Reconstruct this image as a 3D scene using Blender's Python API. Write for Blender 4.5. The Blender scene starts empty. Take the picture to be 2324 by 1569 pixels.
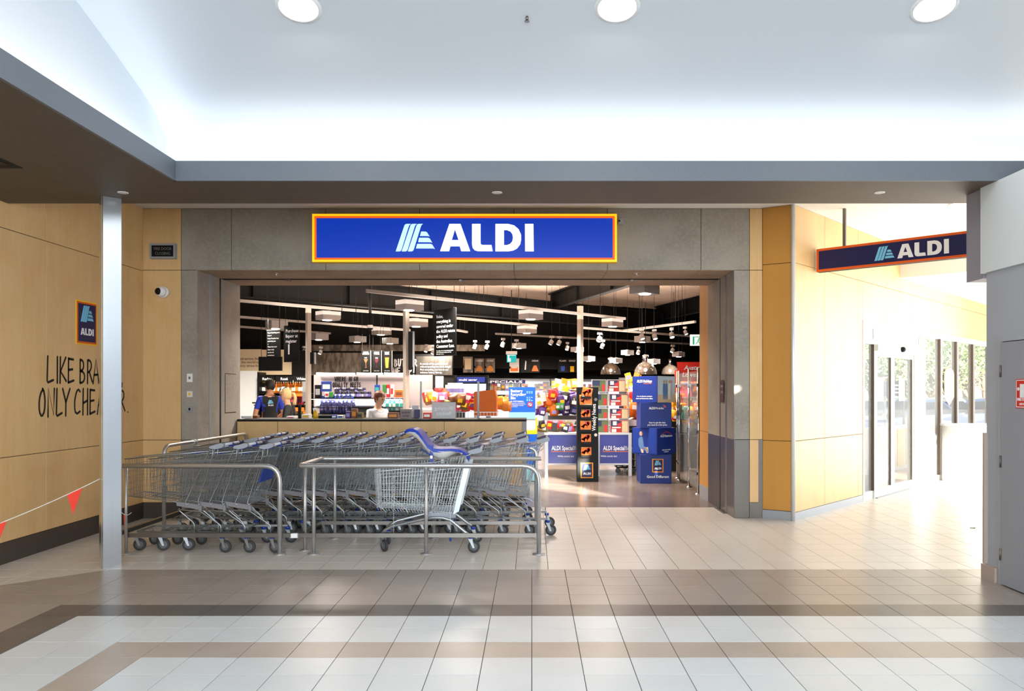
import bpy, bmesh, math, random
from mathutils import Vector, Matrix
random.seed(7)
SC = bpy.context.scene
COL = SC.collection
PI = math.pi
# ---------------------------------------------------------------- camera, world, sun, area lights, exposure
H, F, CX, CY = 1.637, 1804.0, 1207.0, 887.0       # eye height, focal length in px, principal point (2324 x 1569 frame)
cam_d = bpy.data.cameras.new('camera'); cam = bpy.data.objects.new('camera', cam_d); COL.objects.link(cam)
cam.location = (0, 0, H); cam.rotation_euler = (PI/2, 0, 0)
cam_d.sensor_width = 36; cam_d.lens = F/2324*36
cam_d.shift_x = -(CX-1162)/2324; cam_d.shift_y = (CY-784.5)/2324
cam_d.clip_start = 0.05; cam_d.clip_end = 300
SC.camera = cam
SC.view_settings.view_transform = 'Standard'; SC.view_settings.look = 'None'
SC.view_settings.gamma = 1; SC.view_settings.use_curve_mapping = False
SC.view_settings.exposure = 0.0
w = bpy.data.worlds.new('world'); SC.world = w; w.use_nodes = True
bg = w.node_tree.nodes['Background']; bg.inputs[0].default_value = (0.86, 0.93, 1.0, 1); bg.inputs[1].default_value = 1.2
SUN_DIR = Vector((-0.10, 1.0, -0.38))             # the way the sunlight travels
sd = bpy.data.lights.new('sun', 'SUN'); sd.energy = 52; sd.angle = math.radians(0.6); sd.color = (1, 0.95, 0.87)
so = bpy.data.objects.new('sun', sd); COL.objects.link(so)
so.rotation_euler = SUN_DIR.to_track_quat('-Z', 'Y').to_euler()
def area(name, loc, size, energy, color=(1,1,1), rot=(0,0,0), shape='RECTANGLE', spread=180):
    d = bpy.data.lights.new(name, 'AREA'); d.shape = shape; d.size = size[0]
    if shape in ('RECTANGLE', 'ELLIPSE'): d.size_y = size[1]
    d.energy = energy; d.color = color; d.spread = math.radians(spread)
    o = bpy.data.objects.new(name, d); COL.objects.link(o); o.location = loc; o.rotation_euler = rot
    return o
# added fill lights over and behind the camera
area('overhead_fill', (0.6, 0.6, 4.55), (7.0, 5.0), 205, (0.88, 0.95, 1.0))
area('concourse_fill', (0.5, -6.0, 2.4), (9.0, 3.6), 1150, (0.90, 0.96, 1.0), (PI/2, 0, 0))
# LED strips lying in the ceiling cove (they shine up)
area('cove_led', (1.6, 6.83, 3.50), (9.2, 0.08), 15, (0.93, 0.97, 1.0), (PI, 0, 0))
area('cove_led_side', (-3.10, 4.3, 3.50), (0.08, 4.8), 9, (0.93, 0.97, 1.0), (PI, 0, 0))
# daylight through the glazed right side of the exit corridor
area('corridor_daylight', (10.6, 11.6, 2.2), (6.5, 3.6), 470, (0.90, 0.96, 1.0), (PI/2, 0, math.radians(112)))
# shop lighting: rows of warm downlights
def lamp(loc, e, size=0.5, color=(1.0, 0.90, 0.79)):
    return area('shop_light', loc, (size, size), e*2.0, color, (0, 0, 0), 'DISK', 150)
for (x, y, e) in ((-3.5,13.2,60),(-1.2,13.6,60),(1.2,13.8,50),(-5.6,16.6,130),(-2.4,16.6,70),(0.4,16.8,80),(2.4,17.2,70),
                  (-4.2,19.6,80),(-1.2,20.2,90),(1.8,20.6,100),(4.2,21.5,100),(1.0,24.5,110),(4.6,26,110),(-2.6,22.6,80)):
    lamp((x, y, 3.12), e)
area('deck_fill', (-0.5, 18.5, 3.2), (9, 9), 900, (1.0, 0.86, 0.74), (PI, 0, 0))  # added upward fill that brightens the roof deck, not a fitting

# ---------------------------------------------------------------- helpers
def X(px, Y): return (px-CX)*Y/F
def Z(py, Y): return H-(py-CY)*Y/F
def P(px, py, Y): return Vector((X(px, Y), Y, Z(py, Y)))
def A(px, py, z):
    Y = (z-H)*F/(CY-py); return Vector((X(px, Y), Y, z))
def FL(px, py):
    Y = H*F/(py-CY); return Vector((X(px, Y), Y, 0))
def lin(c):
    c = c/255; return c/12.92 if c <= 0.04045 else ((c+0.055)/1.055)**2.4
def rgb(r, g, b): return (lin(r), lin(g), lin(b), 1)

MATS = {}
def mat(name, col, rough=0.5, metal=0.0, spec=0.5, emit=None, es=1.0, alpha=None, trans=0.0, ior=1.45, coat=0.0):
    m = bpy.data.materials.new(name); m.use_nodes = True; MATS[name] = m
    b = m.node_tree.nodes['Principled BSDF']; c = rgb(*col)
    b.inputs['Base Color'].default_value = c; b.inputs['Roughness'].default_value = rough
    b.inputs['Metallic'].default_value = metal; b.inputs['Specular IOR Level'].default_value = spec
    b.inputs['IOR'].default_value = ior; b.inputs['Transmission Weight'].default_value = trans
    b.inputs['Coat Weight'].default_value = coat
    if alpha is not None: b.inputs['Alpha'].default_value = alpha
    if emit is not None:
        b.inputs['Emission Color'].default_value = rgb(*emit); b.inputs['Emission Strength'].default_value = es
    m.diffuse_color = c
    return m
def nodes(m): return m.node_tree.nodes, m.node_tree.links, m.node_tree.nodes['Principled BSDF']
def noisy(m, layers, bump=0.0, bump_scale=80, coords='pos', rough_var=0.0):
    """mix noise layers into the base colour: (scale xyz, detail, colour, lo, hi, amount)"""
    N, L, b = nodes(m)
    if coords == 'pos': src = N.new('ShaderNodeNewGeometry').outputs['Position']
    else: src = N.new('ShaderNodeTexCoord').outputs['Object']
    cur = None
    for (sc, det, col, lo, hi, amt) in layers:
        mp = N.new('ShaderNodeMapping'); L.new(src, mp.inputs[0]); mp.inputs['Scale'].default_value = sc
        n = N.new('ShaderNodeTexNoise'); n.inputs['Scale'].default_value = 1.0; n.inputs['Detail'].default_value = det
        L.new(mp.outputs[0], n.inputs['Vector'])
        r = N.new('ShaderNodeMapRange'); r.inputs['From Min'].default_value = lo; r.inputs['From Max'].default_value = hi
        r.inputs['To Max'].default_value = amt
        L.new(n.outputs['Fac'], r.inputs['Value'])
        mx = N.new('ShaderNodeMix'); mx.data_type = 'RGBA'
        L.new(r.outputs[0], mx.inputs['Factor'])
        if cur is None: mx.inputs['A'].default_value = b.inputs['Base Color'].default_value
        else: L.new(cur, mx.inputs['A'])
        mx.inputs['B'].default_value = rgb(*col)
        cur = mx.outputs['Result']
        last = n
    if cur is not None: L.new(cur, b.inputs['Base Color'])
    if bump:
        n = N.new('ShaderNodeTexNoise'); n.inputs['Scale'].default_value = bump_scale; n.inputs['Detail'].default_value = 4
        L.new(src, n.inputs['Vector'])
        bp = N.new('ShaderNodeBump'); bp.inputs['Strength'].default_value = bump; bp.inputs['Distance'].default_value = 0.002
        L.new(n.outputs['Fac'], bp.inputs['Height']); L.new(bp.outputs[0], b.inputs['Normal'])
    if rough_var:
        n = N.new('ShaderNodeTexNoise'); n.inputs['Scale'].default_value = 3; n.inputs['Detail'].default_value = 5
        L.new(src, n.inputs['Vector'])
        r = N.new('ShaderNodeMapRange'); base = b.inputs['Roughness'].default_value
        r.inputs['To Min'].default_value = max(0, base-rough_var); r.inputs['To Max'].default_value = base+rough_var
        L.new(n.outputs['Fac'], r.inputs['Value']); L.new(r.outputs[0], b.inputs['Roughness'])
    return m
def per_object(m, amount=0.06):
    """each object a slightly different brightness"""
    N, L, b = nodes(m)
    oi = N.new('ShaderNodeObjectInfo'); r = N.new('ShaderNodeMapRange')
    r.inputs['To Min'].default_value = 1-amount; r.inputs['To Max'].default_value = 1+amount
    L.new(oi.outputs['Random'], r.inputs['Value'])
    hs = N.new('ShaderNodeHueSaturation'); L.new(r.outputs[0], hs.inputs['Value'])
    src = b.inputs['Base Color'].links[0].from_socket if b.inputs['Base Color'].links else None
    if src: L.new(src, hs.inputs['Color'])
    else: hs.inputs['Color'].default_value = b.inputs['Base Color'].default_value
    L.new(hs.outputs[0], b.inputs['Base Color'])
    return m
def brushed(m, vert=True):
    N, L, b = nodes(m)
    g = N.new('ShaderNodeNewGeometry'); mp = N.new('ShaderNodeMapping'); L.new(g.outputs['Position'], mp.inputs[0])
    mp.inputs['Scale'].default_value = (90, 90, 1.2) if vert else (3, 3, 160)
    n = N.new('ShaderNodeTexNoise'); n.inputs['Scale'].default_value = 1; n.inputs['Detail'].default_value = 3
    L.new(mp.outputs[0], n.inputs['Vector'])
    r = N.new('ShaderNodeMapRange'); r.inputs['To Min'].default_value = b.inputs['Roughness'].default_value-0.08
    r.inputs['To Max'].default_value = b.inputs['Roughness'].default_value+0.12
    L.new(n.outputs['Fac'], r.inputs['Value']); L.new(r.outputs[0], b.inputs['Roughness'])
    return m

mat('ceiling_white', (219, 226, 233), 0.85); mat('ceiling_flat', (228, 226, 222), 0.85)
noisy(mat('soffit_brown', (88, 80, 72), 0.6), [((6,6,6), 4, (80,72,64), .35, .7, .5)])
noisy(mat('fascia_grey', (100, 107, 116), 0.5), [((90,90,90), 3, (92,99,108), .4, .7, .5)])
noisy(mat('plywood', (222, 186, 132), 0.45), [((5,5,0.5), 5, (210,170,113), .35, .75, .55), ((30,30,4), 4, (229,196,145), .45, .8, .5), ((3,3,3), 3, (208,160,98), .5, .8, .4)], 0.05, 120)
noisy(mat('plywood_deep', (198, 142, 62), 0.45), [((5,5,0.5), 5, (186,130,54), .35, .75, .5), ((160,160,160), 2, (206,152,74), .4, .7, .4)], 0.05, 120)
noisy(mat('concrete', (160, 154, 144), 0.7), [((2.2,2.2,2.2), 6, (140,134,125), .4, .65, .8), ((25,25,25), 4, (170,164,153), .45, .75, .6), ((70,70,70), 2, (112,106,97), .68, .76, .8)], 0.15, 90)
noisy(mat('concrete_soffit', (168, 146, 122), 0.7), [((2.2,2.2,2.2), 6, (150,130,108), .4, .65, .7), ((25,25,25), 4, (176,156,134), .45, .75, .5)], 0.1, 90)
mat('dark_joint', (40, 34, 28), 0.8); mat('grout', (92, 86, 80), 0.9)
brushed(mat('steel', (186, 186, 188), 0.30, 1.0)); noisy(mat('steel_pillar', (226, 230, 234), 0.22, 0.95), [((120,120,1.5), 3, (214,218,224), .4, .7, .5)])
brushed(mat('steel_dark', (128, 124, 120), 0.32, 1.0)); mat('tube_steel', (190, 190, 190), 0.34, 0.75); mat('wire_shaded', (142, 146, 150), 0.4, 0.85); mat('guard_light', (226, 228, 232), 0.35, 0.4)
mat('galv', (172, 178, 182), 0.34, 0.9); mat('galv_dark', (128, 130, 132), 0.45, 0.8); mat('chrome', (222, 222, 224), 0.10, 1.0)
noisy(mat('skirting_dark', (72, 62, 55), 0.55), [((8,8,30), 3, (62,54,48), .4, .7, .6)])
mat('skirting_grey', (160, 164, 170), 0.45, 0.3); mat('trim_white', (206, 205, 200), 0.5); mat('door_white', (190, 186, 176), 0.45)
noisy(mat('wall_grey', (172, 176, 182), 0.65), [((200,200,200), 2, (164,168,174), .4, .7, .5)]); mat('door_grey', (150, 154, 160), 0.5)
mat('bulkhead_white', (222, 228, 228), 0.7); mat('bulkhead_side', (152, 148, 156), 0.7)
mat('beige_skirt', (176, 160, 148), 0.6)
for nm, c, c2, dk in (('tile_beige', (207,201,193), (199,192,183), (186,178,170)), ('tile_taupe', (156,147,139), (147,137,129), (114,105,99)),
                  ('tile_dark', (94,90,88), (86,82,80), (70,66,64)), ('tile_white', (205,209,210), (198,202,203), (188,190,190)),
                  ('tile_speckle', (178,166,154), (166,154,142), (130,118,110))):
    per_object(noisy(mat(nm, c, 0.32, 0, 0.45), [((2.5,2.5,2.5), 4, c2, .35, .7, .7), ((240,240,240), 2, dk, .52, .66, .7)], 0, 60, 'pos', 0.06), 0.035)
noisy(mat('vinyl', (122, 108, 98), 0.24), [((2.0,5.0,1), 5, (104,90,82), .4, .65, .8), ((12,40,1), 4, (134,120,110), .5, .75, .5)], 0, 60, 'pos', 0.08)
mat('black', (9, 9, 9), 0.5, spec=.25); mat('black_matt', (12, 12, 12), 0.9); mat('charcoal', (30, 29, 28), 0.7, spec=.3); mat('dark_void', (15, 14, 14), 0.95)
mat('white', (240, 240, 240), 0.5); mat('offwhite', (226, 224, 218), 0.5); mat('grey', (150, 152, 156), 0.5); mat('lightgrey', (198, 200, 204), 0.5)
mat('midgrey', (110, 112, 116), 0.5); mat('rubber', (58, 58, 60), 0.7); mat('rubber_hub', (96, 98, 102), 0.5)
mat('blue_plastic', (24, 60, 158), 0.35); mat('blue_seat', (20, 58, 172), 0.42); mat('cap_grey', (150, 156, 166), 0.45); mat('bar_white', (208, 210, 216), 0.35)
mat('brand_blue', (18, 42, 140), 0.5); mat('brand_navy', (16, 18, 74), 0.5); mat('orange', (226, 92, 14), 0.5); mat('yellow', (250, 196, 30), 0.5); mat('red', (214, 40, 24), 0.5)
mat('ink', (24, 20, 16), 0.8); mat('cyan_logo', (120, 196, 232), 0.5)
mat('sign_blue', (0, 34, 120), 0.4, emit=(0, 54, 180), es=0.85); mat('sign_letter', (238, 240, 250), 0.4, emit=(236, 238, 250), es=0.85)
mat('sign_emblem', (196, 236, 252), 0.4, emit=(190, 234, 252), es=0.85); mat('sign_yellow', (255, 200, 20), 0.4, emit=(255, 196, 10), es=0.8); mat('sign_orange', (238, 90, 16), 0.4, emit=(246, 92, 10), es=0.8)
mat('glass', (255, 255, 255), 0.02, 0, 0.5, trans=1.0, ior=1.06); 
mat('lamp_disc', (255, 255, 255), 0.5, emit=(255, 246, 232), es=14); mat('lamp_soft', (255, 255, 255), 0.5, emit=(255, 250, 242), es=5)
mat('lamp_house', (176, 172, 170), 0.5); mat('rail_grey', (170, 163, 156), 0.5)
mat('led', (255, 255, 255), 0.5, emit=(240, 248, 255), es=3)
mat('flag_red', (240, 62, 40), 0.6)

class MB:
    def __init__(s): s.v = []; s.f = []; s.m = []; s.s = []
    def add(s, vs, fs, mi=0, sm=False, M=None):
        o = len(s.v)
        if M is not None: vs = [tuple(M @ Vector(p)) for p in vs]
        s.v += [tuple(p) for p in vs]; s.f += [tuple(i+o for i in f) for f in fs]
        s.m += [mi]*len(fs); s.s += [sm]*len(fs); return s
    def box(s, a, b, mi=0, M=None):
        x0,y0,z0 = [min(p,q) for p,q in zip(a,b)]; x1,y1,z1 = [max(p,q) for p,q in zip(a,b)]
        vs = [(x0,y0,z0),(x1,y0,z0),(x1,y1,z0),(x0,y1,z0),(x0,y0,z1),(x1,y0,z1),(x1,y1,z1),(x0,y1,z1)]
        return s.add(vs, [(0,3,2,1),(4,5,6,7),(0,1,5,4),(1,2,6,5),(2,3,7,6),(3,0,4,7)], mi, False, M)
    def cbox(s, a, b, c=0.004, mi=0, M=None):
        """box whose -y face edges are chamfered (a panel proud of its wall)"""
        x0,y0,z0 = [min(p,q) for p,q in zip(a,b)]; x1,y1,z1 = [max(p,q) for p,q in zip(a,b)]
        vs = [(x0,y1,z0),(x1,y1,z0),(x1,y1,z1),(x0,y1,z1),(x0,y0+c,z0),(x1,y0+c,z0),(x1,y0+c,z1),(x0,y0+c,z1),
              (x0+c,y0,z0+c),(x1-c,y0,z0+c),(x1-c,y0,z1-c),(x0+c,y0,z1-c)]
        fs = [(0,3,2,1),(8,9,10,11)]+[(i,(i+1)%4,4+(i+1)%4,4+i) for i in range(4)]+[(4+i,4+(i+1)%4,8+(i+1)%4,8+i) for i in range(4)]
        return s.add(vs, fs, mi, False, M)
    def cyl(s, p0, p1, r0, r1=None, n=12, mi=0, caps=True, sm=True):
        p0, p1 = Vector(p0), Vector(p1); r1 = r0 if r1 is None else r1
        d = (p1-p0).normalized(); u = d.orthogonal().normalized(); w_ = d.cross(u)
        vs = []
        for p, r in ((p0,r0),(p1,r1)):
            for i in range(n):
                a = 2*PI*i/n; vs.append(p+(u*math.cos(a)+w_*math.sin(a))*r)
        s.add(vs, [(i,(i+1)%n,n+(i+1)%n,n+i) for i in range(n)], mi, sm)
        if caps:
            o = len(s.v)-2*n
            s.f += [tuple(o+i for i in range(n-1,-1,-1)), tuple(o+n+i for i in range(n))]; s.m += [mi,mi]; s.s += [False,False]
        return s
    def tube(s, pts, r, n=6, mi=0, caps=True, closed=False, flat=None):
        pts = [Vector(p) for p in pts]; k = len(pts)
        T = []
        for i in range(k):
            a = pts[i-1] if (i > 0 or closed) else None; b = pts[(i+1)%k] if (i < k-1 or closed) else None
            t = Vector((0,0,0))
            if a is not None: t += (pts[i]-a).normalized()
            if b is not None: t += (b-pts[i]).normalized()
            T.append(t.normalized())
        ref = Vector((0,0,1)) if abs(T[0].z) < 0.9 else Vector((0,1,0))
        u = (ref-T[0]*ref.dot(T[0])).normalized(); vs = []
        for i in range(k):
            u = (u-T[i]*u.dot(T[i])).normalized(); w_ = T[i].cross(u)
            sc = 1.0
            if 0 < i < k-1 or closed:
                c = (pts[i]-pts[i-1]).normalized().dot(T[i]); sc = 1/max(c, .5)
            for j in range(n):
                a = 2*PI*j/n+PI/n
                vs.append(pts[i]+u*math.cos(a)*r*(flat or 1)+w_*math.sin(a)*r*(1 if sc < 1.001 else sc))
        fs = []
        for i in range(k if closed else k-1):
            for j in range(n):
                a, b = i*n, ((i+1)%k)*n
                fs.append((a+j, a+(j+1)%n, b+(j+1)%n, b+j))
        s.add(vs, fs, mi, n > 4)
        if caps and not closed:
            o = len(s.v)-len(vs)
            s.f += [tuple(o+j for j in range(n-1,-1,-1)), tuple(o+(k-1)*n+j for j in range(n))]; s.m += [mi,mi]; s.s += [False,False]
        return s
    def lathe(s, prof, c=(0,0,0), n=20, mi=0, M=None):
        vs = []
        for (r, z) in prof:
            for i in range(n):
                a = 2*PI*i/n; vs.append((c[0]+r*math.cos(a), c[1]+r*math.sin(a), c[2]+z))
        fs = [(k*n+i, k*n+(i+1)%n, (k+1)*n+(i+1)%n, (k+1)*n+i) for k in range(len(prof)-1) for i in range(n)]
        return s.add(vs, fs, mi, True, M)
    def prism(s, poly, z0, z1, mi=0, M=None):
        n = len(poly); ar = sum(poly[i][0]*poly[(i+1)%n][1]-poly[(i+1)%n][0]*poly[i][1] for i in range(n))
        if ar < 0: poly = poly[::-1]
        vs = [(x,y,z0) for x,y in poly]+[(x,y,z1) for x,y in poly]
        fs = [tuple(range(n-1,-1,-1)), tuple(range(n,2*n))]+[(i,(i+1)%n,n+(i+1)%n,n+i) for i in range(n)]
        return s.add(vs, fs, mi, False, M)
    def sphere(s, c, r, n=12, m=8, mi=0, sc=(1,1,1), M=None):
        vs = [(c[0],c[1],c[2]-r*sc[2])]
        for k in range(1, m):
            t = PI*k/m-PI/2
            for i in range(n):
                a = 2*PI*i/n; vs.append((c[0]+r*sc[0]*math.cos(t)*math.cos(a), c[1]+r*sc[1]*math.cos(t)*math.sin(a), c[2]+r*sc[2]*math.sin(t)))
        vs.append((c[0],c[1],c[2]+r*sc[2])); fs = [(0,1+(i+1)%n,1+i) for i in range(n)]
        for k in range(m-2):
            for i in range(n): fs.append((1+k*n+i,1+k*n+(i+1)%n,1+(k+1)*n+(i+1)%n,1+(k+1)*n+i))
        e = len(vs)-1; o = 1+(m-2)*n; fs += [(e,o+i,o+(i+1)%n) for i in range(n)]
        return s.add(vs, fs, mi, True, M)
    def mesh(s, name, mats):
        me = bpy.data.meshes.new(name); me.from_pydata(s.v, [], s.f)
        for m in ([mats] if isinstance(mats, str) else mats): me.materials.append(MATS[m])
        me.polygons.foreach_set('material_index', s.m); me.polygons.foreach_set('use_smooth', s.s); me.update()
        return me
    def build(s, name, mats, parent=None, loc=None, rz=0):
        return put(name, s.mesh(name, mats), parent, loc, rz)
def put(name, me, parent=None, loc=None, rz=0):
    o = bpy.data.objects.new(name, me); COL.objects.link(o)
    if parent is not None: o.parent = parent
    if loc is not None: o.location = loc
    if rz: o.rotation_euler = (0,0,rz)
    return o
def tag(o, label=None, cat=None, group=None, kind=None):
    for k, v in (('label',label),('category',cat),('group',group),('kind',kind)):
        if v: o[k] = v
    return o
def thing(name, label, cat, loc=(0,0,0), rz=0, group=None, kind=None):
    o = bpy.data.objects.new(name, None); COL.objects.link(o); o.location = loc; o.rotation_euler = (0,0,rz); o.empty_display_size = .1
    return tag(o, label, cat, group, kind)
KIDS = {}
def copy_tree(root, parent=None):
    c = root.copy(); COL.objects.link(c)
    if parent is not None: c.parent = parent
    for ch in KIDS.setdefault(root.name, list(root.children)): copy_tree(ch, c)
    return c
# flat outlines with holes, and lettering, as meshes
_CM = {}
def outline(polys, depth, key=None):
    if key and key in _CM: return _CM[key]
    cu = bpy.data.curves.new('outline', 'CURVE'); cu.dimensions = '2D'; cu.fill_mode = 'BOTH'; cu.extrude = depth/2
    for p in polys:
        sp = cu.splines.new('POLY'); sp.points.add(len(p)-1); sp.use_cyclic_u = True
        for i, (x, y) in enumerate(p): sp.points[i].co = (x, y, 0, 1)
    ob = bpy.data.objects.new('outline', cu); me = ob.to_mesh()
    r = ([tuple(v.co) for v in me.vertices], [tuple(p.vertices) for p in me.polygons])
    ob.to_mesh_clear(); bpy.data.objects.remove(ob); bpy.data.curves.remove(cu)
    if key: _CM[key] = r
    return r
def lettering(txt, size=1.0, bold=0.0, align='LEFT', depth=0.002, shear=0.0, spacing=1.0, line=1.0):
    key = (txt, bold, align, depth/size, shear, spacing, line)
    if key not in _CM:
        cu = bpy.data.curves.new('lettering', 'FONT'); cu.body = txt; cu.size = 1; cu.align_x = align; cu.offset = bold; cu.extrude = depth/size/2
        cu.shear = shear; cu.space_character = spacing; cu.space_line = line; cu.resolution_u = 2
        ob = bpy.data.objects.new('lettering', cu); me = ob.to_mesh()
        _CM[key] = ([tuple(v.co) for v in me.vertices], [tuple(p.vertices) for p in me.polygons])
        ob.to_mesh_clear(); bpy.data.objects.remove(ob); bpy.data.curves.remove(cu)
    vs, fs = _CM[key]
    return [(x*size, y*size, z*size) for x, y, z in vs], fs
RX = Matrix.Rotation(PI/2, 4, 'X')                  # text plane -> faces -y
def T_(x, y, z): return Matrix.Translation((x, y, z))
def RZ(a): return Matrix.Rotation(a, 4, 'Z')
def words(mb, txt, x, y, z, size, mi=0, bold=0.0, align='LEFT', rz=0, fit=None, M=None, **k):
    vs, fs = lettering(txt, size, bold, align, **k)
    if not vs: return
    S = Matrix.Identity(4)
    if fit:
        xs = [p[0] for p in vs]; wd = max(xs)-min(xs); S = Matrix.Diagonal((fit/wd, 1, 1, 1))
    MM = T_(x, y, z) @ RZ(rz) @ RX @ S
    mb.add(vs, fs, mi, False, MM if M is None else M @ MM)
# the emblem and four letters of the shop's logo, traced in its own units (y up, cap height 390)
def _fl(ps): return [(x-177, 572-y) for x, y in ps]
_st = [(177,572),(230,572),(248,564),(260,545),(362,215),(372,195),(392,180),(332,180),(312,188),(300,205)]
EMBLEM = [_fl([(x+d, y) for x, y in _st]) for d in (0, 86, 173)]+[
    _fl([(540,290),(600,290),(622,300),(660,362),(640,353),(522,352)]), _fl([(510,378),(640,378),(662,390),(697,450),(677,441),(495,440)]),
    _fl([(483,465),(675,465),(698,476),(735,540),(715,530),(465,530)])]
LOGO = [_fl([(808,570),(940,180),(1100,180),(1238,570),(1108,570),(1088,500),(955,500),(938,570)]), _fl([(975,410),(1020,262),(1070,410)]),
    _fl([(1262,180),(1385,180),(1385,455),(1392,472),(1410,480),(1540,480),(1558,570),(1350,570),(1300,556),(1272,522),(1262,470)]),
    _fl([(1595,180),(1775,180),(1860,200),(1925,255),(1960,330),(1963,400),(1950,470),(1905,530),(1850,560),(1780,572),(1595,572)]),
    _fl([(1718,270),(1760,270),(1810,290),(1838,330),(1845,380),(1835,430),(1805,465),(1760,482),(1718,482)]),
    _fl([(2015,180),(2137,180),(2142,572),(2018,572)])]
def emblem(mb, M, s, mi): vs, fs = outline(EMBLEM, 8, 'emblem'); mb.add(vs, fs, mi, False, M @ Matrix.Scale(s, 4))
def logo(mb, M, s, mi): vs, fs = outline(LOGO, 8, 'logo'); mb.add(vs, fs, mi, False, M @ Matrix.Scale(s, 4) @ T_(-631,0,0))
def badge(parent, M, wd, ht, th=0.006, lit=False):
    """the shop's square badge (orange frame, blue field, emblem over the letters) as parts of parent; M maps its centre plane to parent space, facing -y"""
    a = MB(); a.box((-wd/2,-th,-ht/2),(wd/2,0,ht/2),0,M); a.box((-wd*.46,-th*1.3,-ht*.47),(wd*.46,-th,ht*.47),1,M); a.build('badge_frame', ['yellow','orange'], parent)
    a = MB(); a.box((-wd*.41,-th*1.6,-ht*.43),(wd*.41,-th*1.3,ht*.43),0,M); a.build('badge_field', 'brand_navy', parent)
    k = wd*.62/558; a = MB(); emblem(a, M @ T_(-wd*.31,-th*1.8,ht*.02) @ RX, k, 0); a.build('emblem', 'cyan_logo', parent)
    k = wd*.62/1334; a = MB(); logo(a, M @ T_(-wd*.31,-th*1.8,-ht*.28) @ RX, k, 0); a.build('lettering', 'white', parent)
# brush lettering: strokes in a unit cell (x 0..1, y 0..1)
STROKE = {'L':[[(.12,1),(.05,.08),(.12,.02),(.75,.12)]], 'I':[[(.15,1),(.1,0)]], 'K':[[(.12,1),(.08,0)],[(.75,1),(.14,.45),(.8,.08)]],
 'E':[[(.12,.98),(.08,.02)],[(.12,.95),(.75,.93)],[(.1,.52),(.65,.55)],[(.08,.03),(.8,.12)]], 'B':[[(.12,.95),(.1,.02)],[(.12,.95),(.5,.9),(.6,.72),(.48,.55),(.14,.5)],[(.14,.5),(.6,.45),(.75,.25),(.55,.06),(.1,.02)]],
 'R':[[(.12,.95),(.08,0)],[(.12,.95),(.55,.92),(.7,.72),(.5,.52),(.12,.45)],[(.35,.48),(.8,.08)]], 'A':[[(.02,0),(.42,1),(.8,.02)],[(.14,.36),(.7,.38)]],
 'N':[[(.08,0),(.12,1),(.7,.05),(.78,1)]], 'D':[[(.12,1),(.08,.02)],[(.12,.98),(.6,.85),(.8,.5),(.6,.12),(.08,.02)]], 'S':[[(.72,.9),(.4,.98),(.15,.78),(.3,.55),(.65,.4),(.68,.14),(.38,0),(.05,.12)]],
 'O':[[(.5,.97),(.2,.8),(.06,.4),(.22,.05),(.55,.06),(.75,.45),(.65,.85),(.45,1)]], 'Y':[[(.05,1),(.4,.5)],[(.85,1),(.4,.5),(.38,0)]], 'C':[[(.75,.88),(.5,1),(.2,.75),(.08,.35),(.25,.03),(.75,.15)]],
 'H':[[(.12,1),(.06,0)],[(.72,1),(.7,0)],[(.1,.45),(.7,.55)]], 'P':[[(.12,.98),(.08,0)],[(.12,.95),(.6,.9),(.7,.68),(.5,.48),(.12,.45)]], 'W':[[(.03,1),(.2,0),(.45,.7),(.65,0),(.9,1)]],
 'G':[[(.75,.88),(.5,1),(.2,.75),(.08,.35),(.25,.03),(.7,.12),(.72,.48),(.45,.46)]], 'Q':[[(.5,.97),(.2,.8),(.06,.4),(.22,.05),(.55,.06),(.75,.45),(.65,.85),(.45,1)],[(.45,.2),(.85,-.05)]],
 'U':[[(.1,1),(.06,.3),(.3,0),(.62,.15),(.75,1)]], 'M':[[(.04,0),(.16,1),(.45,.35),(.76,1),(.84,0)]], 'T':[[(.02,.94),(.82,1)],[(.42,.97),(.4,0)]], 'F':[[(.12,.98),(.08,0)],[(.12,.95),(.75,.95)],[(.1,.52),(.6,.55)]],
 '!':[[(.3,1),(.22,.32)],[(.2,.05),(.21,.03)]], '.':[[(.15,.03),(.2,.02)]], ',':[[(.2,.06),(.1,-.12)]]}
def brush(mb, ch, M, w, h, r, mi=0):
    for st in STROKE.get(ch, []):
        pts = [Vector((x*w, 0, y*h)) for x, y in st]
        if len(pts) > 2 and ch in 'OCGQSUDBPR':
            q = [pts[0]]
            for a, b in zip(pts, pts[1:]): q += [a.lerp(b, .3), a.lerp(b, .7)]
            q.append(pts[-1]); pts = q
        n = len(pts); L_, R_ = [], []
        for i, p in enumerate(pts):
            d = (pts[min(i+1,n-1)]-pts[max(i-1,0)]).normalized(); nn = Vector((-d.z, 0, d.x))*r
            L_.append(p+nn); R_.append(p-nn)
        d0 = (pts[0]-pts[1]).normalized()*r*.9; d1 = (pts[-1]-pts[-2]).normalized()*r*.9
        pl = [pts[0]+d0]+L_+[pts[-1]+d1]+R_[::-1]; k = len(pl)
        vs = [(p.x, 0, p.z) for p in pl]; fs = [(0, 1, k-1)]
        for i in range(1, n): fs.append((i, i+1, k-1-i, k-i))
        fs.append((n, n+1, n+2))
        fs = [f[::-1] for f in fs]
        mb.add(vs, fs, mi, False, M)
        mb.add([(x, .002, z) for x, y, z in vs], [f[::-1] for f in fs], mi, False, M)
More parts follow.
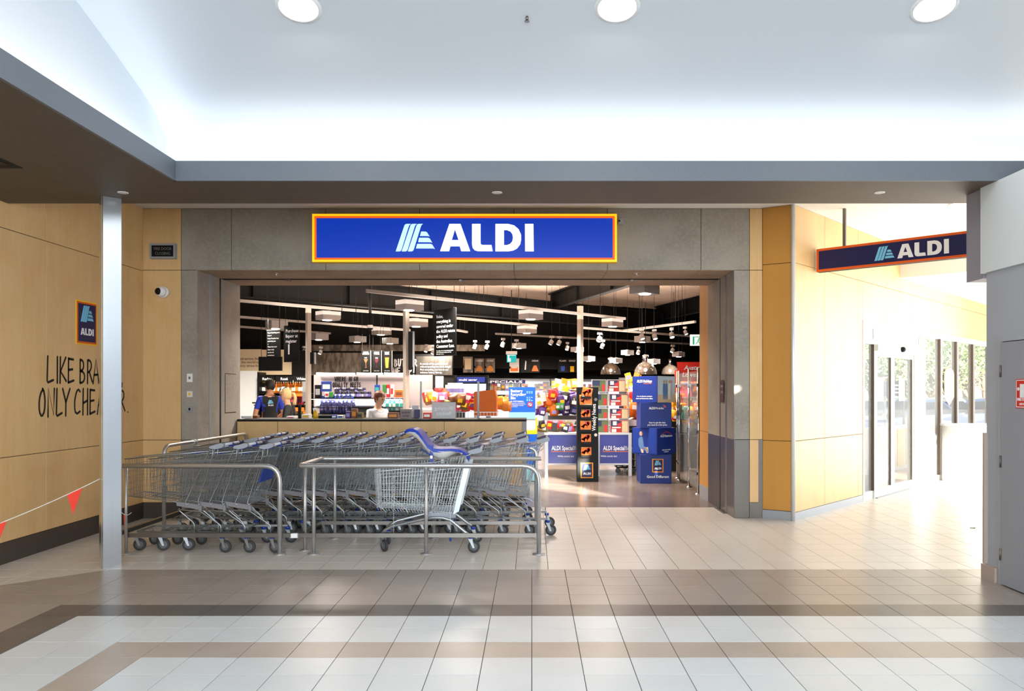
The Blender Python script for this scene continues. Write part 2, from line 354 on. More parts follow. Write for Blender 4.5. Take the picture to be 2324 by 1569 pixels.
# ---------------------------------------------------------------- the setting: floor
def struct(name, label=None, loc=(0,0,0), rz=0):
    return thing(name, label, None, loc, rz, None, 'structure')
def spart(mb, name, mats, parent, stuff=False):
    o = mb.build(name, mats, parent)
    if stuff: o['kind'] = 'stuff'
    return o
def clip(poly, a, b, c):
    """keep the side a*x+b*y <= c"""
    out = []
    for i in range(len(poly)):
        p, q = poly[i], poly[(i+1)%len(poly)]; dp, dq = a*p[0]+b*p[1]-c, a*q[0]+b*q[1]-c
        if dp <= 0: out.append(p)
        if dp*dq < 0: t = dp/(dp-dq); out.append((p[0]+(q[0]-p[0])*t, p[1]+(q[1]-p[1])*t))
    return out
floor = struct('floor', 'tiled concourse floor with grey, white and dark bands')
b = MB(); b.box((-5.0,-9,-.05),(16,11.14,-.004)); b.box((2.6,11.14,-.05),(16,20,-.004)); b.build('grout_bed', 'grout', floor)
R0 = 7.275
def cls_front(x, y):
    if y < R0 and x < 4.6:
        if x > -3.6+.01:
            k = int((R0-y)/.3)
            dl = int((x+3.6)/.3)                 # columns counted from the dark column
            if k < 4: return 'tile_taupe'
            r, c = k-4, dl
            m = min(r, c)
            return {0:'tile_dark',1:'tile_white',2:'tile_white',3:'tile_speckle'}.get(m, 'tile_white')
        return 'tile_taupe'
    return 'tile_beige'
TKEYS = ['tile_beige','tile_taupe','tile_dark','tile_white','tile_speckle']
tiles = []                                   # (distance key, polygon, material)
g = .0022
def add_tile(x0, y0, mt, poly=None):
    pl = poly or [(x0+g,y0+g),(x0+.3-g,y0+g),(x0+.3-g,y0+.3-g),(x0+g,y0+.3-g)]
    cx = sum(p[0] for p in pl)/len(pl); cy = sum(p[1] for p in pl)/len(pl)
    px, py = CX+F*cx/max(cy,.1), CY+F*H/max(cy,.1)
    vis = -30 < px < 2354 and py < 1600 and cy > 3.9
    tiles.append((0 if vis else 1, cy, cx, pl, mt))
for j in range(-2, 18):                       # rows in front of the beige zone
    y0 = R0-.3*(j+1)
    if y0 < 2.4: break
    for i in range(-18, 28):
        x0 = .3*i
        if x0 < -5.2 or j < 0: continue
        mt = cls_front(x0+.15, y0+.15)
        xa_ = max(x0+g, -4.998)
        pl = [(xa_,y0+g),(x0+.3-g,y0+g),(x0+.3-g,y0+.3-g),(xa_,y0+.3-g)]
        if mt == 'tile_taupe' and x0 < -3.6:
            # 45 degree edge of the grey zone beside the steel post
            a = clip(pl, -.966, 1, 7.24+.966*3.89); c = clip(pl, .966, -1, -(7.24+.966*3.89))
            if len(a) > 2: add_tile(x0, y0, mt, a)
            if len(c) > 2: add_tile(x0, y0, 'tile_beige', c)
            continue
        add_tile(x0, y0, mt, pl)
for j in range(0, 32):
    y0 = R0+.3*j
    for i in range(-18, 42):
        x0 = .3*i+.15
        if x0 < -5.0-.01 and x0 > -5.2: pass
        if y0+.15 > 11.14 and x0 < 3.2: continue
        if x0+.15 > 3.4 and y0+.15 > 10.0+(x0+.15-3.29)*1.09+.3: continue
        if y0 > 10.5 and x0 < 2.55+(y0-10.2)*.9 and x0 > 2.3: continue
        if x0 < -5.27: continue
        xa_ = max(x0+g, -4.998); yt_ = min(y0+.3-g, 11.14 if x0 < 3.2 else 99)
        pl = [(xa_,y0+g),(x0+.3-g,y0+g),(x0+.3-g,yt_),(xa_,yt_)]
        add_tile(x0, y0, 'tile_beige', pl)
tiles.sort(key=lambda t: (t[0], t[1]))
def tile_mb(mb, pl, mi, dz=0.0):
    n = len(pl); cx = sum(p[0] for p in pl)/n; cy = sum(p[1] for p in pl)/n; k = .9955
    top = [(cx+(x-cx)*k, cy+(y-cy)*k, dz) for x, y in pl]; rim = [(x, y, dz-.0012) for x, y in pl]; bot = [(x, y, -.004) for x, y in pl]
    mb.add(top+rim+bot, [tuple(range(n))]+[(n+i, n+(i+1)%n, (i+1)%n, i) for i in range(n)]+[(2*n+i, 2*n+(i+1)%n, n+(i+1)%n, n+i) for i in range(n)], mi)
tmesh = {}
rest = MB()
for idx, (v, cy, cx, pl, mt) in enumerate(tiles):
    if idx < 296:
        if len(pl) == 4 and abs(pl[1][0]-pl[0][0]-.3+2*g) < 1e-6 and abs(pl[2][1]-pl[1][1]-.3+2*g) < 1e-6:
            if mt not in tmesh:
                q = MB(); h_ = .15-g; tile_mb(q, [(-h_,-h_),(h_,-h_),(h_,h_),(-h_,h_)], 0); tmesh[mt] = q.mesh('tile', mt)
            put('tile', tmesh[mt], floor, (cx, cy, 0))
        else:
            q = MB(); tile_mb(q, [(x-cx, y-cy) for x, y in pl], 0); q.build('tile', mt, floor, (cx, cy, 0))
    else: tile_mb(rest, pl, TKEYS.index(mt))
spart(rest, 'tile_field', TKEYS, floor, True)
b = MB(); b.box((-12,11.143,-.05),(10,36,-.001)); o = b.build('floor_vinyl', 'vinyl'); tag(o, 'brown vinyl floor inside the shop', None, None, 'structure')
b = MB(); b.box((-4.3,11.136,-.002),(2.62,11.15,.002)); b.build('threshold_strip', 'steel_dark', floor)

# ---------------------------------------------------------------- walls
YW, WZ = 10.2, 3.978
def panels(parent, xs, zs, M, mt, name='panel', th=.012, gap=.003):
    """flat cladding sheets between the seams, each its own piece, proud of a dark backing (local -y is the face)"""
    for i in range(len(xs)-1):
        for k in range(len(zs)-1):
            q = MB(); q.cbox((xs[i]+gap,-th,zs[k]+gap),(xs[i+1]-gap,0,zs[k+1]-gap), .0025, 0, M); q.build(name, mt, parent)
# left wall (plane x = -5, runs away from the camera)
wl = struct('wall_left', 'plywood clad wall on the left with brush lettering')
b = MB(); b.box((-5.2,-9,0),(-5.0,YW+.2,4.7)); b.build('backing', 'dark_joint', wl)
ML = T_(-5.0,0,0) @ RZ(PI/2)
panels(wl, [2.06,3.28,4.5,5.72,6.94,8.16,9.38,YW], [.2,1.003,3.174,WZ], ML, 'plywood')
b = MB(); b.box((-5.0,-9,0),(-4.978,YW,.2)); o = b.build('baseboard_left', 'skirting_dark'); tag(o, 'dark brown skirting along the plywood wall', None, None, 'structure')
# brush lettering painted on it
wt = MB(); MW = ML @ T_(0,-.0135,0)
def brush_at(ch, y0, y1, z0, z1, r=.013): brush(wt, ch, MW @ T_(y0,0,z0), (y1-y0)*1.12, z1-z0, r)
for ch, y0, y1 in (('L',8.17,8.31),('I',8.35,8.38),('K',8.39,8.53),('E',8.54,8.67),('B',8.76,8.89),('R',8.91,9.03),('A',9.03,9.17),('N',9.2,9.33),('D',9.36,9.48),('S',9.51,9.61),(',',9.66,9.72)):
    brush_at(ch, y0, y1, 1.715, 1.995)
for ch, y0, y1 in (('O',8.03,8.17),('N',8.18,8.32),('L',8.33,8.46),('Y',8.44,8.59),('C',8.65,8.80),('H',8.82,8.95),('E',8.96,9.09),('A',9.12,9.26),('P',9.3,9.42),('E',9.45,9.56),('R',9.6,9.76),('.',9.8,9.86)):
    brush_at(ch, y0, y1, 1.365, 1.66)
o = wt.build('wall_lettering', 'ink', wl); o['label'] = 'black brush lettering'
bd = thing('logo_plaque', 'small square logo plaque above the brush lettering on the plywood wall', 'sign', (-4.988,8.90,2.392), PI/2)
badge(bd, Matrix.Identity(4), .42, .488)

# back wall with the shop portal
wb = struct('wall_back', 'concrete clad shopfront wall around the wide opening')
xL, xR, zH, YE = -4.294, 2.595, 3.184, 11.70
b = MB(); b.box((-5.2,YW+.012,0),(xL-.012,YE,4.7)); b.box((xL-.012,YW+.012,zH+.012),(xR+.012,YE,4.7)); b.box((xR+.012,YW+.012,0),(2.963,YE+.6,4.7)); b.build('backing', 'dark_joint', wb)
MBK = T_(0,YW+.012,0)
panels(wb, [-5.0,-4.5], [.2,1.003,3.184,WZ], MBK, 'plywood')
panels(wb, [-4.5,xL], [.0,1.003,3.184], MBK, 'concrete')
panels(wb, [-4.5,-3.856,-2.646,-1.44,-.23,.97,2.17,2.793], [zH,WZ], MBK, 'concrete')
panels(wb, [xR,2.793], [1.009,zH], MBK, 'concrete')
panels(wb, [2.793,2.963], [.2,1.009,zH,WZ], MBK, 'plywood')
panels(wb, [xR,2.793], [0,1.009], MBK, 'steel_dark', 'steel_panel', .014)
b = MB(); b.box((2.793,YW-.004,0),(2.963,YW+.01,.2)); b.box((2.908,YW-.004,.2),(2.963,YW+.01,1.009)); b.build('steel_panel', 'steel_dark', wb)
b = MB(); b.box((-5.0,YW-.012,0),(-4.5,YW+.01,.2)); o = b.build('baseboard_back', 'skirting_dark'); tag(o, 'dark brown skirting under the plywood strip beside the concrete', None, None, 'structure')
# portal reveals: sheets along the depth, shutter track between them
def reveal(x, sgn, y0, y1, z0, z1, mt, th=.012, name='panel'):
    q = MB(); xa, xb = (x-th*0, x-th) if sgn > 0 else (x, x+th)
    q.box((xa,y0+.002,z0),(xb,y1-.002,z1)); q.build(name, mt, wb)
for sgn, x in ((1,xL),(-1,xR)):
    for (y0,y1,mt) in ((YW,10.57,'concrete'),(10.65,10.93,'concrete'),(10.99,YE,'concrete')):
        if sgn > 0: reveal(x, sgn, y0, y1, 0, zH, mt)
        else:
            reveal(x, sgn, y0, y1, 1.009, zH, mt); reveal(x, sgn, y0, y1, 0, 1.009, 'steel_dark', .016, 'steel_panel')
    q = MB(); q.box((x-.004*sgn,10.57,0),(x+.004*sgn,10.65,zH)); q.build('track_strip', 'midgrey' if sgn < 0 else 'grey', wb)
    q = MB(); q.box((x-.01*sgn,10.93,0),(x-.004*sgn,10.99,zH)); q.build('shutter_track', 'black', wb)
# soffit of the portal
sx = [xL,-3.856,-2.646,-1.44,-.23,.97,2.17,xR]
for (y0,y1) in ((YW,10.64),(10.66,10.98),(11.08,YE)):
    for i in range(len(sx)-1):
        q = MB(); q.box((sx[i]+.003,y0+.003,zH),(sx[i+1]-.003,y1-.003,zH+.012)); q.build('soffit_panel', 'concrete_soffit', wb)
q = MB(); q.box((xL,10.98,zH-.004),(xR,11.0,zH+.01)); q.box((xL,11.06,zH-.004),(xR,11.08,zH+.01)); q.box((xL,11.0,zH+.006),(xR,11.06,zH+.011)); q.build('shutter_slot', 'black', wb)
# flush hatch in the left reveal
q = MB(); q.box((xL+.001,11.13,1.33),(xL+.006,11.52,1.87)); q.build('hatch', 'concrete', wb)
q = MB(); q.box((xL,11.12,1.32),(xL+.0025,11.53,1.88)); q.build('hatch_joint', 'dark_joint', wb)
# plywood return inside the shop on the right
wr_in = struct('wall_right_inner', 'plywood return just inside the shop opening')
b = MB(); b.box((2.61,YE+.6,0),(2.963,12.32,4.4)); b.build('backing', 'dark_joint', wr_in)
q = MB(); q.box((2.596,YE,.2),(2.61,12.30,1.02)); q.build('panel', 'plywood_deep', wr_in)
q = MB(); q.box((2.596,YE,1.026),(2.61,12.30,4.3)); q.build('panel', 'plywood_deep', wr_in)
q = MB(); q.box((2.592,YE,0),(2.61,12.30,.2)); q.build('skirting', 'skirting_grey', wr_in)

# oblique plywood panel and steel corner on the right
wo = struct('wall_oblique', 'short oblique plywood panel ending in a bright metal corner')
p0, p1 = Vector((2.963,YW,0)), Vector((3.278,10.005,0)); dd = p1-p0; Lo = dd.length; ao = math.atan2(dd.y, dd.x)
MO = T_(p0.x,p0.y,0) @ RZ(ao)
b = MB(); b.box((-.12,.003,0),(Lo,.2,WZ),0,MO); b.build('backing', 'dark_joint', wo)
panels(wo, [0,Lo], [.115,1.0,3.25,WZ], MO @ T_(0,0,0), 'plywood_deep')
b = MB(); b.box((0,-.016,0),(Lo,0,.112),0,MO); b.build('skirting', 'skirting_grey', wo)
b = MB(); b.cyl((3.283,9.985,0),(3.283,9.985,WZ), .026, n=16); b.build('corner_guard', 'guard_light', wo)

# diagonal corridor wall with the sliding doors
AD = math.radians(47.5); P0 = Vector((3.29,10.0,0)); MD = T_(P0.x,P0.y,0) @ RZ(AD); cD, sD = math.cos(AD), math.sin(AD)
def tpx(px): r = (px-CX)/F; return (r*P0.y-P0.x)/(cD-sD*r)
def zpx(px, py): t = tpx(px); return H-(py-CY)*(P0.y+sD*t)/F
wd = struct('wall_diagonal', 'plywood clad corridor wall washed out by daylight')
tf0, tf1, tend = 2.33, 16.5, 17.0
b = MB(); b.box((0,.001,0),(tf0,.2,4.3),0,MD); b.box((tf0,.001,2.68),(tend,.2,4.3),0,MD); b.build('backing', 'dark_joint', wd)
panels(wd, [0,.95,2.15,tf0], [.10,1.0,3.25], MD, 'plywood')
panels(wd, [0,.95,2.15,3.35,4.0], [3.25,WZ], MD, 'plywood')
panels(wd, [tf0,3.35,4.55,5.75,6.95,8.15,9.35,10.55,11.75,12.95,14.15,tend], [2.68,3.25], MD, 'plywood')
panels(wd, [4.0,5.75,6.95,8.15,9.35,10.55,11.75,12.95,14.15,tend], [3.25,3.47], MD, 'plywood')
b = MB(); b.box((0,-.018,0),(tf0,0,.10),0,MD); o = b.build('baseboard_corridor', 'skirting_grey'); tag(o, 'pale skirting along the corridor wall', None, None, 'structure')

# ---------------------------------------------------------------- ceilings and soffits
def slab(name, poly, z, th, mt, label):
    q = MB(); q.prism(poly, z, z+th); o = q.build(name, mt); tag(o, label, None, None, 'structure'); return o
drop0, pd = Vector((5.98,12.93)), Vector((sD, -cD))
def dp(s): q = drop0+pd*s; return (q.x, q.y)
slab('ceiling', [(-5.0,7.57),(12.2,7.57),dp(8.0),dp(0),(3.29,10.01),(2.963,YW+.01),(-5.0,YW+.01)], WZ, .06, 'ceiling_flat', 'flat white ceiling in front of the shopfront')
nd = Vector((-cD*0+cD, sD))
q = MB(); c0, c1 = drop0, drop0+pd*8; e0, e1 = c0+Vector((cD,sD))*12, c1+Vector((cD,sD))*12
q.prism([tuple(c0),tuple(c1),tuple(e1),tuple(e0)], 3.47, WZ+.06); o = q.build('ceiling_low', 'ceiling_flat'); tag(o, 'lower white ceiling over the sliding doors', None, None, 'structure')
# brown soffit with its grey cove lip (over the concourse edge, turning along the left wall)
xs_, ys_, zs_, yb_ = -3.02, 6.74, 3.42, 7.57
sf = struct('ceiling_soffit', 'brown soffit with a grey cove lip')
q = MB(); q.prism([(-5.0,-6),(xs_-.026,-6),(xs_-.026,ys_+.026),(7.5,ys_+.026),(7.5,yb_),(-5.0,yb_)], zs_, zs_+.03); q.build('soffit_board', 'soffit_brown', sf)
q = MB(); q.box((xs_-.025,-6,zs_-.002),(xs_,ys_+.025,zs_+.167)); q.build('lip', 'fascia_grey', sf)
q = MB(); q.box((xs_-.025,ys_,zs_-.002),(7.5,ys_+.025,zs_+.167)); q.build('lip', 'fascia_grey', sf)
q = MB(); q.box((-5.0,yb_-.02,zs_+.03),(12,yb_+.02,WZ+.06)); q.build('back_board', 'soffit_brown', sf)
q = MB(); q.box((-2.95,6.80,zs_+.032),(7.3,6.83,zs_+.045)); q.build('led_strip', 'led', sf)
q = MB(); q.box((-3.12,-5.5,zs_+.032),(-3.09,6.7,zs_+.045)); q.build('led_strip', 'led', sf)
# raised vault
prof = [(6.89,zs_+.03),(6.89,3.845),(6.76,3.93),(6.628,4.010),(6.44,4.083),(6.254,4.139),(6.03,4.212),(5.816,4.272),(5.525,4.354),(5.25,4.415),(5.0,4.465),(4.7,4.51),(4.4,4.55),(4.0,4.59),(3.6,4.62)]
xi = -3.17
vt = MB(); n = len(prof)
vs = [(x, y, z) for x in (xi, 7.6) for y, z in prof]
vt.add(vs, [(i, i+1, n+i+1, n+i) for i in range(n-1)], 0, False)
vt.s = [i > 1 for i in range(n-1)]
o = vt.build('ceiling_vault', 'ceiling_white'); tag(o, 'raised curved white ceiling lit from a cove', None, None, 'structure')
# flat part behind; added openings, shaped backwards from the wanted patches of sun
def back(p, zc=4.62):
    k = (zc-p[2])/-SUN_DIR.z; return (p[0]-SUN_DIR.x*k, p[1]-SUN_DIR.y*k)
spot = [(FL(px,py).x, FL(px,py).y, 0) for px, py in ((1225,1086),(1252,1083),(1300,1095),(1280,1098),(1432,1134),(1310,1123),(1222,1110))]
hole1 = [back(p) for p in spot]
jx = [(X(1664,YW),YW,Z(882,YW)),(X(1679,YW),YW,Z(880,YW)),(X(1679,YW),YW,Z(891,YW)),(X(1664,YW),YW,Z(899,YW))]
hole2 = [back(p) for p in jx]
sp_ = [(X(a,14.24),14.24,Z(c,14.24)) for a, c in ((1311,1046),(1331,1036),(1334,1058),(1311,1086))]
hole3 = [back(p) for p in sp_]
vs, fs = outline([[(xi,-9),(7.6,-9),(7.6,3.6),(xi,3.6)], hole1, hole2, hole3], .05)
q = MB(); q.add([(x,y,z+4.645) for x,y,z in vs], fs); o = q.build('ceiling_concourse', 'ceiling_white'); tag(o, 'flat white concourse ceiling with added openings that shape the sun patches', None, None, 'structure')
q = MB(); q.add([(xi,-9,zs_+.03),(xi,6.89,zs_+.03)]+[(xi,y,z) for y,z in prof[1:]]+[(xi,-9,4.62)], [tuple(range(2+n-1+1))]); o = q.build('ceiling_cove_side', 'ceiling_white'); tag(o, 'upright white side of the raised ceiling on the left', None, None, 'structure')
# walls behind the camera close the concourse
q = MB(); q.box((-5.2,-9.2,0),(8,-9,4.7)); o = q.build('wall_front', 'ceiling_flat'); tag(o, 'far wall of the concourse behind the viewer', None, None, 'structure')

# ---------------------------------------------------------------- right wall with bulkhead and service door
XR_ = 3.955
wr = struct('wall_right', 'grey painted wall end with a service door')
q = MB(); q.box((XR_+.02,6.95,.0),(XR_+.5,-9,3.42)); q.build('wall_block', 'wall_grey', wr)
q = MB(); q.box((XR_-.012,6.955,.13),(XR_+.02,6.93,1.27)); q.build('corner_guard', 'beige_skirt', wr)
q = MB(); q.box((XR_-.02,6.965,0),(XR_+.02,6.76,.125)); o = q.build('baseboard_right', 'beige_skirt'); tag(o, 'beige tile skirting at the foot of the grey wall', None, None, 'structure')
bk = struct('wall_bulkhead', 'white boxed bulkhead high on the right')
q = MB(); q.box((XR_-.005,-3,2.665),(XR_+.5,7.0,zs_)); q.build('bulkhead_face', 'bulkhead_white', bk)
q = MB(); q.box((XR_+.02,7.0,2.625),(XR_+.5,7.27,zs_)); q.build('bulkhead_end', 'bulkhead_side', bk)
# service door (in the plane x = 3.955, facing -x)
MR = T_(XR_+.02,0,0) @ RZ(-PI/2)                 # local x -> -y, local -y -> -x
dr = struct('door_1', 'grey service door with three hinges and a red notice')
yA = 6.745; 
q = MB(); q.box((-yA,-.02,0),(-yA+.05,0,2.10),0,MR); q.box((-yA+.05,-.02,2.05),(-yA+1.05,0,2.10),0,MR); q.box((-yA+1.0,-.02,0),(-yA+1.05,0,2.05),0,MR); q.build('door_frame', 'wall_grey', dr)
q = MB(); q.box((-yA+.056,-.032,.012),(-yA+.994,-.002,2.042),0,MR); q.build('door_leaf', 'door_grey', dr)
q = MB(); q.box((-yA+.05,-.004,0),(-yA+1.0,0,2.05),0,MR); q.build('door_shadow_gap', 'black', dr)
for z in (.26,1.04,1.80):
    q = MB(); q.cyl((XR_-.012,yA-.052,z-.05),(XR_-.012,yA-.052,z+.05),.007,n=8); q.box((-yA+.045,-.034,z-.05),(-yA+.075,-.03,z+.05),0,MR); q.build('hinge', 'steel_dark', dr)
nt = thing('door_notice', 'red fire door notice with a white pictogram on the grey door', 'sign', (XR_-.013,6.36,1.62), -PI/2)
q = MB(); q.box((-.11,-.003,-.125),(.17,0,.11)); q.build('plate', 'red', nt)
q = MB(); q.box((-.105,-.004,-.118),(.165,-.003,-.112)); q.box((-.105,-.004,.097),(.165,-.003,.103)); q.box((-.105,-.004,-.118),(-.099,-.003,.103)); q.box((-.055,-.004,-.04),(.01,-.003,.07)); q.build('pictogram', 'white', nt)
q = MB(); q.cyl((-.075,-.003,.03),(-.075,-.005,.03),.014,n=12); words(q, 'FIRE DOOR', -.09,-.004,-.065,.032,0,.01); words(q, 'DO NOT OBSTRUCT', -.06,-.004,-.10,.026,0,.01); q.build('lettering', 'white', nt)
# ---------------------------------------------------------------- concourse things
# steel post, set at 45 degrees
pc = thing('steel_post', 'square brushed steel post turned on its corner at the end of the trolley bay', 'post', (-3.908,7.372,0))
ap = math.atan2(.1, .125)
q = MB(); h_ = .0795; q.cbox((-h_,-h_,0),(h_,h_,3.42),.004,0,RZ(ap)); q.build('shaft', 'steel_pillar', pc)
q = MB(); q.box((-h_-.0015,-h_+.045,0),(-h_,-h_+.049,3.42),0,RZ(ap)); q.build('seam', 'steel_dark', pc)
# bunting
def bunting(a, c, sag, ts, label, sz=(.135,.205)):
    t = thing('bunting_line', label, 'bunting', a)
    d = c-a; pts = [Vector((d.x*s, d.y*s, d.z*s-sag*4*s*(1-s))) for s in [i/14 for i in range(15)]]
    q = MB(); q.tube(pts, .004, 5); q.build('string', 'white', t)
    an = math.atan2(d.y, d.x)
    for s in ts:
        k = s*14; i = min(int(k), 13); p = pts[i].lerp(pts[i+1], k-i); e = (pts[i+1]-pts[i]).normalized()
        p2 = p+e*sz[0]; m_ = p.lerp(p2, .62)-Vector((0,0,sz[1]))
        q = MB(); q.add([p, p2, m_, p+Vector((0,.002,0)), p2+Vector((0,.002,0)), m_+Vector((0,.002,0))], [(0,2,1),(3,4,5),(0,1,4,3),(1,2,5,4),(2,0,3,5)]); q.build('flag', 'flag_red', t)
bunting(Vector((-3.985,7.335,Z(1088,7.31))), Vector((-4.985,6.62,.33)), .03, (.115,.585), 'white string with red triangle flags sagging left from the steel post')
bunting(Vector((-3.81,7.36,.52)), Vector((-3.995,7.93,.42)), .03, (.25,), 'short white string with one red flag between steel post and rail', (.09,.13))

# trolley bay rails
RT = .0235
def bend(p0, p1, p2, r, n=6):
    a = (p0-p1).normalized()*r; b = (p2-p1).normalized()*r
    return [(p1+a)*(1-t)**2+p1*2*t*(1-t)+(p1+b)*t*t for t in [i/n for i in range(n+1)]]
def flange(par, x, y, r=.055):
    q = MB(); q.lathe([(0,.016),(.03,.016),(.034,.012),(r,.010),(r+.002,.0),(0,0)], (x,y,0), 18); q.build('floor_flange', 'tube_steel', par)
def post(par, x, y, top, r=.018):
    q = MB(); q.cyl((x,y,.008),(x,y,top), r, n=12); q.build('post', 'tube_steel', par); flange(par, x, y)
V = Vector
YN, ZT = 7.945, .885
r1 = thing('bay_rail', 'left stainless trolley rail with a rounded right end and a low bumper bar', 'rail', (0,0,0))
xa, xb = X(286,YN), X(635,YN)
q = MB(); q.tube([V((xa-.06,YN,ZT))]+bend(V((xa,YN,ZT)),V((xb,YN,ZT)),V((xb,YN,0)),.17)+[V((xb,YN,.01))], RT, 12); q.build('top_rail', 'tube_steel', r1)
flange(r1, xb, YN, .062); post(r1, xa, YN, ZT, .015)
q = MB(); q.box((xa-.03,YN+.02,.165),(xb+.12,YN+.05,.205)); q.build('bumper_bar', 'steel_dark', r1)
q = MB(); q.box((-4.16,YN+.05,.185),(-4.12,9.9,.225)); q.build('bumper_bar', 'steel_dark', r1)
q = MB(); q.box((xb+.105,YN+.016,.16),(xb+.17,YN+.05,.205)); q.build('end_label', 'white', r1)
r2 = thing('bay_rail', 'long stainless rail looping around the single trolley with the baby seat', 'rail', (0,0,0))
xl, xr, YF = X(679,YN), X(1223,YN), 8.79
q = MB(); tr = [V((xr,YN,.01))]+bend(V((xr,YN,0)),V((xr,YN,ZT)),V((xl,YN,ZT)),.17)+bend(V((xr,YN,ZT)),V((xl,YN,ZT)),V((xl,YF,ZT)),.06,4)+bend(V((xl,YN,ZT)),V((xl,YF,ZT)),V((0,YF,ZT)),.06,4)+[V((X(1228,YF),YF,ZT))]
q.tube(tr, RT, 12); q.build('top_rail', 'tube_steel', r2)
flange(r2, xr, YN, .062)
for px, Y in ((967,YN),(712,YN)): post(r2, X(px,Y), Y, ZT)
post(r2, xl+.005, 8.13, ZT); post(r2, X(760,YF), YF, ZT); post(r2, X(985,YF), YF, ZT)
q = MB(); xe = X(1217,YF); q.tube(bend(V((xe-.2,YF+.06,1.0)),V((xe,YF+.06,1.0)),V((xe,YF+.06,0)),.09)+[V((xe,YF+.06,.01))], .02, 10); q.build('end_post', 'tube_steel', r2); flange(r2, xe, YF+.06)
q = MB(); q.box((xl,YN+.02,.165),(xr-.02,YN+.045,.205)); q.build('bumper_bar', 'steel_dark', r2)
q = MB(); q.box((xl+.01,YF-.045,.16),(xr-.01,YF-.02,.20)); q.build('bumper_bar', 'steel_dark', r2)
q = MB(); q.box((xl-.02,YN+.045,.165),(xl+.01,YF-.02,.20)); q.build('bumper_bar', 'steel_dark', r2)
r3 = thing('bay_rail', 'grey handrail running back along the wall behind the nested trolleys', 'rail', (0,0,0))
q = MB(); xq = -4.1; q.tube([V((xq,8.86,.01))]+bend(V((xq,8.86,0)),V((xq,8.86,1.02)),V((xq,11.4,1.02)),.13)+bend(V((xq,8.86,1.02)),V((xq,11.4,1.02)),V((xq,11.4,0)),.1)+[V((xq,11.4,.85))], .021, 10); q.build('top_rail', 'tube_steel', r3)
q = MB(); q.cyl((xq,9.62,1.02),(xq,9.66,1.02),.03,n=12); q.cyl((xq,9.7,1.02),(xq,9.72,1.02),.027,n=12); q.build('clamp', 'tube_steel', r3)
q = MB(); q.cyl((xq,11.4,.01),(xq,11.4,.86),.018,n=10); q.build('post', 'tube_steel', r3)
flange(r3, xq, 8.86)

# ---- shopping trolleys: local x points from front (-x) to handle (0), y across, z up
def lerp(a, b, t): return a+(b-a)*t
WR = .0021
def basket_mesh(fx0, fz0, fx1, fz1, rx0, rz0, rx1, rz1, wf, wr_, nv=24, nh=6, wire=WR, tf=1.0):
    """fx0,fz0 front bottom; fx1,fz1 front top; rx0,rz0 rear bottom; rx1,rz1 rear top; half widths front / rear"""
    q = MB()
    def side(s, u, v):                         # u 0 front .. 1 rear, v 0 bottom .. 1 top
        x = lerp(lerp(fx0,rx0,u), lerp(fx1,rx1,u), v); z = lerp(lerp(fz0,rz0,u), lerp(fz1,rz1,u), v)
        return V((x, s*lerp(wf,wr_,u)*lerp(.9,1,v), z))
    for s in (-1, 1):
        for i in range(nv+1): q.tube([side(s,i/nv,0), side(s,i/nv,1)], wire, 4, 0, False)
        for k in range(nh+1): q.tube([side(s,0,k/nh), side(s,1,k/nh)], wire if 0 < k < nh else wire*1.6, 4, 0, False)
        q.tube([side(s,0,.84), side(s,1,.84)], wire*1.3, 4, 0, False)
    for i in range(9):
        t = i/8; q.tube([side(-1,0,0).lerp(side(1,0,0),t), side(-1,1,0).lerp(side(1,1,0),t)], wire, 4, 0, False)
        q.tube([side(-1,0,0).lerp(side(1,0,0),t), side(-1,0,1).lerp(side(1,0,1),t)], wire, 4, 0, False)
    for i in range(nv//2+1): u = i/(nv//2); q.tube([side(-1,u,0), side(1,u,0)], wire, 4, 0, False)
    for k in range(nh+1): q.tube([side(-1,0,k/nh), side(1,0,k/nh)], wire if 0 < k < nh else wire*1.6, 4, 0, False)
    rim = [side(-1,1,1), side(-1,0,1), side(1,0,1), side(1,1,1)]; q.tube(rim, wire*2.4, 6)
    return q, side
def caster(par, x, y, collar, turn=0.0, r=.062):
    M = T_(x,y,0) @ RZ(turn); q = MB()
    if collar: q.lathe([(.0,.172),(.024,.172),(.026,.168),(.026,.146),(.02,.142),(0,.142)], (0,0,0), 14, 1, M)
    else: q.lathe([(.0,.165),(.018,.165),(.018,.145),(0,.145)], (0,0,0), 12, 0, M)
    for s in (-1, 1): q.add([(-.02,s*.02,.146),(.02,s*.02,.146),(.045,s*.02,r-.012),(.025,s*.02,r-.012),(-.02,s*.023,.146),(.02,s*.023,.146),(.045,s*.023,r-.012),(.025,s*.023,r-.012)], [(0,1,2,3),(7,6,5,4),(0,4,5,1),(1,5,6,2),(2,6,7,3),(3,7,4,0)], 0, False, M)
    q.box((-.02,-.023,.14),(.02,.023,.147),0,M)
    c = q.build('caster', ['galv','blue_plastic'], par)
    q = MB(); MM = M @ T_(.035,0,r) @ Matrix.Rotation(PI/2,4,'X')
    q.lathe([(0,-.012),(.04,-.012),(.044,-.013),(r-.006,-.013),(r,-.008),(r,.008),(r-.006,.013),(.044,.013),(.04,.012),(0,.012)], (0,0,0), 22, 0, MM)
    q.lathe([(0,-.015),(.012,-.015),(.016,-.0125),(.038,-.0122)], (0,0,0), 12, 1, MM); q.lathe([(.038,.0122),(.016,.0125),(.012,.015),(0,.015)], (0,0,0), 12, 1, MM)
    w_ = q.build('wheel', ['rubber','rubber_hub'], c)
    return c
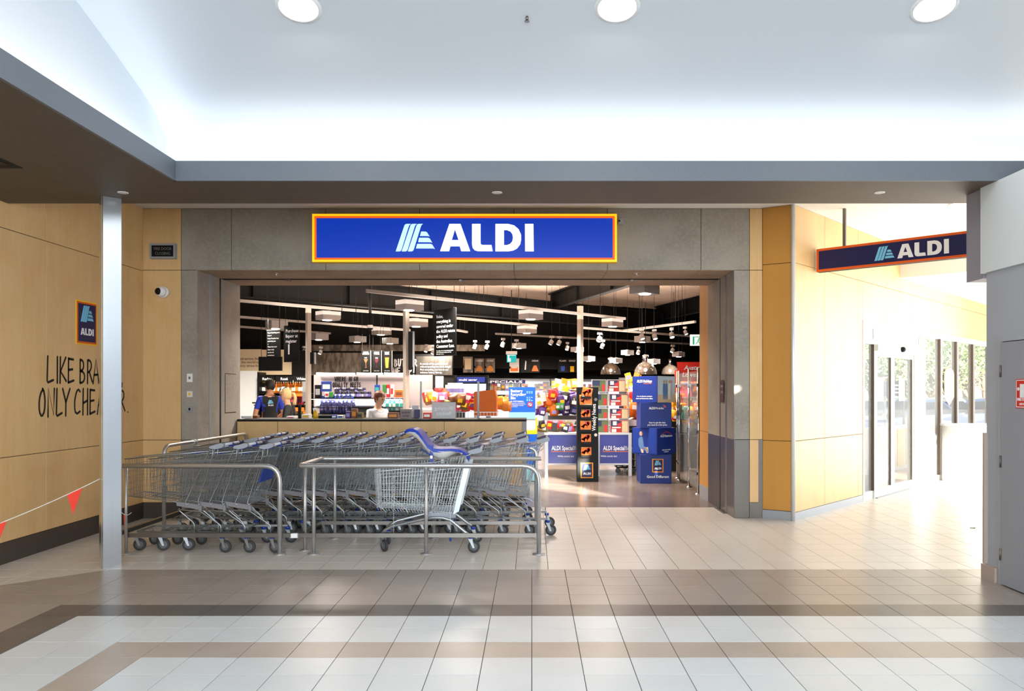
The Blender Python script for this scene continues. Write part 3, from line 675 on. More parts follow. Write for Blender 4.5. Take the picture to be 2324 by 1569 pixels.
def handle_parts(t, hx, hz, hw=.285):
    q = MB(); q.cyl((hx,-hw+.03,hz),(hx,hw-.03,hz),.0145,n=12); q.build('handle', 'bar_white', t)
    q = MB(); q.cyl((hx,-.02,hz),(hx,.02,hz),.0165,n=12); q.box((hx-.03,-.018,hz-.03),(hx+.012,.018,hz+.0)); q.build('coin_lock', 'blue_plastic', t)
    for s in (-1, 1):
        q = MB(); a, b_ = s*(hw-.045), s*hw
        q.prism([(hx+.02,hz+.014),(hx-.02,hz+.018),(hx-.12,hz-.012),(hx-.125,hz-.03),(hx-.07,hz-.042),(hx-.01,hz-.03),(hx+.022,hz-.012)], min(-a,-b_), max(-a,-b_), 0, Matrix.Rotation(PI/2,4,'X'))
        q.build('handle_cap', 'cap_grey' if s < 0 else 'cap_shaded', t)  # far cap is darker: its shade is put into the colour
        if s > 0: q = MB(); q.cyl((hx,s*(hw-.10),hz),(hx,s*(hw-.045),hz),.0185,n=12); q.build('handle_collar', 'cap_shaded', t)
mat('cap_shaded', (52, 56, 84), 0.45); mat('band_grey', (128, 126, 130), .5)
def make_trolley():
    t = thing('shopping_trolley', 'trolley', 'shopping trolley')
    q, side = basket_mesh(-1.0,.56,-1.02,.938, -.24,.475,-.085,1.03, .19,.262)
    q.build('basket', 'wire_shaded', t); q = MB()  # mesh darker than the frame wires: inner shade put into the colour
    # two long frame wires on each side, hooked under the basket and bent over at the handle
    for s in (-1, 1):
        for x0, x1 in ((-.37,-.125),(-.245,-.075)):
            y = s*.268
            q.tube([V((x0+.035,y,.50)),V((x0+.01,y,.485)),V((x0,y,.51)),V((x1,y,1.04)),V((x1+.015,y,1.06)),V((x1+.035,y,1.055)),V((x1+.03,y,.985)),V((x1-.01,y,.955))], .0045, 5)
        q.tube([V((-.12,s*.268,1.06)), V((-.05,s*.275,1.085))], .0045, 5)
    q.tube([V((-.085,-.262,1.03)),V((-1.02,-.19,.938)),V((-1.02,.19,.938)),V((-.085,.262,1.03))], .006, 6)
    for s in (-1, 1): q.tube([V((-.24,s*.236,.475)), V((-1.0,s*.171,.56))], .005, 5)
    q.build('frame_wire', 'galv', t)
    q = MB()
    for i in range(13):
        y = lerp(-.245,.245,i/12); q.tube([V((-.225,y*.92,.48)), V((-.075,y,1.02))], WR, 4, 0, False)
    for k in range(5):
        u = k/4; q.tube([V((lerp(-.225,-.075,u),-.25*lerp(.92,1,u),lerp(.48,1.02,u))), V((lerp(-.225,-.075,u),.25*lerp(.92,1,u),lerp(.48,1.02,u)))], WR*1.4, 4, 0, False)
    q.build('rear_gate', 'wire_shaded', t)
    q = MB()
    q.add([(-.34,-.21,.985),(-.34,.21,.985),(-.12,.22,1.025),(-.12,-.22,1.025),(-.34,-.21,.992),(-.34,.21,.992),(-.12,.22,1.032),(-.12,-.22,1.032)], [(3,2,1,0),(4,5,6,7),(0,1,5,4),(1,2,6,5),(2,3,7,6),(3,0,4,7)])
    q.build('child_seat_flap', 'blue_plastic', t)
    handle_parts(t, 0.0, 1.087)
    for s in (-1, 1):
        q = MB(); q.add([(-.47,s*.25,.515),(-.215,s*.258,.482),(-.215,s*.258,.43),(-.46,s*.25,.472),(-.47,s*.262,.515),(-.215,s*.27,.482),(-.215,s*.27,.43),(-.46,s*.262,.472)], [(0,1,2,3),(7,6,5,4),(0,4,5,1),(1,5,6,2),(2,6,7,3),(3,7,4,0)])
        q.cbox((-.235,s*.25,.42),(-.205,s*.276,.475),.004); q.build('bumper_strip', 'band_grey', t)
        q = MB(); y = s*.262
        q.tube([V((-.45,y,.435)),V((-.22,y,.415)),V((-.03,y,.285)),V((-.015,y,.265)),V((-.015,y,.185))], .0065, 6)
        q.tube([V((-.44,y*.97,.45)),V((-.435,y*.97,.42)),V((-.30,y*.97,.305)),V((-.288,y*.97,.285)),V((-.285,y*.97,.19))], .0055, 6)
        q.build('leg', 'galv', t)
    q = MB()
    for s in (-1, 1):
        q.tube([V((.0,s*.265,.185)), V((-.9,s*.165,.195))], .015, 4, 0, True)
    q.tube([V((-.9,-.175,.195)), V((-.9,.175,.195))], .014, 4); q.tube([V((-.62,-.2,.195)), V((-.62,.2,.195))], .006, 4)
    for y in (-.1,-.035,.035,.1): q.tube([V((-.88,y,.205)), V((-.30,y*1.4,.215))], .0035, 4, 0, False)
    q.tube([V((-.30,-.23,.215)), V((-.30,.23,.215))], .005, 4)
    q.tube([V((-.30,-.2,.2)), V((-.55,-.12,.33)), V((-.55,.12,.33)), V((-.30,.2,.2))], .004, 4)
    q.build('chassis', 'galv_dark', t)
    for s in (-1, 1):
        caster(t, .0, s*.262, True, s*.12); caster(t, -.92, s*.165, False, -s*.2)
    return t
proto = make_trolley(); used = [0]
ORD = ['first','second','third','fourth','fifth','sixth','seventh','eighth','ninth','tenth','eleventh','twelfth','thirteenth','fourteenth']
def place_trolley(x, y, label, group, rz=0.0):
    o = proto if used[0] == 0 else copy_tree(proto); used[0] += 1
    o.location = (x, y, 0); o.rotation_euler = (0,0,rz); o['label'] = label; o['group'] = group
    return o
for i, px in enumerate((503.8,558.6,616.6)):
    place_trolley(X(px,8.03)+.0, 8.30, 'grey wire trolley nested behind the near left rail, %s of three from the steel post' % ORD[i], 'nested trolleys behind the near left rail', random.uniform(-.006,.006))
for i, px in enumerate((575,629,680,727,777,827,872,923,975,1025,1076,1129,1190,1237)):
    place_trolley(X(px,8.98)+.03, 9.255, 'grey wire trolley in the middle nested row, %s from its left end' % ORD[i], 'middle nested row of trolleys', random.uniform(-.012,.012))
for i, px in enumerate((654,697,743,789,833,877,922,967,1012,1056,1100,1144,1194)):
    place_trolley(X(px,10.42)-.01, 10.13, 'grey wire trolley in the rear nested row by the counter, %s from its left end' % ORD[i], 'rear nested row of trolleys', random.uniform(-.012,.012))

FLAP = None
def add_flap(t):
    q = MB(); q.add([(-.115,-.2,.84),(-.115,.2,.84),(-.155,.2,.70),(-.155,-.2,.70),(-.105,-.2,.84),(-.105,.2,.84),(-.145,.2,.70),(-.145,-.2,.70)], [(0,1,2,3),(7,6,5,4),(0,4,5,1),(1,5,6,2),(2,6,7,3),(3,7,4,0)])
    q.build('seat_flap_panel', 'blue_plastic', t)
for o in [o for o in COL.objects if o.name.startswith('shopping_trolley') and o.parent is None and ('third of three' in o['label'] or 'fourteenth' in o['label'])]: add_flap(o)
# ---- single trolley with the baby seat, inside the loop rail
t = thing('shopping_trolley', 'single shiny trolley with a curved blue and white baby seat, inside the loop rail', 'shopping trolley', (X(1066,8.0),8.29,0), math.radians(1.0))
q, side = basket_mesh(-.96,.45,-.985,.845, -.19,.40,-.045,.945, .185,.258, 30, 6)
for s in (-1, 1):
    for x0, x1 in ((-.33,-.09),(-.42,-.2)): q.tube([V((x0+.03,s*.262,.43)),V((x0,s*.262,.42)),V((x1,s*.264,.95)),V((x1+.04,s*.264,.965))], .0035, 5)
for i in range(26):
    u = i/26; a = side(-1,u,0); q.tube([a, a+V((.02,0,-.03))], .0018, 4, 0, False)
q.build('basket', 'galv', t)
q = MB()
for i in range(13): y = lerp(-.235,.235,i/12); q.tube([V((-.18,y*.92,.41)), V((-.04,y,.94))], WR, 4, 0, False)
for k in range(5): u = k/4; q.tube([V((lerp(-.18,-.04,u),-.24,lerp(.41,.94,u))), V((lerp(-.18,-.04,u),.24,lerp(.41,.94,u)))], WR*1.4, 4, 0, False)
q.build('rear_gate', 'galv', t)
for s in (-1, 1):
    q = MB(); y0, y1 = s*.255, s*.272
    q.prism([(-.175,.385),(-.115,.42),(.0,.90),(-.055,.90)], min(-y0,-y1), max(-y0,-y1), 0, Matrix.Rotation(PI/2,4,'X')); q.build('rear_upright', 'galv', t)
    q = MB(); q.tube([V((-.18,s*.26,.86)),V((-.12,s*.268,.955)),V((-.02,s*.274,.985)),V((.06,s*.278,1.03))], .006, 6); q.build('handle_arm', 'galv', t)
    q = MB(); pts = [V((-.90,s*.165,.185)),V((-.875,s*.17,.215)),V((-.80,s*.175,.255)),V((-.46,s*.21,.335)),V((-.38,s*.22,.348)),V((-.28,s*.23,.346)),V((-.2,s*.24,.325)),V((-.05,s*.258,.205)),V((-.02,s*.262,.18))]
    q.tube(pts, .0165, 10); q.build('chassis_tube', 'galv', t)
    q = MB(); q.box((-.44,s*.2-.02,.345),(-.15,s*.235+.02,.40)); q.build('bumper_strip', 'cap_grey', t)
    caster(t, .0, s*.262, True, s*.05); caster(t, -.90, s*.165, True, 1.2*s+.3)
q = MB(); q.tube([V((-.42,-.21,.34)), V((-.42,.21,.34))], .01, 6); q.tube([V((-.86,-.17,.225)), V((-.86,.17,.225))], .01, 6); q.build('cross_bar', 'galv', t)
handle_parts(t, .10, 1.04)
def chain(par, x, y, z0, z1):
    q = MB(); n = int((z0-z1)/.02)
    for i in range(n):
        z = z0-i*.02; d = .004
        if i % 2: q.tube([V((x-d,y,z)),V((x+d,y,z)),V((x+d,y,z-.024)),V((x-d,y,z-.024))], .0015, 4, 0, False, True)
        else: q.tube([V((x,y-d,z)),V((x,y+d,z)),V((x,y+d,z-.024)),V((x,y-d,z-.024))], .0015, 4, 0, False, True)
    c = q.build('chain', 'galv', par)
    q = MB(); q.lathe([(0,.02),(.006,.018),(.013,.002),(.011,-.02),(.004,-.03),(0,-.03)], (x,y,z1-.02), 10); q.build('chain_key', 'blue_plastic', c)
chain(t, -.77, -.285, .80, .20); chain(t, -.2, -.29, .80, .17)
# baby seat: an S shaped shell swept across, blue liner in a white shell
st = bpy.data.objects.new('baby_seat', None); COL.objects.link(st); st.parent = t; st.location = (-.32,-.0,.985); st['label'] = 'moulded baby seat, blue liner in a white shell'
prof_s = [(-.36,.235),(-.33,.262),(-.27,.268),(-.215,.245),(-.17,.19),(-.12,.115),(-.06,.07),(.02,.062),(.12,.066),(.20,.055),(.26,.02),(.295,-.05)]
def sweep(prof, halfw, bulge, thick, name, m, dz):
    q = MB(); cols = [-1,-.92,-.7,-.35,0,.35,.7,.92,1]; vs = []
    for i, (x, z) in enumerate(prof):
        u = i/(len(prof)-1); hw = halfw*(.62+.38*math.sin(PI*min(1,max(0,u*.9+.12))))
        for c in cols: vs.append((x, c*hw, z+bulge*(abs(c)**3)*math.sin(PI*u)-dz))
    n = len(cols); fs = [(i*n+j,(i+1)*n+j,(i+1)*n+j+1,i*n+j+1) for i in range(len(prof)-1) for j in range(n-1)]
    o_ = len(vs); vs2 = [(x, y, z-thick*(.35+.65*(abs(y)/halfw))) for x, y, z in vs]
    q.add(vs+vs2, [f[::-1] for f in fs]+[tuple(k+o_ for k in f) for f in fs], 0, True)
    edge = [i*n for i in range(len(prof))]+[(len(prof)-1)*n+j for j in range(1,n)]+[i*n+n-1 for i in range(len(prof)-2,-1,-1)]+[j for j in range(n-2,0,-1)]
    q.f += [(edge[i],edge[(i+1)%len(edge)],edge[(i+1)%len(edge)]+o_,edge[i]+o_) for i in range(len(edge))]; q.m += [0]*len(edge); q.s += [False]*len(edge)
    return q.build(name, m, st)
sweep(prof_s, .215, -.008, .036, 'seat_liner', 'blue_seat', 0)
under = [(-.35,.215),(-.30,.20),(-.24,.16),(-.19,.10),(-.14,.03),(-.07,-.03),(.0,-.055),(.06,-.05),(.12,-.015),(.18,.015),(.235,.02)]
q = MB(); cols = [-1,-.86,-.5,0,.5,.86,1]; vs = []
for i, (x, z) in enumerate(under):
    zt = [zz for xx, zz in prof_s]; ztop = None
    for (xa_,za_),(xb_,zb_) in zip(prof_s, prof_s[1:]):
        if xa_ <= x <= xb_: ztop = lerp(za_,zb_,(x-xa_)/(xb_-xa_))
    ztop = (ztop or z)-.03
    for c in cols: vs.append((x, c*.206, lerp(z, ztop, abs(c)**7)))
n = len(cols); q.add(vs, [(i*n+j,(i+1)*n+j,(i+1)*n+j+1,i*n+j+1) for i in range(len(under)-1) for j in range(n-1)], 0, True); q.build('seat_shell', 'white', st)
q = MB(); q.box((-.095,-.19,-.10),(-.065,-.155,.10)); q.box((-.095,-.155,-.10),(-.065,.155,-.085)); q.build('seat_bracket', 'blue_plastic', st)
q = MB(); q.box((-.10,-.193,-.16),(-.06,-.15,-.10)); q.box((-.092,-.196,-.04),(-.068,-.19,-.01)); q.build('seat_clamp', 'galv', st)
q = MB(); q.tube([V((-.09,-.2,.0)),V((-.13,-.21,.02)),V((-.18,-.205,.06))], .012, 6, flat=.5); q.build('strap', 'blue_plastic', st)
q = MB(); q.box((.0,-.03,-.1),(.03,.03,-.04)); q.build('seat_foot', 'white', st)

# ---- shop sign on the header
sg = thing('shop_sign', 'large lit blue shop sign with orange and yellow border on the concrete header', 'sign', (0,0,0))
Ys = 10.07; x0, x1, z0, z1 = X(709,Ys), X(1400,Ys), Z(595,Ys), Z(486,Ys)
q = MB(); q.box((x0,Ys,z0),(x1,YW-.001,z1)); q.build('sign_case', 'yellow', sg)
def frame(mb, x0, x1, z0, z1, w_, y0, y1, mi=0, M=None):
    mb.box((x0,y0,z0),(x1,y1,z0+w_),mi,M); mb.box((x0,y0,z1-w_),(x1,y1,z1),mi,M); mb.box((x0,y0,z0+w_),(x0+w_,y1,z1-w_),mi,M); mb.box((x1-w_,y0,z0+w_),(x1,y1,z1-w_),mi,M)
q = MB(); frame(q, x0, x1, z0, z1, .028, Ys-.012, Ys-.001); q.build('sign_border', 'sign_yellow', sg)
q = MB(); frame(q, x0+.028, x1-.028, z0+.028, z1-.028, .025, Ys-.009, Ys-.001); q.build('sign_border', 'sign_orange', sg)
q = MB(); q.box((x0+.053,Ys-.007,z0+.053),(x1-.053,Ys-.001,z1-.053)); q.build('sign_panel', 'sign_blue', sg)
k = (X(1211,Ys)-X(898,Ys))/1965
q = MB(); emblem(q, T_(X(898.5,Ys),Ys-.012,Z(571.2,Ys)) @ RX, k, 0); q.build('emblem', 'sign_emblem', sg)
q = MB(); logo(q, T_(X(999,Ys),Ys-.012,Z(571.2,Ys)) @ RX, k, 0); q.build('lettering', 'sign_letter', sg)
sb = thing('alarm_box', 'small grey sounder box at the right end of the lit shop sign', 'alarm', (X(1408,10.15),10.15,Z(503,10.15)))
q = MB(); q.cbox((-.035,-.04,-.04),(.035,.05,.04),.01); q.build('housing', 'grey', sb); q = MB(); q.cyl((-.02,-.041,.0),(-.02,-.045,.0),.014,n=14); q.build('lens', 'charcoal', sb)

# ---- hanging sign in the corridor
hs = thing('hanging_sign', 'dark blue hanging sign with orange border over the corridor', 'sign', (4.02,10.22,0), AD-PI/2)
# local x along the sign (left end at -.345), faces local -y
z0, z1 = 3.19, 3.49
q = MB(); q.box((-.345,-.05,z0),(1.985,.05,z1)); q.build('sign_case', 'charcoal', hs)
q = MB(); frame(q, -.345, 1.985, z0, z1, .03, -.056, -.05); q.build('sign_border', 'orange', hs)
q = MB(); q.box((-.315,-.054,z0+.03),(1.955,-.05,z1-.03)); q.build('sign_panel', 'brand_navy', hs)
k = .170/392; s0 = .82-1965*k/2
q = MB(); emblem(q, T_(s0,-.058,3.253) @ RX, k, 0); q.build('emblem', 'cyan_logo', hs)
q = MB(); logo(q, T_(s0+631*k,-.058,3.253) @ RX, k, 0); q.build('lettering', 'white', hs)
for s in (0, 1.64):
    q = MB(); q.box((s-.018,-.018,z1),(s+.018,.018,WZ)); q.build('hanger_rod', 'steel_dark', hs)

# ---- small fittings
fd = thing('fire_door_sign', 'black FIRE DOOR CLOSING light box in a grey frame on plywood', 'sign', (X(369,10.15),YW-.03,Z(570,10.15)))
q = MB(); frame(q, -.165, .165, -.097, .097, .025, -.03, .03); q.build('sign_frame', 'grey', fd)
q = MB(); q.box((-.14,-.02,-.072),(.14,.03,.072)); q.build('sign_panel', 'black', fd)
q = MB(); words(q, 'FIRE DOOR', 0, -.0215, .012, .052, 0, .006, 'CENTER', fit=.225); words(q, 'CLOSING', 0, -.0215, -.047, .052, 0, .006, 'CENTER', fit=.19); q.build('lettering', 'midgrey', fd)
cm = thing('dome_camera', 'round white security camera with a black eye on the left plywood strip', 'camera', (X(368,10.15),YW-.012,Z(663,10.15)))
q = MB(); q.lathe([(0,0),(.075,0),(.075,.03),(.062,.045),(0,.05)], (0,0,0), 20, 0, RX); q.sphere((0,-.07,0),.066,18,12,0); q.build('housing', 'white', cm)
q = MB(); q.sphere((-.012,-.112,.0),.045,16,10,0,(1,.7,1)); q.build('lens', 'black', cm)
for py, nm, lb, m2, hh in ((858,'wall_switch','white wall plate on the concrete left of the opening, topmost of three','white',.055),(895,'wall_switch','white wall plate with yellow button on the concrete, middle of three','offwhite',.038),(929,'wall_switch','grey wall plate on the concrete, lowest of three','grey',.036)):
    sw = thing(nm, lb, 'switch', (X(431,YW),YW-.001,Z(py,YW)))
    q = MB(); q.cbox((-.036,-.012,-hh),(.036,0,hh),.004); q.build('plate', m2, sw)
    q = MB(); q.cbox((-.012,-.018,-.016),(.012,-.012,.016),.003); q.build('button', {'white':'midgrey','offwhite':'yellow','grey':'charcoal'}[m2], sw)
for px, lb in ((279,'small round downlight in the brown soffit above the steel post'),(1128,'small round downlight in the brown soffit above the shop sign'),(1996,'small round downlight in the brown soffit above the hanging sign')):
    p = A(px,437,3.42); dl = thing('soffit_downlight', lb, 'light', (p.x,p.y,3.42))
    q = MB(); q.lathe([(.036,-.004),(.046,-.004),(.046,0)], (0,0,0), 20); q.build('trim_ring', 'white', dl); q = MB(); q.lathe([(0,-.002),(.036,-.002)], (0,0,0), 20); q.build('diffuser', 'offwhite', dl)
for x_, lb in ((-1.64,'round ceiling downlight glowing in the vault, left of three'),(.60,'round ceiling downlight glowing in the vault, middle of three'),(2.83,'round ceiling downlight glowing in the vault, right of three')):
    dl = thing('ceiling_downlight', lb, 'light', (x_,5.59,4.333)); dl.rotation_euler = (math.radians(-14.5),0,0)
    q = MB(); q.lathe([(.135,-.006),(.155,-.006),(.165,.01)], (0,0,0), 28); q.build('trim_ring', 'white', dl); q = MB(); q.lathe([(0,-.004),(.14,-.004)], (0,0,0), 28); q.build('diffuser', 'lamp_disc', dl)
    area('downlight_lamp', (x_,5.53,4.27), (.26,.26), 9, (1,.97,.92), (0,0,0), 'DISK')
p = A(2175,463,WZ); dl = thing('ceiling_downlight', 'round downlight in the flat white ceiling over the corridor sign', 'light', (p.x,p.y,WZ))
q = MB(); q.lathe([(.1,-.006),(.12,-.006),(.12,0)], (0,0,0), 24); q.build('trim_ring', 'white', dl); q = MB(); q.lathe([(0,-.004),(.1,-.004)], (0,0,0), 24); q.build('diffuser', 'lamp_soft', dl)
vg = thing('ceiling_vent', 'dark rectangular vent in the brown soffit at far left', 'vent', (-4.07,6.36,3.42))
q = MB(); q.box((-.6,-1.0,-.004),(0,0,.0)); q.build('vent_frame', 'charcoal', vg)
for i in range(6):
    q = MB(); q.box((-.56,-.95+i*.15,-.008),(-.04,-.95+i*.15+.08,-.004)); q.build('vent_blade', 'black', vg)
sp = thing('ceiling_sprinkler', 'tiny sprinkler head under the raised white ceiling', 'sprinkler', (X(1196,5.68),5.68,4.318))
q = MB(); q.cyl((0,0,0),(0,0,-.035),.01,n=10); q.cyl((0,0,-.04),(0,0,-.044),.018,n=12); q.cyl((0,0,-.035),(0,0,-.04),.004,n=6); q.build('head', 'steel_dark', sp)
for px, lb in ((627,'chrome sprinkler under the portal soffit, above the left part of the opening'),(1445,'chrome sprinkler under the portal soffit, above the right part of the opening')):
    sp = thing('portal_sprinkler', lb, 'sprinkler', (X(px,10.45),10.45,zH))
    q = MB(); q.lathe([(0,-.001),(.035,-.001),(.035,-.006),(.012,-.008),(.012,-.02),(.006,-.03),(.02,-.034),(.02,-.037),(0,-.037)], (0,0,0), 16); q.build('head', 'chrome', sp)
for px, lb in ((655,'small latch on the shutter slot, leftmost of three'),(1045,'small latch on the shutter slot, middle of three'),(1434,'small latch on the shutter slot, rightmost of three')):
    sp = thing('shutter_latch', lb, 'latch', (X(px,11.03),11.03,zH)); q = MB(); q.cbox((-.03,-.02,-.03),(.03,.03,-.005),.006); q.cyl((0,-.02,-.02),(0,-.03,-.02),.012,n=10); q.build('latch_body', 'steel_dark', sp)
jp = thing('jamb_plate', 'narrow dark red label plate on the grey right reveal', 'sign', (xR-.013,10.79,1.63), -PI/2)
q = MB(); q.box((-.09,-.004,-.15),(.09,0,.15)); q.build('plate', mat('dark_red', (92,42,42), .6).name, jp)
q = MB(); words(q, 'PUSH BAR', 0,-.005,.05,.05,0,.008,'CENTER', fit=.13); words(q, 'SHUTTER', 0,-.005,-.03,.05,0,.008,'CENTER', fit=.13); q.build('lettering', 'grey', jp)
lt = FL(2207,1199); o = MB(); o.add([(-.03,-.02,.001),(.03,-.015,.001),(.035,.02,.001),(-.02,.02,.001),(-.03,-.02,.006),(.03,-.015,.012),(.035,.02,.006),(-.02,.02,.01)], [(3,2,1,0),(4,5,6,7),(0,1,5,4),(1,2,6,5),(2,3,7,6),(3,0,4,7)]); oo = o.build('paper_scrap', 'grey', None, (lt.x,lt.y,0)); tag(oo, 'scrap of paper lying on the corridor tiles', 'litter')
# ---------------------------------------------------------------- inside the shop: shell
noisy(mat('roof_deck', (222, 202, 184), 0.8), [((1.5,1.5,1), 4, (206,182,162), .35, .7, .6)]); mat('beam_dark', (13, 13, 14), 0.6, spec=.3); mat('wall_dark', (23, 22, 21), 0.8, spec=.2)
noisy(mat('concrete_dark', (150, 141, 128), 0.75), [((9,9,3), 5, (84,77,69), .42, .62, .9), ((40,40,20), 3, (150,140,124), .55, .72, .6)])
noisy(mat('concrete_board', (84, 78, 71), 0.75), [((9,9,3), 5, (56,51,46), .4, .65, .8)]); mat('cream', (228, 208, 172), 0.7); mat('panel_mauve', (150, 138, 138), 0.7); mat('fridge_white', (226, 230, 230), 0.5); mat('shelf_lit', (235, 240, 250), 0.5, emit=(220,232,255), es=1.6)
mat('green_sign', (0, 150, 90), 0.5, emit=(0,160,100), es=.8); mat('teal_sign', (0, 150, 150), 0.5, emit=(0,160,160), es=.8); mat('sign_white', (240,244,240), 0.5, emit=(240,246,240), es=.9)
mat('glassware', (198, 178, 156), 0.05, 0.0, 0.8, alpha=.55); mat('glass_pane', (235, 240, 240), 0.03, 0.0, 0.9, alpha=.12); mat('clear_strip', (200,200,204), .3, alpha=.75)
for nm, c in (('p_red',(206,40,34)),('p_orange',(232,110,24)),('p_yellow',(246,190,30)),('p_green',(60,140,60)),('p_purple',(84,52,128)),('p_pink',(226,72,110)),('p_cyan',(60,180,170)),
              ('p_blue',(34,66,160)),('p_brown',(120,72,40)),('p_white',(238,236,230)),('p_wine',(70,24,30)),('p_amber',(222,140,40)),('p_dark',(40,36,40)),('p_olive',(110,104,50)),('p_lilac',(150,140,200)),('p_navy',(34,34,82))):
    per_object(mat(nm, c, 0.4), .12)
def place(o, lbl, cat, grp=None): tag(o, lbl, cat, grp); return o
BL, BR = V((-9.6,21.5,0)), V((7.4,30.6,0)); bd_ = (BR-BL).normalized(); AB = math.atan2(bd_.y, bd_.x)
def on_back(px, off=0.0):                       # point of the shop's rear wall line seen at px, brought forward by off
    r = (px-CX)/F; n_ = V((bd_.y,-bd_.x,0)); a = BL+n_*off
    t = (r*a.y-a.x)/(bd_.x-r*bd_.y); return a+bd_*t
ws = struct('wall_shop_rear', 'dark rear wall of the shop')
q = MB(); Lb = (BR-BL).length; M_B = T_(BL.x,BL.y,0) @ RZ(AB); q.box((0,0,0),(Lb,.2,5.6),0,M_B); q.build('backing', 'wall_dark', ws)
q = MB(); q.box((0,-.5,2.35),(Lb,0,2.42),0,M_B); q.box((0,-.48,2.42),(Lb,-.4,2.78),0,M_B); q.build('bulkhead', 'wall_dark', ws)
q = MB(); q.prism([(BL.x,BL.y),(-7.2,11.9),(-7.4,11.8),(BL.x-.3,BL.y)], 0, 5.0); o = q.build('wall_shop_left', 'wall_dark'); tag(o, 'dark left wall of the shop', None, None, 'structure')
q = MB(); q.prism([(2.98,12.3),(7.5,31.2),(7.7,31.2),(3.2,12.3)], 0, 5.6); o = q.build('wall_shop_right', 'wall_dark'); tag(o, 'dark right wall of the shop', None, None, 'structure')
# ribbed roof deck (ribs along the shop's long direction)
rd = MB(); a45 = math.radians(42); MRD = T_(-7.5,11.5,0) @ RZ(a45-PI/2)
n = 136; vs = []; 
for i in range(n):
    xx = -21+i*.21
    for k, (dx, dz) in enumerate(((0,0),(.10,0),(.13,.035),(.18,.035))):
        pw = MRD @ V((xx+dx,0,0)); du = MRD.to_3x3() @ V((0,1,0)); wv = V((7.5-2.98,31.2-12.3)); 
        yc = ((2.98-pw.x)*wv.y-(12.3-pw.y)*wv.x)/(du.x*wv.y-du.y*wv.x)      # stop at the right wall of the shop
        yc = max(-6, min(30, yc))
        for yy in (min(-6,yc), yc): vs.append((xx+dx, yy, 4.62+dz))
fs = [(2*j, 2*j+2, 2*j+3, 2*j+1) for j in range(len(vs)//2-1)]
rd.add(vs, fs, 0, False, MRD); o = rd.build('ceiling_shop_deck', 'roof_deck'); tag(o, 'ribbed tan roof deck over the shop', None, None, 'structure')
# beams
def ibeam(pa, pb, ht, wd, name, label, m='beam_dark'):
    """steel I beam, bottom flange centred on pa-pb"""
    d = pb-pa; L = d.length; M = T_(pa.x,pa.y,pa.z) @ RZ(math.atan2(d.y, d.x))
    q = MB(); q.box((0,-wd/2,0),(L,wd/2,.03),0,M); q.box((0,-wd/2,ht-.03),(L,wd/2,ht),0,M); q.box((0,-.012,.03),(L,.012,ht-.03),0,M)
    for k in range(1, int(L/2.4)): q.box((k*2.4,-wd/2+.01,.03),(k*2.4+.012,wd/2-.01,ht-.03),0,M)
    o = q.build(name, m); return tag(o, label, None, None, 'structure')
ba, bb = A(530,675,3.7), A(1320,737,3.7); d_ = (bb-ba).normalized()
ibeam(ba-d_*2, bb+d_*7, .62, .22, 'ceiling_beam', 'long dark steel roof beam across the shop')
ba, bb = A(1250,690,4.3), A(1377,649,4.3); d_ = (bb-ba).normalized(); ba.z = bb.z = 4.12
ibeam(ba, bb+d_*5, .48, .18, 'ceiling_beam', 'dark cross beam running towards the shop front')
ba, bb = A(1490,716,4.3), A(1600,692,4.3); d_ = (bb-ba).normalized(); ba.z = bb.z = 4.1
ibeam(ba, bb+d_*3, .5, .18, 'ceiling_beam', 'dark cross beam at the right of the shop')
ba, bb = A(545,735,4.2), A(690,703,4.2); ba.z = bb.z = 4.1; ibeam(ba, bb, .45, .18, 'ceiling_beam', 'dark cross beam at the left of the shop')
ba, bb = A(560,775,3.7), A(1590,800,3.7); d_ = (bb-ba).normalized(); ibeam(ba, V((bb.x*.55+ba.x*.45, bb.y*.55+ba.y*.45, 3.7)), .55, .2, 'ceiling_beam', 'far dark roof beam')
# lighting rails hung on wires
RAILZ = 3.3
def rail(p, c, label, z=RAILZ, wires=3):
    a, b_ = A(p[0],p[1],z), A(c[0],c[1],z); t = thing('light_rail', label, 'lighting track', a)
    d = b_-a; an = math.atan2(d.y, d.x); L = d.length; M = RZ(an)
    q = MB(); q.box((0,-.03,0),(L,.03,.055),0,M); q.build('track', 'rail_grey', t)
    for k in range(wires):
        s = L*(k+.5)/wires; pp = M @ V((s,0,.055)); q = MB(); q.cyl(pp, (pp.x,pp.y,4.62-z), .006, n=5, sm=False); q.build('hanger_wire', 'charcoal', t)
    return a, b_, an
rails = []
for p, c, lb in (((832,664),(1418,726),'grey light rail hanging nearest the shop opening'),((540,686),(980,722),'grey light rail above the first post at left'),((1038,725),(1218,742),'short grey light rail right of the returns sign'),
                 ((540,722),(930,752),'light rail behind the S hooks at left'),((540,744),(925,772),'lower light rail at left, in front of the liquor sign'),((1316,746),(1590,767),'light rail right of the wide post carrying one spot'),
                 ((1125,760),(1590,784),'long light rail behind the wide post'),((1040,772),(1590,792),'lowest long light rail over the domed lamps'),((540,772),(770,782),'far light rail over the wine wall'),((1578,733),(1415,753),'light rail with four spots at right'),
                 ((960,795),(1340,812),'far light rail over the bakery boards'),((1038,752),(1060,756),'stub of light rail beside the returns sign')):
    rails.append(rail(p, c, lb, RAILZ, 4 if abs(p[0]-c[0]) > 300 else 2))
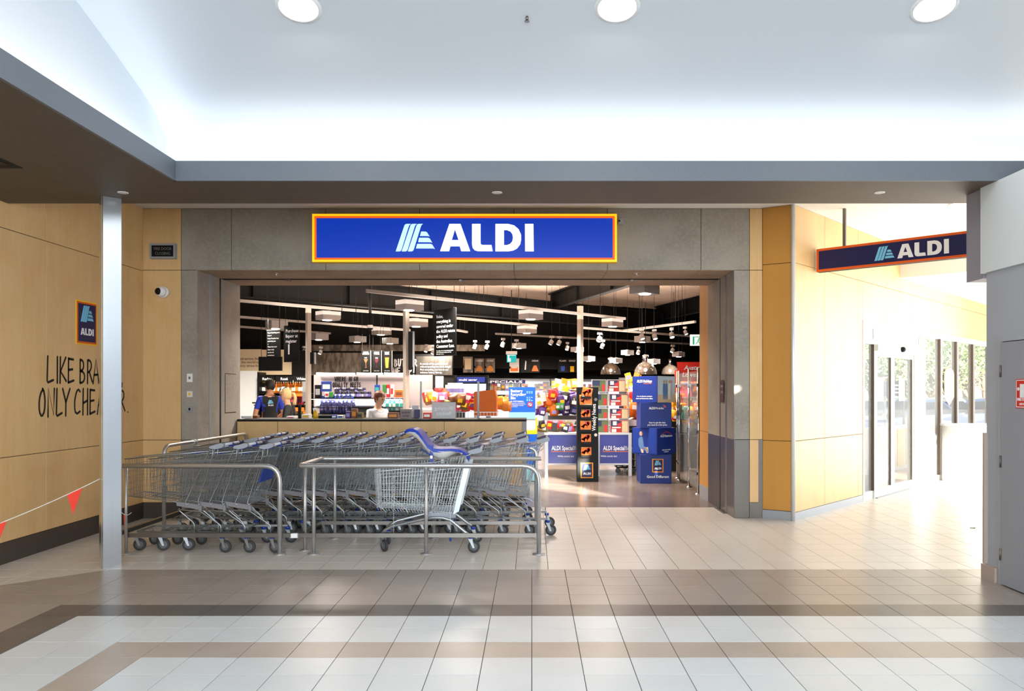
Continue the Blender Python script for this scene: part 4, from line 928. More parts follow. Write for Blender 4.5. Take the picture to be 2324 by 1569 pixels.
# box luminaires
AU = rails[0][2]
def lum_proto():
    t = thing('box_luminaire', 'x', 'light'); q = MB()
    q.cbox((-.21,-.15,-.20),(.21,.15,-.02),.004); q.cyl((0,0,-.02),(0,0,.0),.05,n=8); q.build('housing', 'lamp_house', t)
    q = MB(); q.lathe([(0,-.214),(.088,-.214),(.095,-.20)], (-.05,-.04,0), 20); q.build('diffuser', 'lamp_disc', t); return t
lp = lum_proto()
for i, (px, py, lb) in enumerate(((930,690,'nearest box luminaire, under the front light rail'),(745,714,'box luminaire right of the first post, under the second rail'),(628,735,'box luminaire at far left beside the plywood sign boards'),(866,750,'box luminaire beside the dome camera'),
    (946,730,'box luminaire half hidden behind the second post'),(1205,712,'box luminaire under the middle of the front rail'),(1390,730,'box luminaire at the right end of the front rail'),(1196,746,'box luminaire at the end of the short rail'),(1463,656,'box luminaire high up at the top edge of the opening, right side'),
    (725,762,'small box luminaire just right of the first post'),(812,768,'small box luminaire over the patterned concrete'),(886,772,'small box luminaire left of the second post'),(1178,784,'small box luminaire behind a spot, middle'),(1310,793,'small box luminaire just left of the wide post'),
    (1458,768,'box luminaire behind the black spot at right'),(1424,800,'small box luminaire between two domed lamps'),(1540,804,'small box luminaire over the right domed lamp'),(1336,814,'tiny box luminaire right of the wide post'),(1398,818,'tiny box luminaire beside the left domed lamp'),(1484,820,'tiny box luminaire beside the middle domed lamp'))):
    o = lp if i == 0 else copy_tree(lp); o.location = A(px,py,RAILZ-.08)+V((0,0,.08)); 
    if i == 8: o.location = P(1463,640,12.9)
    if o.location.y > 21.5: k_ = 20.6+.1*(i%8); o.scale = (k_/min(o.location.y,30),)*3; o.location = P(px,py-6,k_)
    if i in (4,8) or o.location.y > 20.5:
        q = MB(); q.cyl((0,0,-.02),(0,0,(4.6-o.location.z)/o.scale.z),.005,n=5); q.build('drop_rod','charcoal',o)
    o.rotation_euler = (0,0,AU); o['label'] = lb; o['group'] = 'box luminaires under the light rails'
# spots
def spot_proto():
    t = thing('track_spot', 'x', 'light'); q = MB(); q.box((-.07,-.03,-.02),(.07,.03,.05)); q.cyl((0,0,-.02),(0,0,-.10),.012,n=6); q.build('adapter', 'lamp_house', t)
    M = T_(0,0,-.12) @ Matrix.Rotation(.5,4,'Y'); q = MB(); q.lathe([(0,.03),(.055,.03),(.065,.02),(.07,-.12),(.06,-.12),(.055,-.1)], (0,0,0), 16, 0, M); q.build('spot_can', 'lamp_house', t)
    q = MB(); q.lathe([(0,-.10),(.058,-.105)], (0,0,0), 14, 0, M); q.build('diffuser', 'lamp_disc', t); return t
s0 = spot_proto()
for i, (px, py, lb) in enumerate(((1078,776,'grey track spot under the returns sign, left one of a pair'),(1106,777,'grey track spot under the returns sign, right one of a pair'),(1142,771,'grey track spot at the start of the lower rail'),(1172,774,'grey track spot above the green exit sign'),(1252,766,'grey track spot left of the wide post, left one of a pair'),
    (1270,767,'grey track spot left of the wide post, right one of a pair'),(1288,780,'grey track spot just left of the wide post on the lower rail'),(1361,758,'grey track spot just right of the wide post'),(1368,775,'small grey track spot below the one right of the wide post'),(1456,752,'black backed track spot at the far end of the four spot rail'),
    (1485,752,'second spot of the four spot rail from its far end'),(1524,748,'third spot of the four spot rail from its far end'),(1555,745,'nearest spot of the four spot rail'),(1449,790,'small track spot over the middle domed lamp'),(1527,786,'small track spot over the right domed lamp'),(611,788,'track spot over the wine text at left'),(728,790,'track spot just right of the first post'),
    (690,789,'glaring track spot left of the first post'),(968,785,'glaring track spot right of the second post'),(984,790,'small track spot beside the glaring one'))):
    o = s0 if i == 0 else copy_tree(s0); o.location = A(px,py,RAILZ)
    if o.location.y > 21.5 or i == 15:
        k_ = 20.5+.1*(i%7); o.scale = (k_/min(o.location.y,29),)*3; o.location = P(px,py,k_); q = MB(); q.cyl((0,0,.05),(0,0,(4.6-o.location.z)/o.scale.z),.004,n=5); q.build('drop_rod','charcoal',o)
    o.rotation_euler = (0,0,random.uniform(-.6,.6)+(AU if i not in (9,10,11,12) else rails[9][2])); o['label'] = lb; o['group'] = 'track spots under the light rails'
# domed pendants
mat('dome_glass', (150, 136, 122), 0.08, 0.6, 0.8, alpha=.8)
def dome_proto():
    t = thing('domed_lamp', 'x', 'light'); q = MB(); q.lathe([(.3,0),(.302,.03),(.29,.10),(.255,.19),(.19,.27),(.10,.32),(.075,.33)], (0,0,0), 28); q.build('shade', 'dome_glass', t)
    q = MB(); q.lathe([(.075,.32),(.085,.34),(.085,.50),(.06,.52),(0,.52)], (0,0,0), 18); q.build('neck', 'chrome', t)
    q = MB(); q.cyl((0,0,.52),(0,0,1.9),.008,n=6); q.build('cord', 'black', t); q = MB(); q.sphere((0,0,.12),.05,12,8); q.build('bulb', 'lamp_soft', t); return t
d0 = dome_proto()
for i, (px, w_, lb) in enumerate(((1386,46,'domed glass lamp, leftmost of three over the fruit bins'),(1465,52,'domed glass lamp, middle and largest of three'),(1521,40,'domed glass lamp, rightmost of three by the red banner'))):
    Y = .604*F/w_; o = d0 if i == 0 else copy_tree(d0); o.location = P(px,850,Y); o['label'] = lb; o['group'] = 'domed lamps'
# ceiling details: dome camera, S hooks, exit signs
dc = thing('ceiling_camera', 'white dome camera on a black drop pole in the shop', 'camera', P(840,745,16)); q = MB(); q.lathe([(0,.06),(.055,.06),(.062,.02),(.062,0)], (0,0,0), 18); q.build('housing', 'white', dc); q = MB(); q.sphere((0,0,0),.055,16,8,0,(1,1,.9)); q.build('lens', 'charcoal', dc); q = MB(); q.cyl((0,0,.06),(0,0,1.3),.03,n=10); q.build('drop_pole', 'black', dc)
for px, lb in ((776,'wire S hook hanging from the rail, left one'),(808,'wire S hook hanging from the rail, right one')):
    h_ = thing('hanging_hook', lb, 'hook', P(px,718,15)); q = MB(); q.tube([V((0,0,1.63)),V((0,0,0)),V((.02,0,-.01)),V((.035,0,-.03)),V((.02,0,-.05)),V((0,0,-.045)),V((-.02,0,-.06)),V((-.03,0,-.085)),V((-.01,0,-.11)),V((.01,0,-.1))], .007, 5); q.build('wire', 'charcoal', h_)
ex = thing('exit_sign', 'small green exit sign with an arrow hanging mid shop', 'sign', P(1161,803,20)); q = MB(); q.box((-.14,-.05,-.02),(.14,.05,.06)); q.build('light_bar', 'offwhite', ex); q = MB(); q.box((-.12,-.012,-.22),(.12,.012,-.02)); q.build('sign_panel', 'teal_sign', ex)
q = MB(); q.prism([(.0,-.10),(.06,-.10),(.06,-.06),(.1,-.12),(.06,-.18),(.06,-.14),(.0,-.14)], -.016, -.013, 0, Matrix.Rotation(PI/2,4,'X') @ Matrix.Scale(1,4)); q.box((-.09,-.016,-.2),(-.06,-.013,-.05)); q.box((-.05,-.016,-.2),(-.02,-.013,-.12)); q.box((-.105,-.015,-.045),(.105,-.013,-.035)); q.build('pictogram', 'sign_white', ex)
q = MB(); q.cyl((0,0,.06),(0,0,1.6),.01,n=6); q.build('cord', 'black', ex)
ex = thing('exit_sign', 'white exit sign with a green running figure at the right edge of the opening', 'sign', P(1580,785,13.2)); q = MB(); q.box((-.1,-.015,0),(.12,.015,.185)); q.build('sign_panel', 'sign_white', ex)
q = MB(); q.box((-.06,-.018,.02),(-.035,-.015,.15)); q.box((-.035,-.018,.14),(.10,-.015,.15)); q.sphere((.045,-.017,.12),.012,10,6,0,(1,.3,1))
for a, c in (((.04,.105),(.03,.07)),((.03,.07),(.055,.05)),((.055,.05),(.05,.02)),((.03,.07),(.01,.05)),((.01,.05),(-.01,.03)),((.04,.1),(.065,.085)),((.04,.1),(.015,.09))): q.cyl((a[0],-.017,a[1]),(c[0],-.017,c[1]),.006,n=6)
q.build('pictogram', 'green_sign', ex); q = MB(); q.cyl((0.09,0,.185),(.09,0,2.2),.008,n=6); q.build('cord', 'black', ex)
# support posts
def sup(px, Y, w_, top, lb, rz, m='rail_grey'):
    t = thing('support_post', lb, 'post', (X(px,Y),Y,0), rz); q = MB(); q.cbox((-w_/2,-w_/2,0),(w_/2,w_/2,top),.006); q.build('shaft', m, t); q = MB(); q.cbox((-w_,-w_,0),(w_,w_,.03),.004); q.build('base_plate', 'midgrey', t); return t
mat('post_paint', (184, 172, 158), .4)
o = sup(700,16,.085,3.3,'pale square post by the wine wall, leftmost inside the shop',PI/4,'post_paint'); o = sup(922,14.6,.085,3.3,'pale square post behind the cashier',PI/4,'post_paint'); sup(1317,17.5,.1,3.5,'pale square post behind the newspaper stand',PI/4,'post_paint')
o = thing('wall_speaker', 'slim black speaker on the post behind the cashier', 'speaker', P(931,790,14.5)); q = MB(); q.cbox((-.03,-.04,-.4),(.05,.04,.3),.01); q.build('housing','black',o); q = MB(); q.box((.05,-.045,-.35),(.075,.04,.3)); q.build('edge','grey',o)
o = thing('wall_speaker', 'slim black speaker beside the first post', 'speaker', P(708,815,15.8)); q = MB(); q.cbox((-.03,-.04,-.1),(.04,.04,.13),.01); q.build('housing','black',o); q = MB(); q.box((.05,-.045,-.1),(.07,.04,.13)); q.build('edge','grey',o)

# ---------------------------------------------------------------- hanging boards with writing
def board(name, lb, px, py_t, py_b, Y, wd, rz=0, m='black', hang=4.63, th=.012):
    zt, zb = Z(py_t,Y), Z(py_b,Y); t = thing(name, lb, 'sign', (X(px,Y),Y,zb), rz); h_ = zt-zb
    q = MB(); q.cbox((-wd/2,-th/2,0),(wd/2,th/2,h_),.003); q.build('panel', m, t)
    if hang:
        for s in (-1, 1): q = MB(); q.cyl((s*wd*.4,0,h_),(s*wd*.4,0,hang-zb),.004,n=5,sm=False); q.build('hanger_wire', 'charcoal', t)
    return t, h_
A4 = -PI/4
t, h_ = board('returns_board', 'tall black hanging board with the returns promise in white words', 1010, 701, 808, 14.0, .62, A4)
q = MB()
for i, (s, bold) in enumerate((('Relax,',.01),('everything is',.01),('covered under',.01),('the ALDI return',.014),('policy and',.02),('the Australian',.028),('Consumer Law.',.034))): words(q, s, -.235,-.008,h_-.155-i*.088,.078,0,bold)
for i, s in enumerate(('Our policy covers every purchase you make','with us. Keep your receipt and ask our','friendly team.')): words(q, s, -.235,-.008,.085-i*.03,.026,0,.02, fit=(.47,.42,.22)[i])
q.build('lettering', 'white', t)
t, h_ = board('register_board', 'black hanging board for liquor at register 1', 662, 739, 822, 16.2, .40, -.42)
q = MB()
for i, s in enumerate(('Purchase','liquor at','register')): words(q, s, -.15,-.008,h_-.14-i*.105,.092,0,.01)
words(q, '1', -.14,-.008,.16,.29,0,.012); q.build('lettering', 'white', t)
t, h_ = board('price_board', 'black hanging board with small white price lines', 621, 749, 812, 16.4, .37, -.42)
q = MB()
for i, s in enumerate(('Bag and packing prices','from 1','Large shopping bags','packed by you','o','Please have your','items ready','on the belt','at checkout')): words(q, s, -.15,-.008,h_-.07-i*.058,.036,0,.012)
q.build('lettering', 'offwhite', t)
t, h_ = board('screen', 'blank black screen hanging below the price board', 614, 810, 842, 15.6, .47, -.1, 'black', 4.63, .05)
q = MB(); q.box((-.22,-.027,.015),(.22,-.025,h_-.015)); q.build('display', 'dark_void', t)
# wine, spirits, beer banners
GL = {'spirits': ([(-.055,.0),(.055,.0),(.008,-.10),(.006,-.20),(.03,-.215),(-.03,-.215),(-.006,-.20),(-.008,-.10)],'p_brown'), 'wine': ([(-.035,.03),(.035,.03),(.045,-.03),(.03,-.08),(.005,-.095),(.005,-.19),(.03,-.205),(-.03,-.205),(-.005,-.19),(-.005,-.095),(-.03,-.08),(-.045,-.03)],'p_wine'), 'beer': ([(-.05,.04),(.05,.04),(.032,-.22),(-.032,-.22)],'p_amber')}
for px, kind, lb in ((830.5,'spirits','black banner with a cocktail glass, left of three'),(855,'wine','black banner with a red wine glass, middle of three'),(878.5,'beer','black banner with a beer glass, right of three')):
    t, h_ = board('drinks_banner', lb, px, 796, 848, 20, .24, -.12, 'black', 4.63)
    pl, m_ = GL[kind]; q = MB(); vs, fs = outline([[(x, y+.36) for x, y in pl]], .004); q.add([(x,z-.009,y) for x,y,z in vs], fs); q.build('picture', m_, t)
    if kind != 'beer': q = MB(); q.box((-.03,-.014,.38),(.03,-.011,.40)); q.build('picture', 'offwhite', t)
    q = MB(); words(q, kind.upper(), 0,-.008,h_-.10,.055,0,.012,'CENTER'); words(q, 'THE FINEST', 0,-.008,h_-.05,.025,0,.01,'CENTER'); words(q, 'drink responsibly', 0,-.008,.06,.02,0,.01,'CENTER'); q.build('lettering', 'offwhite', t)
    q = MB(); q.box((.122,-.006,0),(.135,.006,h_)); q.build('edge_strip', 'cream', t)

# ---------------------------------------------------------------- wine wall at left
YWN = 19.2
wn = thing('wine_wall', 'cream sign panel with dark words over the wine shelves', 'sign', (0,0,0))
def wbx(mb, px0, px1, py0, py1, Y0=YWN, d=.05, mi=0): mb.box((X(px0,Y0),Y0,Z(py1,Y0)),(X(px1,Y0),Y0+d,Z(py0,Y0)),mi)
q = MB(); wbx(q, 520, 593, 793, 851); q.build('panel', 'cream', wn); q = MB(); wbx(q, 594, 663, 794, 851); q.build('panel', 'cream', wn)
q = MB()
for i, s in enumerate(('sourced across Australia','and the world to find','our fancy wines for the home')):
    wv = X(592,YWN)-X(545,YWN); words(q, s, X((527,534,527)[i],YWN), YWN-.004, Z((817,825,833)[i],YWN), .085, 0, .006)
q.build('lettering', 'p_brown', wn)
t = thing('store_door', 'tall pale door left of the wine shelves', 'door', (0,0,0)); q = MB(); wbx(q, 520, 583.5, 842, CY+H*F/(YWN-.25)-.3, YWN-.25, .04); q.build('leaf', 'fridge_white', t); q = MB(); wbx(q, 572, 581, 913, 916, YWN-.26, .012); q.build('notice', 'ink', t); q = MB(); wbx(q, 576, 580, 919, 921, YWN-.265, .012); q.build('handle', 'ink', t)
sh = thing('wine_shelf', 'black wine shelf unit with Red, Rosé and White headers', 'shelf', (0,0,0)); Yb = YWN-.1
q = MB(); wbx(q, 584, 588, 845, CY+H*F/Yb-.3, Yb-.45, .5); q.build('side_panel', 'black', sh); q = MB(); wbx(q, 662, 700, 795, CY+H*F/Yb-.3, Yb+.05, .1); wbx(q, 588, 700, 866, CY+H*F/Yb-.3, Yb, .03); q.build('back_panel', 'wall_dark', sh)
for px0, px1, s, lx in ((588,622,'Red',602),(625,664,'Rosé',645),(666,700,'White',684)):
    q = MB(); wbx(q, px0, px1, 854, 867, Yb-.45, .03); q.build('header', 'black', sh); q = MB(); words(q, s, X(lx,Yb-.45), Yb-.455, Z(863,Yb-.45), .085, 0, .025, 'CENTER'); q.build('lettering', 'white', sh)
for py in (892.5, 919, 944):
    q = MB(); wbx(q, 588, 700, py, py+1.6, Yb-.44, .44); q.build('shelf_board', 'black', sh)
for py0, py1 in ((893,900),(925,934)): q = MB(); wbx(q, 660, 690, py0, py1, Yb-.455, .012); q.build('price_strip', 'p_orange', sh)
BOT = {}; ORD3 = ORD+['fifteenth','sixteenth','seventeenth']
def bottle(kind, cols):
    if (kind, cols) in BOT: return BOT[(kind, cols)]
    q = MB()
    if kind == 'wine':
        q.lathe([(0,0),(.037,0),(.038,.17),(.032,.20),(.015,.23),(.014,.27)], (0,0,0), 10, 0); q.lathe([(.0152,.25),(.0155,.302),(0,.302)], (0,0,0), 10, 1); q.lathe([(.0388,.05),(.0388,.14)], (0,0,0), 10, 2)
    elif kind == 'jar':
        q.lathe([(0,0),(.04,0),(.042,.02),(.042,.10),(.034,.12)], (0,0,0), 10, 0); q.lathe([(.037,.115),(.037,.14),(0,.14)], (0,0,0), 10, 1); q.lathe([(.0428,.03),(.0428,.085)], (0,0,0), 10, 2)
    else:                                   # drink bottle
        q.lathe([(0,0),(.042,0),(.045,.02),(.045,.17),(.02,.22),(.016,.24)], (0,0,0), 10, 0); q.lathe([(.019,.235),(.019,.265),(0,.265)], (0,0,0), 10, 1); q.lathe([(.0458,.07),(.0458,.15)], (0,0,0), 10, 2)
    BOT[(kind, cols)] = q.mesh(kind+'_bottle', list(cols)); return BOT[(kind, cols)]
CN = lambda m: m.replace('p_','').replace('_',' ')
def row(n, px0, px1, py, Y, kind, colsets, where, grp, name='bottle', noun='bottle'):
    for i in range(n):
        cols = colsets[i % len(colsets)]; px = lerp(px0, px1, i/max(1,n-1))
        o = put(name, bottle(kind, cols), None, (X(px,Y), Y+random.uniform(-.03,.03), Z(py,Y)), random.uniform(0,6)); place(o, '%s %s with %s label %s, %s from left' % (CN(cols[0]), noun, CN(cols[2]), where, ORD3[i]), 'bottle', grp)
Yr = Yb-.2; zpy = lambda z, Y: CY-(z-H)*F/Y
row(4, 591, 606, 892.5, Yr, 'wine', [('p_dark','p_yellow','p_white')], 'under the Red header', 'bottles on the top wine shelf')
row(14, 622, 691, 892.5, Yr, 'wine', [('p_amber','p_yellow','p_white'),('p_orange','p_white','p_amber'),('p_amber','p_white','p_white')], 'on the top wine shelf', 'bottles on the top wine shelf')
row(10, 640, 692, 919, Yr, 'wine', [('p_pink','p_red','p_pink'),('p_red','p_pink','p_wine')], 'on the middle wine shelf', 'bottles on the middle wine shelf')
row(5, 592, 612, 919, Yr, 'wine', [('p_dark','p_wine','p_white')], 'on the middle wine shelf', 'bottles on the middle wine shelf')
row(9, 640, 692, 944, Yr, 'wine', [('p_olive','p_green','p_amber'),('p_dark','p_green','p_olive')], 'on the lower wine shelf', 'bottles on the lower wine shelf')
t = thing('freezer_cabinet', 'white cabinet edge beside the first post', 'cabinet', (0,0,0)); q = MB(); wbx(q, 686, 694, 866, 912, 16.6, .3); q.build('side_panel', 'fridge_white', t); q = MB(); wbx(q, 686, 697, 890, 912, 16.5, .05); q.build('door', 'lightgrey', t)

# ---------------------------------------------------------------- patterned concrete, butter board, bakery boards, chillers on the rear wall
pn = thing('concrete_panel', 'patterned grey concrete panel above the quality unit', 'panel', (0,0,0)); Yp = 22.2; q = MB(); wbx(q, 702, 820, 801, 852, Yp, .06); q.build('panel', 'concrete_dark', pn); q = MB(); wbx(q, 700, 1100, 783, 797, Yp+.3, .06); q.build('upper_strip', 'concrete_dark', pn)
bu = thing('butter_board', 'dark wall board reading BUTTER ME UP in brush letters', 'sign', (0,0,0)); Yu = 22.9; q = MB(); wbx(q, 889, 1028, 804, 874, Yu, .06); q.build('panel', 'charcoal', bu); q = MB(); wbx(q, 944, 1026, 809, 852, Yu-.02, .02); q.build('panel', 'concrete_board', bu)
q = MB()
for txt, px0, py0, w_ in (('BUTTER',895,832.5,7.2),('ME UP!',893,851.5,7.2)):
    for i, ch in enumerate(txt): brush(q, ch, T_(X(px0+i*(w_+1.7),Yu),Yu-.03,Z(py0,Yu)), w_*Yu/F*1.1, 17*Yu/F, .018)
q.build('lettering', 'white', bu); q = MB()
for i, s in enumerate(('In search of the perfect bread','without spending too much dough?','Find everything you love in our','delicious bakery line-up.')): words(q, s, X(953.5,Yu), Yu-.026, Z(828+i*6.6,Yu), .075, 0, .02, fit=(62,70,64,50)[i]*Yu/F)
q.build('lettering', 'white', bu)
for px, m_, shp, s, lb in ((1062,'concrete_dark','loaf','SOFT AND FRESH','grey bakery board with a pale loaf'),(1088,'concrete_dark','dome','CHEESE','grey bakery board with a cheese dome, left one'),(1112,'concrete_dark','dome','COOKIES','grey bakery board with a cheese dome, right one'),(1167,'offwhite','cat','','pale board with two pointed ears'),(1192,'black','knife','','black board with a slim white shape'),(1214,'black','tri','CHEDDAR','black board with an orange cheese wedge'),(1277,'black','blue','PLAIN','black board with a blue carton'),(1298,'black','yel','GOLD','black board with a yellow carton')):
    p = on_back(px, .52); wd_ = 22*p.y/F; t = thing('food_board', lb, 'sign', (p.x,p.y,Z(846,p.y)), AB*.35); h_ = (846-814)*p.y/F if shp not in ('loaf',) else 36*p.y/F
    q = MB(); q.box((-wd_/2,-.02,0),(wd_/2,.02,h_)); q.build('panel', m_, t)
    pl = {'loaf':[(-.3,-.35),(.3,-.35),(.3,.15),(.22,.32),(-.22,.32),(-.3,.15)], 'dome':[(-.3,-.45),(.3,-.45),(.28,-.28),(.15,-.1),(0,-.05),(-.15,-.1),(-.28,-.28)], 'cat':[(-.35,-.45),(.35,-.45),(.35,-.1),(.22,-.25),(-.22,-.25),(-.35,-.1)], 'knife':[(-.08,-.35),(.05,-.35),(.1,.25),(0,.3)], 'tri':[(-.33,-.45),(.33,-.45),(.12,-.05),(-.12,-.05)], 'blue':[(-.16,-.45),(.16,-.45),(.2,-.1),(-.2,-.1)], 'yel':[(-.18,-.5),(.18,-.5),(.18,-.1),(-.18,-.1)]}[shp]
    vs, fs = outline([[(x*wd_*1.1, h_*.55+y*h_) for x, y in pl]], .01); q = MB(); q.add([(x,z-.03,y) for x,y,z in vs], fs); q.build('picture', {'loaf':'cream','dome':'p_amber','cat':'p_orange','knife':'white','tri':'p_orange','blue':'p_blue','yel':'p_yellow'}[shp], t)
    if s: q = MB(); words(q, s, 0,-.024,h_*.78,.075,0,.02,'CENTER', fit=wd_*.7); q.build('lettering', 'white', t)
# glazed chillers along the rear wall
ch0 = on_back(1036,.45); ch1 = on_back(1606,.45); chl = (ch1-ch0).length; M_C = T_(ch0.x,ch0.y,0) @ RZ(AB)
chn = 9; cw = chl/chn
boxes = {}
def carton(kind, m1, m2):
    k = (kind, m1, m2)
    if k not in boxes:
        q = MB()
        if kind == 'box': q.cbox((-.06,-.035,0),(.06,.035,.19),.006,0); q.box((-.045,-.0365,.06),(.045,-.035,.14),1)
        elif kind == 'bag':
            vs = []
            for z, a, b_ in ((0,.07,.02),(.03,.085,.05),(.10,.085,.055),(.17,.08,.035),(.20,.085,.008)):
                for i in range(10): t_ = 2*PI*i/10; vs.append((a*math.copysign(abs(math.cos(t_))**.7, math.cos(t_)), b_*math.sin(t_), z))
            q.add(vs, [(r*10+i, r*10+(i+1)%10, (r+1)*10+(i+1)%10, (r+1)*10+i) for r in range(4) for i in range(10)]+[tuple(range(9,-1,-1)), tuple(40+i for i in range(10))], 0, True); q.box((-.045,-.057,.05),(.045,-.053,.12),1)
        elif kind == 'tub': q.lathe([(0,0),(.05,0),(.06,.09)], (0,0,0), 12, 0); q.lathe([(.064,.09),(.064,.105),(0,.108)], (0,0,0), 12, 1)
        boxes[k] = q.mesh(kind, [m1, m2])
    return boxes[k]
PAL = ['p_red','p_orange','p_yellow','p_green','p_purple','p_pink','p_cyan','p_blue','p_brown','p_white','p_amber','p_lilac']
def pack(kind, loc, rz, m1, m2, where, grp, s=1.0, tilt=None):
    nm = {'box':'carton','bag':'packet','tub':'tub'}[kind]; o = put(nm, carton(kind, m1, m2), None, loc, rz); o.scale = (s,)*3
    if tilt: o.rotation_euler = (tilt[0],tilt[1],rz)
    return place(o, '%s %s, %s panel, %s' % (CN(m1), nm, CN(m2), where), nm, grp)
for c in range(chn):
    t = thing('chiller', 'glazed upright chiller on the rear wall, %s from the left' % ORD[c], 'refrigerator', tuple(M_C @ V((c*cw,0,0))), AB, 'chillers on the rear wall')
    q = MB(); q.box((.02,.42,0),(cw-.02,.45,2.02)); q.box((.02,0,0),(.05,.45,2.02)); q.box((cw-.05,0,0),(cw-.02,.45,2.02)); q.box((.02,0,1.96),(cw-.02,.45,2.03)); q.box((.02,0,0),(cw-.02,.45,.35)); q.build('body', 'midgrey', t)
    q = MB(); q.box((.06,.40,.36),(cw-.06,.415,1.94)); q.build('lit_back', 'shelf_lit', t)
    for k, z in enumerate((.55,.92,1.29,1.64)): q = MB(); q.box((.05,.08,z-.015),(cw-.05,.40,z)); q.build('shelf_board', 'lightgrey', t)
    q = MB(); frame(q, .02, cw-.02, .36, 1.97, .04, -.03, 0); q.build('door_frame', 'grey', t); q = MB(); q.box((.06,-.02,.40),(cw-.06,-.014,1.93)); q.build('glass_pane', 'glass_pane', t)
    for k, z in enumerate((1.29,1.64)):
        for j in range(7):
            m1, m2 = random.choice(PAL), random.choice(['p_white','p_yellow','p_red','p_navy'])
            lx = .14+j*(cw-.28)/6; pack(random.choice(['box','box','tub','bag']), tuple(M_C @ V((c*cw+lx,.16,z+.001))), AB+random.uniform(-.1,.1), m1, m2, '%s shelf of %s rear chiller, %s from left' % (('lower','upper')[k], ORD[c], ORD[j]), 'products in the rear chillers', 1.15)
q = MB(); t = thing('chiller_header', 'strip of white capitals above the left rear chillers', 'sign', (0,0,0)); p = on_back(1098,.52); q.box((0,-.02,0),(1.35,.02,.12),0,T_(p.x,p.y,1.86) @ RZ(AB*.5)); q.build('panel','brand_navy',t); q = MB(); words(q, 'SPECIALS', .05,-.03,.02,.11,0,.02,fit=1.2,M=T_(p.x,p.y,1.86) @ RZ(AB*.5)); q.build('lettering','white',t)

# ---------------------------------------------------------------- the quality unit with lit shelves
qu = thing('quality_unit', 'mauve shelf unit reading WHERE HIGH QUALITY MEETS with tube lights on top', 'shelf', (0,0,0)); Yq = 17.2
q = MB(); wbx(q, 712, 854, 851, CY+H*F/Yq-.3, Yq, .04); q.build('back_panel', 'panel_mauve', qu); q = MB(); wbx(q, 857, 984, 851, CY+H*F/Yq-.3, Yq, .04); q.build('back_panel', 'panel_mauve', qu); q = MB(); wbx(q, 854, 857, 851, CY+H*F/Yq-.3, Yq-.01, .05); q.build('upright', 'charcoal', qu); q = MB(); wbx(q, 982, 985, 851, CY+H*F/Yq-.3, Yq-.01, .05); q.build('upright', 'black', qu)
for px0, px1 in ((720,807),(811,870),(873,920)): q = MB(); q.cyl((X(px0,Yq),Yq-.06,Z(848.5,Yq)),(X(px1,Yq),Yq-.06,Z(849.5,Yq)),.022,n=10); q.build('tube_light', 'lamp_soft', qu)
q = MB()
for txt, px0, py0, w_ in (('WHERE HIGH',760,866,5.0),('QUALITY MEETS',755,879,4.6),('LOW PRICES',764,891,4.6)):
    for i, chh in enumerate(txt): brush(q, chh, T_(X(px0+i*(w_+.4),Yq),Yq-.006,Z(py0,Yq)), w_*Yq/F*.92, 10.5*Yq/F, .0085)
q.build('lettering', 'ink', qu)
for py, dd_ in ((904,.5),(924,.55),(940,.6)): q = MB(); wbx(q, 712, 921, py, py+1.4, Yq-dd_, dd_); q.build('shelf_board', 'charcoal', qu)
q = MB(); wbx(q, 716, 920, 908, 921, Yq-.02, .015); q.build('lit_back', 'shelf_lit', qu); q = MB(); q.box((X(716,Yq),Yq-.5,Z(906.5,Yq)),(X(920,Yq),Yq-.45,Z(906,Yq))); q.build('tube_light', 'lamp_disc', qu)
q = MB(); wbx(q, 988, 1006, 854, 908, Yq-.3, .05); q.build('end_panel', 'fridge_white', qu)
row(15, 733, 800, 924, Yq-.35, 'drink', [('p_blue','p_white','p_lilac'),('p_navy','p_blue','p_white')], 'on the lit shelf', 'bottles on the lit shelf')
row(16, 731, 802, 938.6, Yq-.42, 'drink', [('p_navy','p_blue','p_lilac'),('p_navy','p_white','p_navy')], 'below the lit shelf', 'bottles under the lit shelf')
row(9, 874, 918, 932, Yq-.42, 'drink', [('p_cyan','p_white','p_white'),('p_white','p_lilac','p_cyan')], 'behind the cashier', 'bottles behind the cashier')
row(11, 764, 838, 903.5, Yq-.3, 'jar', [('p_dark','p_navy','p_lilac'),('p_navy','p_dark','p_lilac'),('p_dark','p_dark','p_white')], 'on top of the quality unit', 'jars on the quality unit', 'jar', 'jar')
row(8, 764, 826, 895, Yq-.22, 'jar', [('p_dark','p_lilac','p_dark'),('p_navy','p_dark','p_lilac')], 'in the upper row', 'upper jars on the quality unit', 'jar', 'jar')
def prod(name, lb, px0, px1, py0, py1, Y, d, m1, m2=None, rz=0, lab='box'):
    xm = (X(px0,Y)+X(px1,Y))/2; w_ = X(px1,Y)-X(px0,Y); z0_, z1_ = Z(py1,Y), Z(py0,Y)
    t = thing(name, lb, lab, (xm,Y,z0_), rz); q = MB(); q.cbox((-w_/2,0,0),(w_/2,d,z1_-z0_),.006); q.build('body', m1, t)
    if m2: q = MB(); q.box((-w_*.36,-.003,(z1_-z0_)*.25),(w_*.36,0,(z1_-z0_)*.7)); q.build('label_panel', m2, t)
    return t
Yq2 = Yq-.4
prod('card_holder','blue leaflet board on top of the quality unit',729,752,866,889,Yq2,.03,'p_blue','p_white',.1); prod('leaflet','white leaflet with a red dot in the holder',737,746,890,902,Yq2-.02,.02,'p_white','p_red'); prod('leaflet','green leaflet in the holder',747,756,890,902,Yq2-.02,.02,'p_green'); prod('card_reader','black card reader stand at the left of the quality unit',714,728,874,904,Yq2,.1,'black','grey')
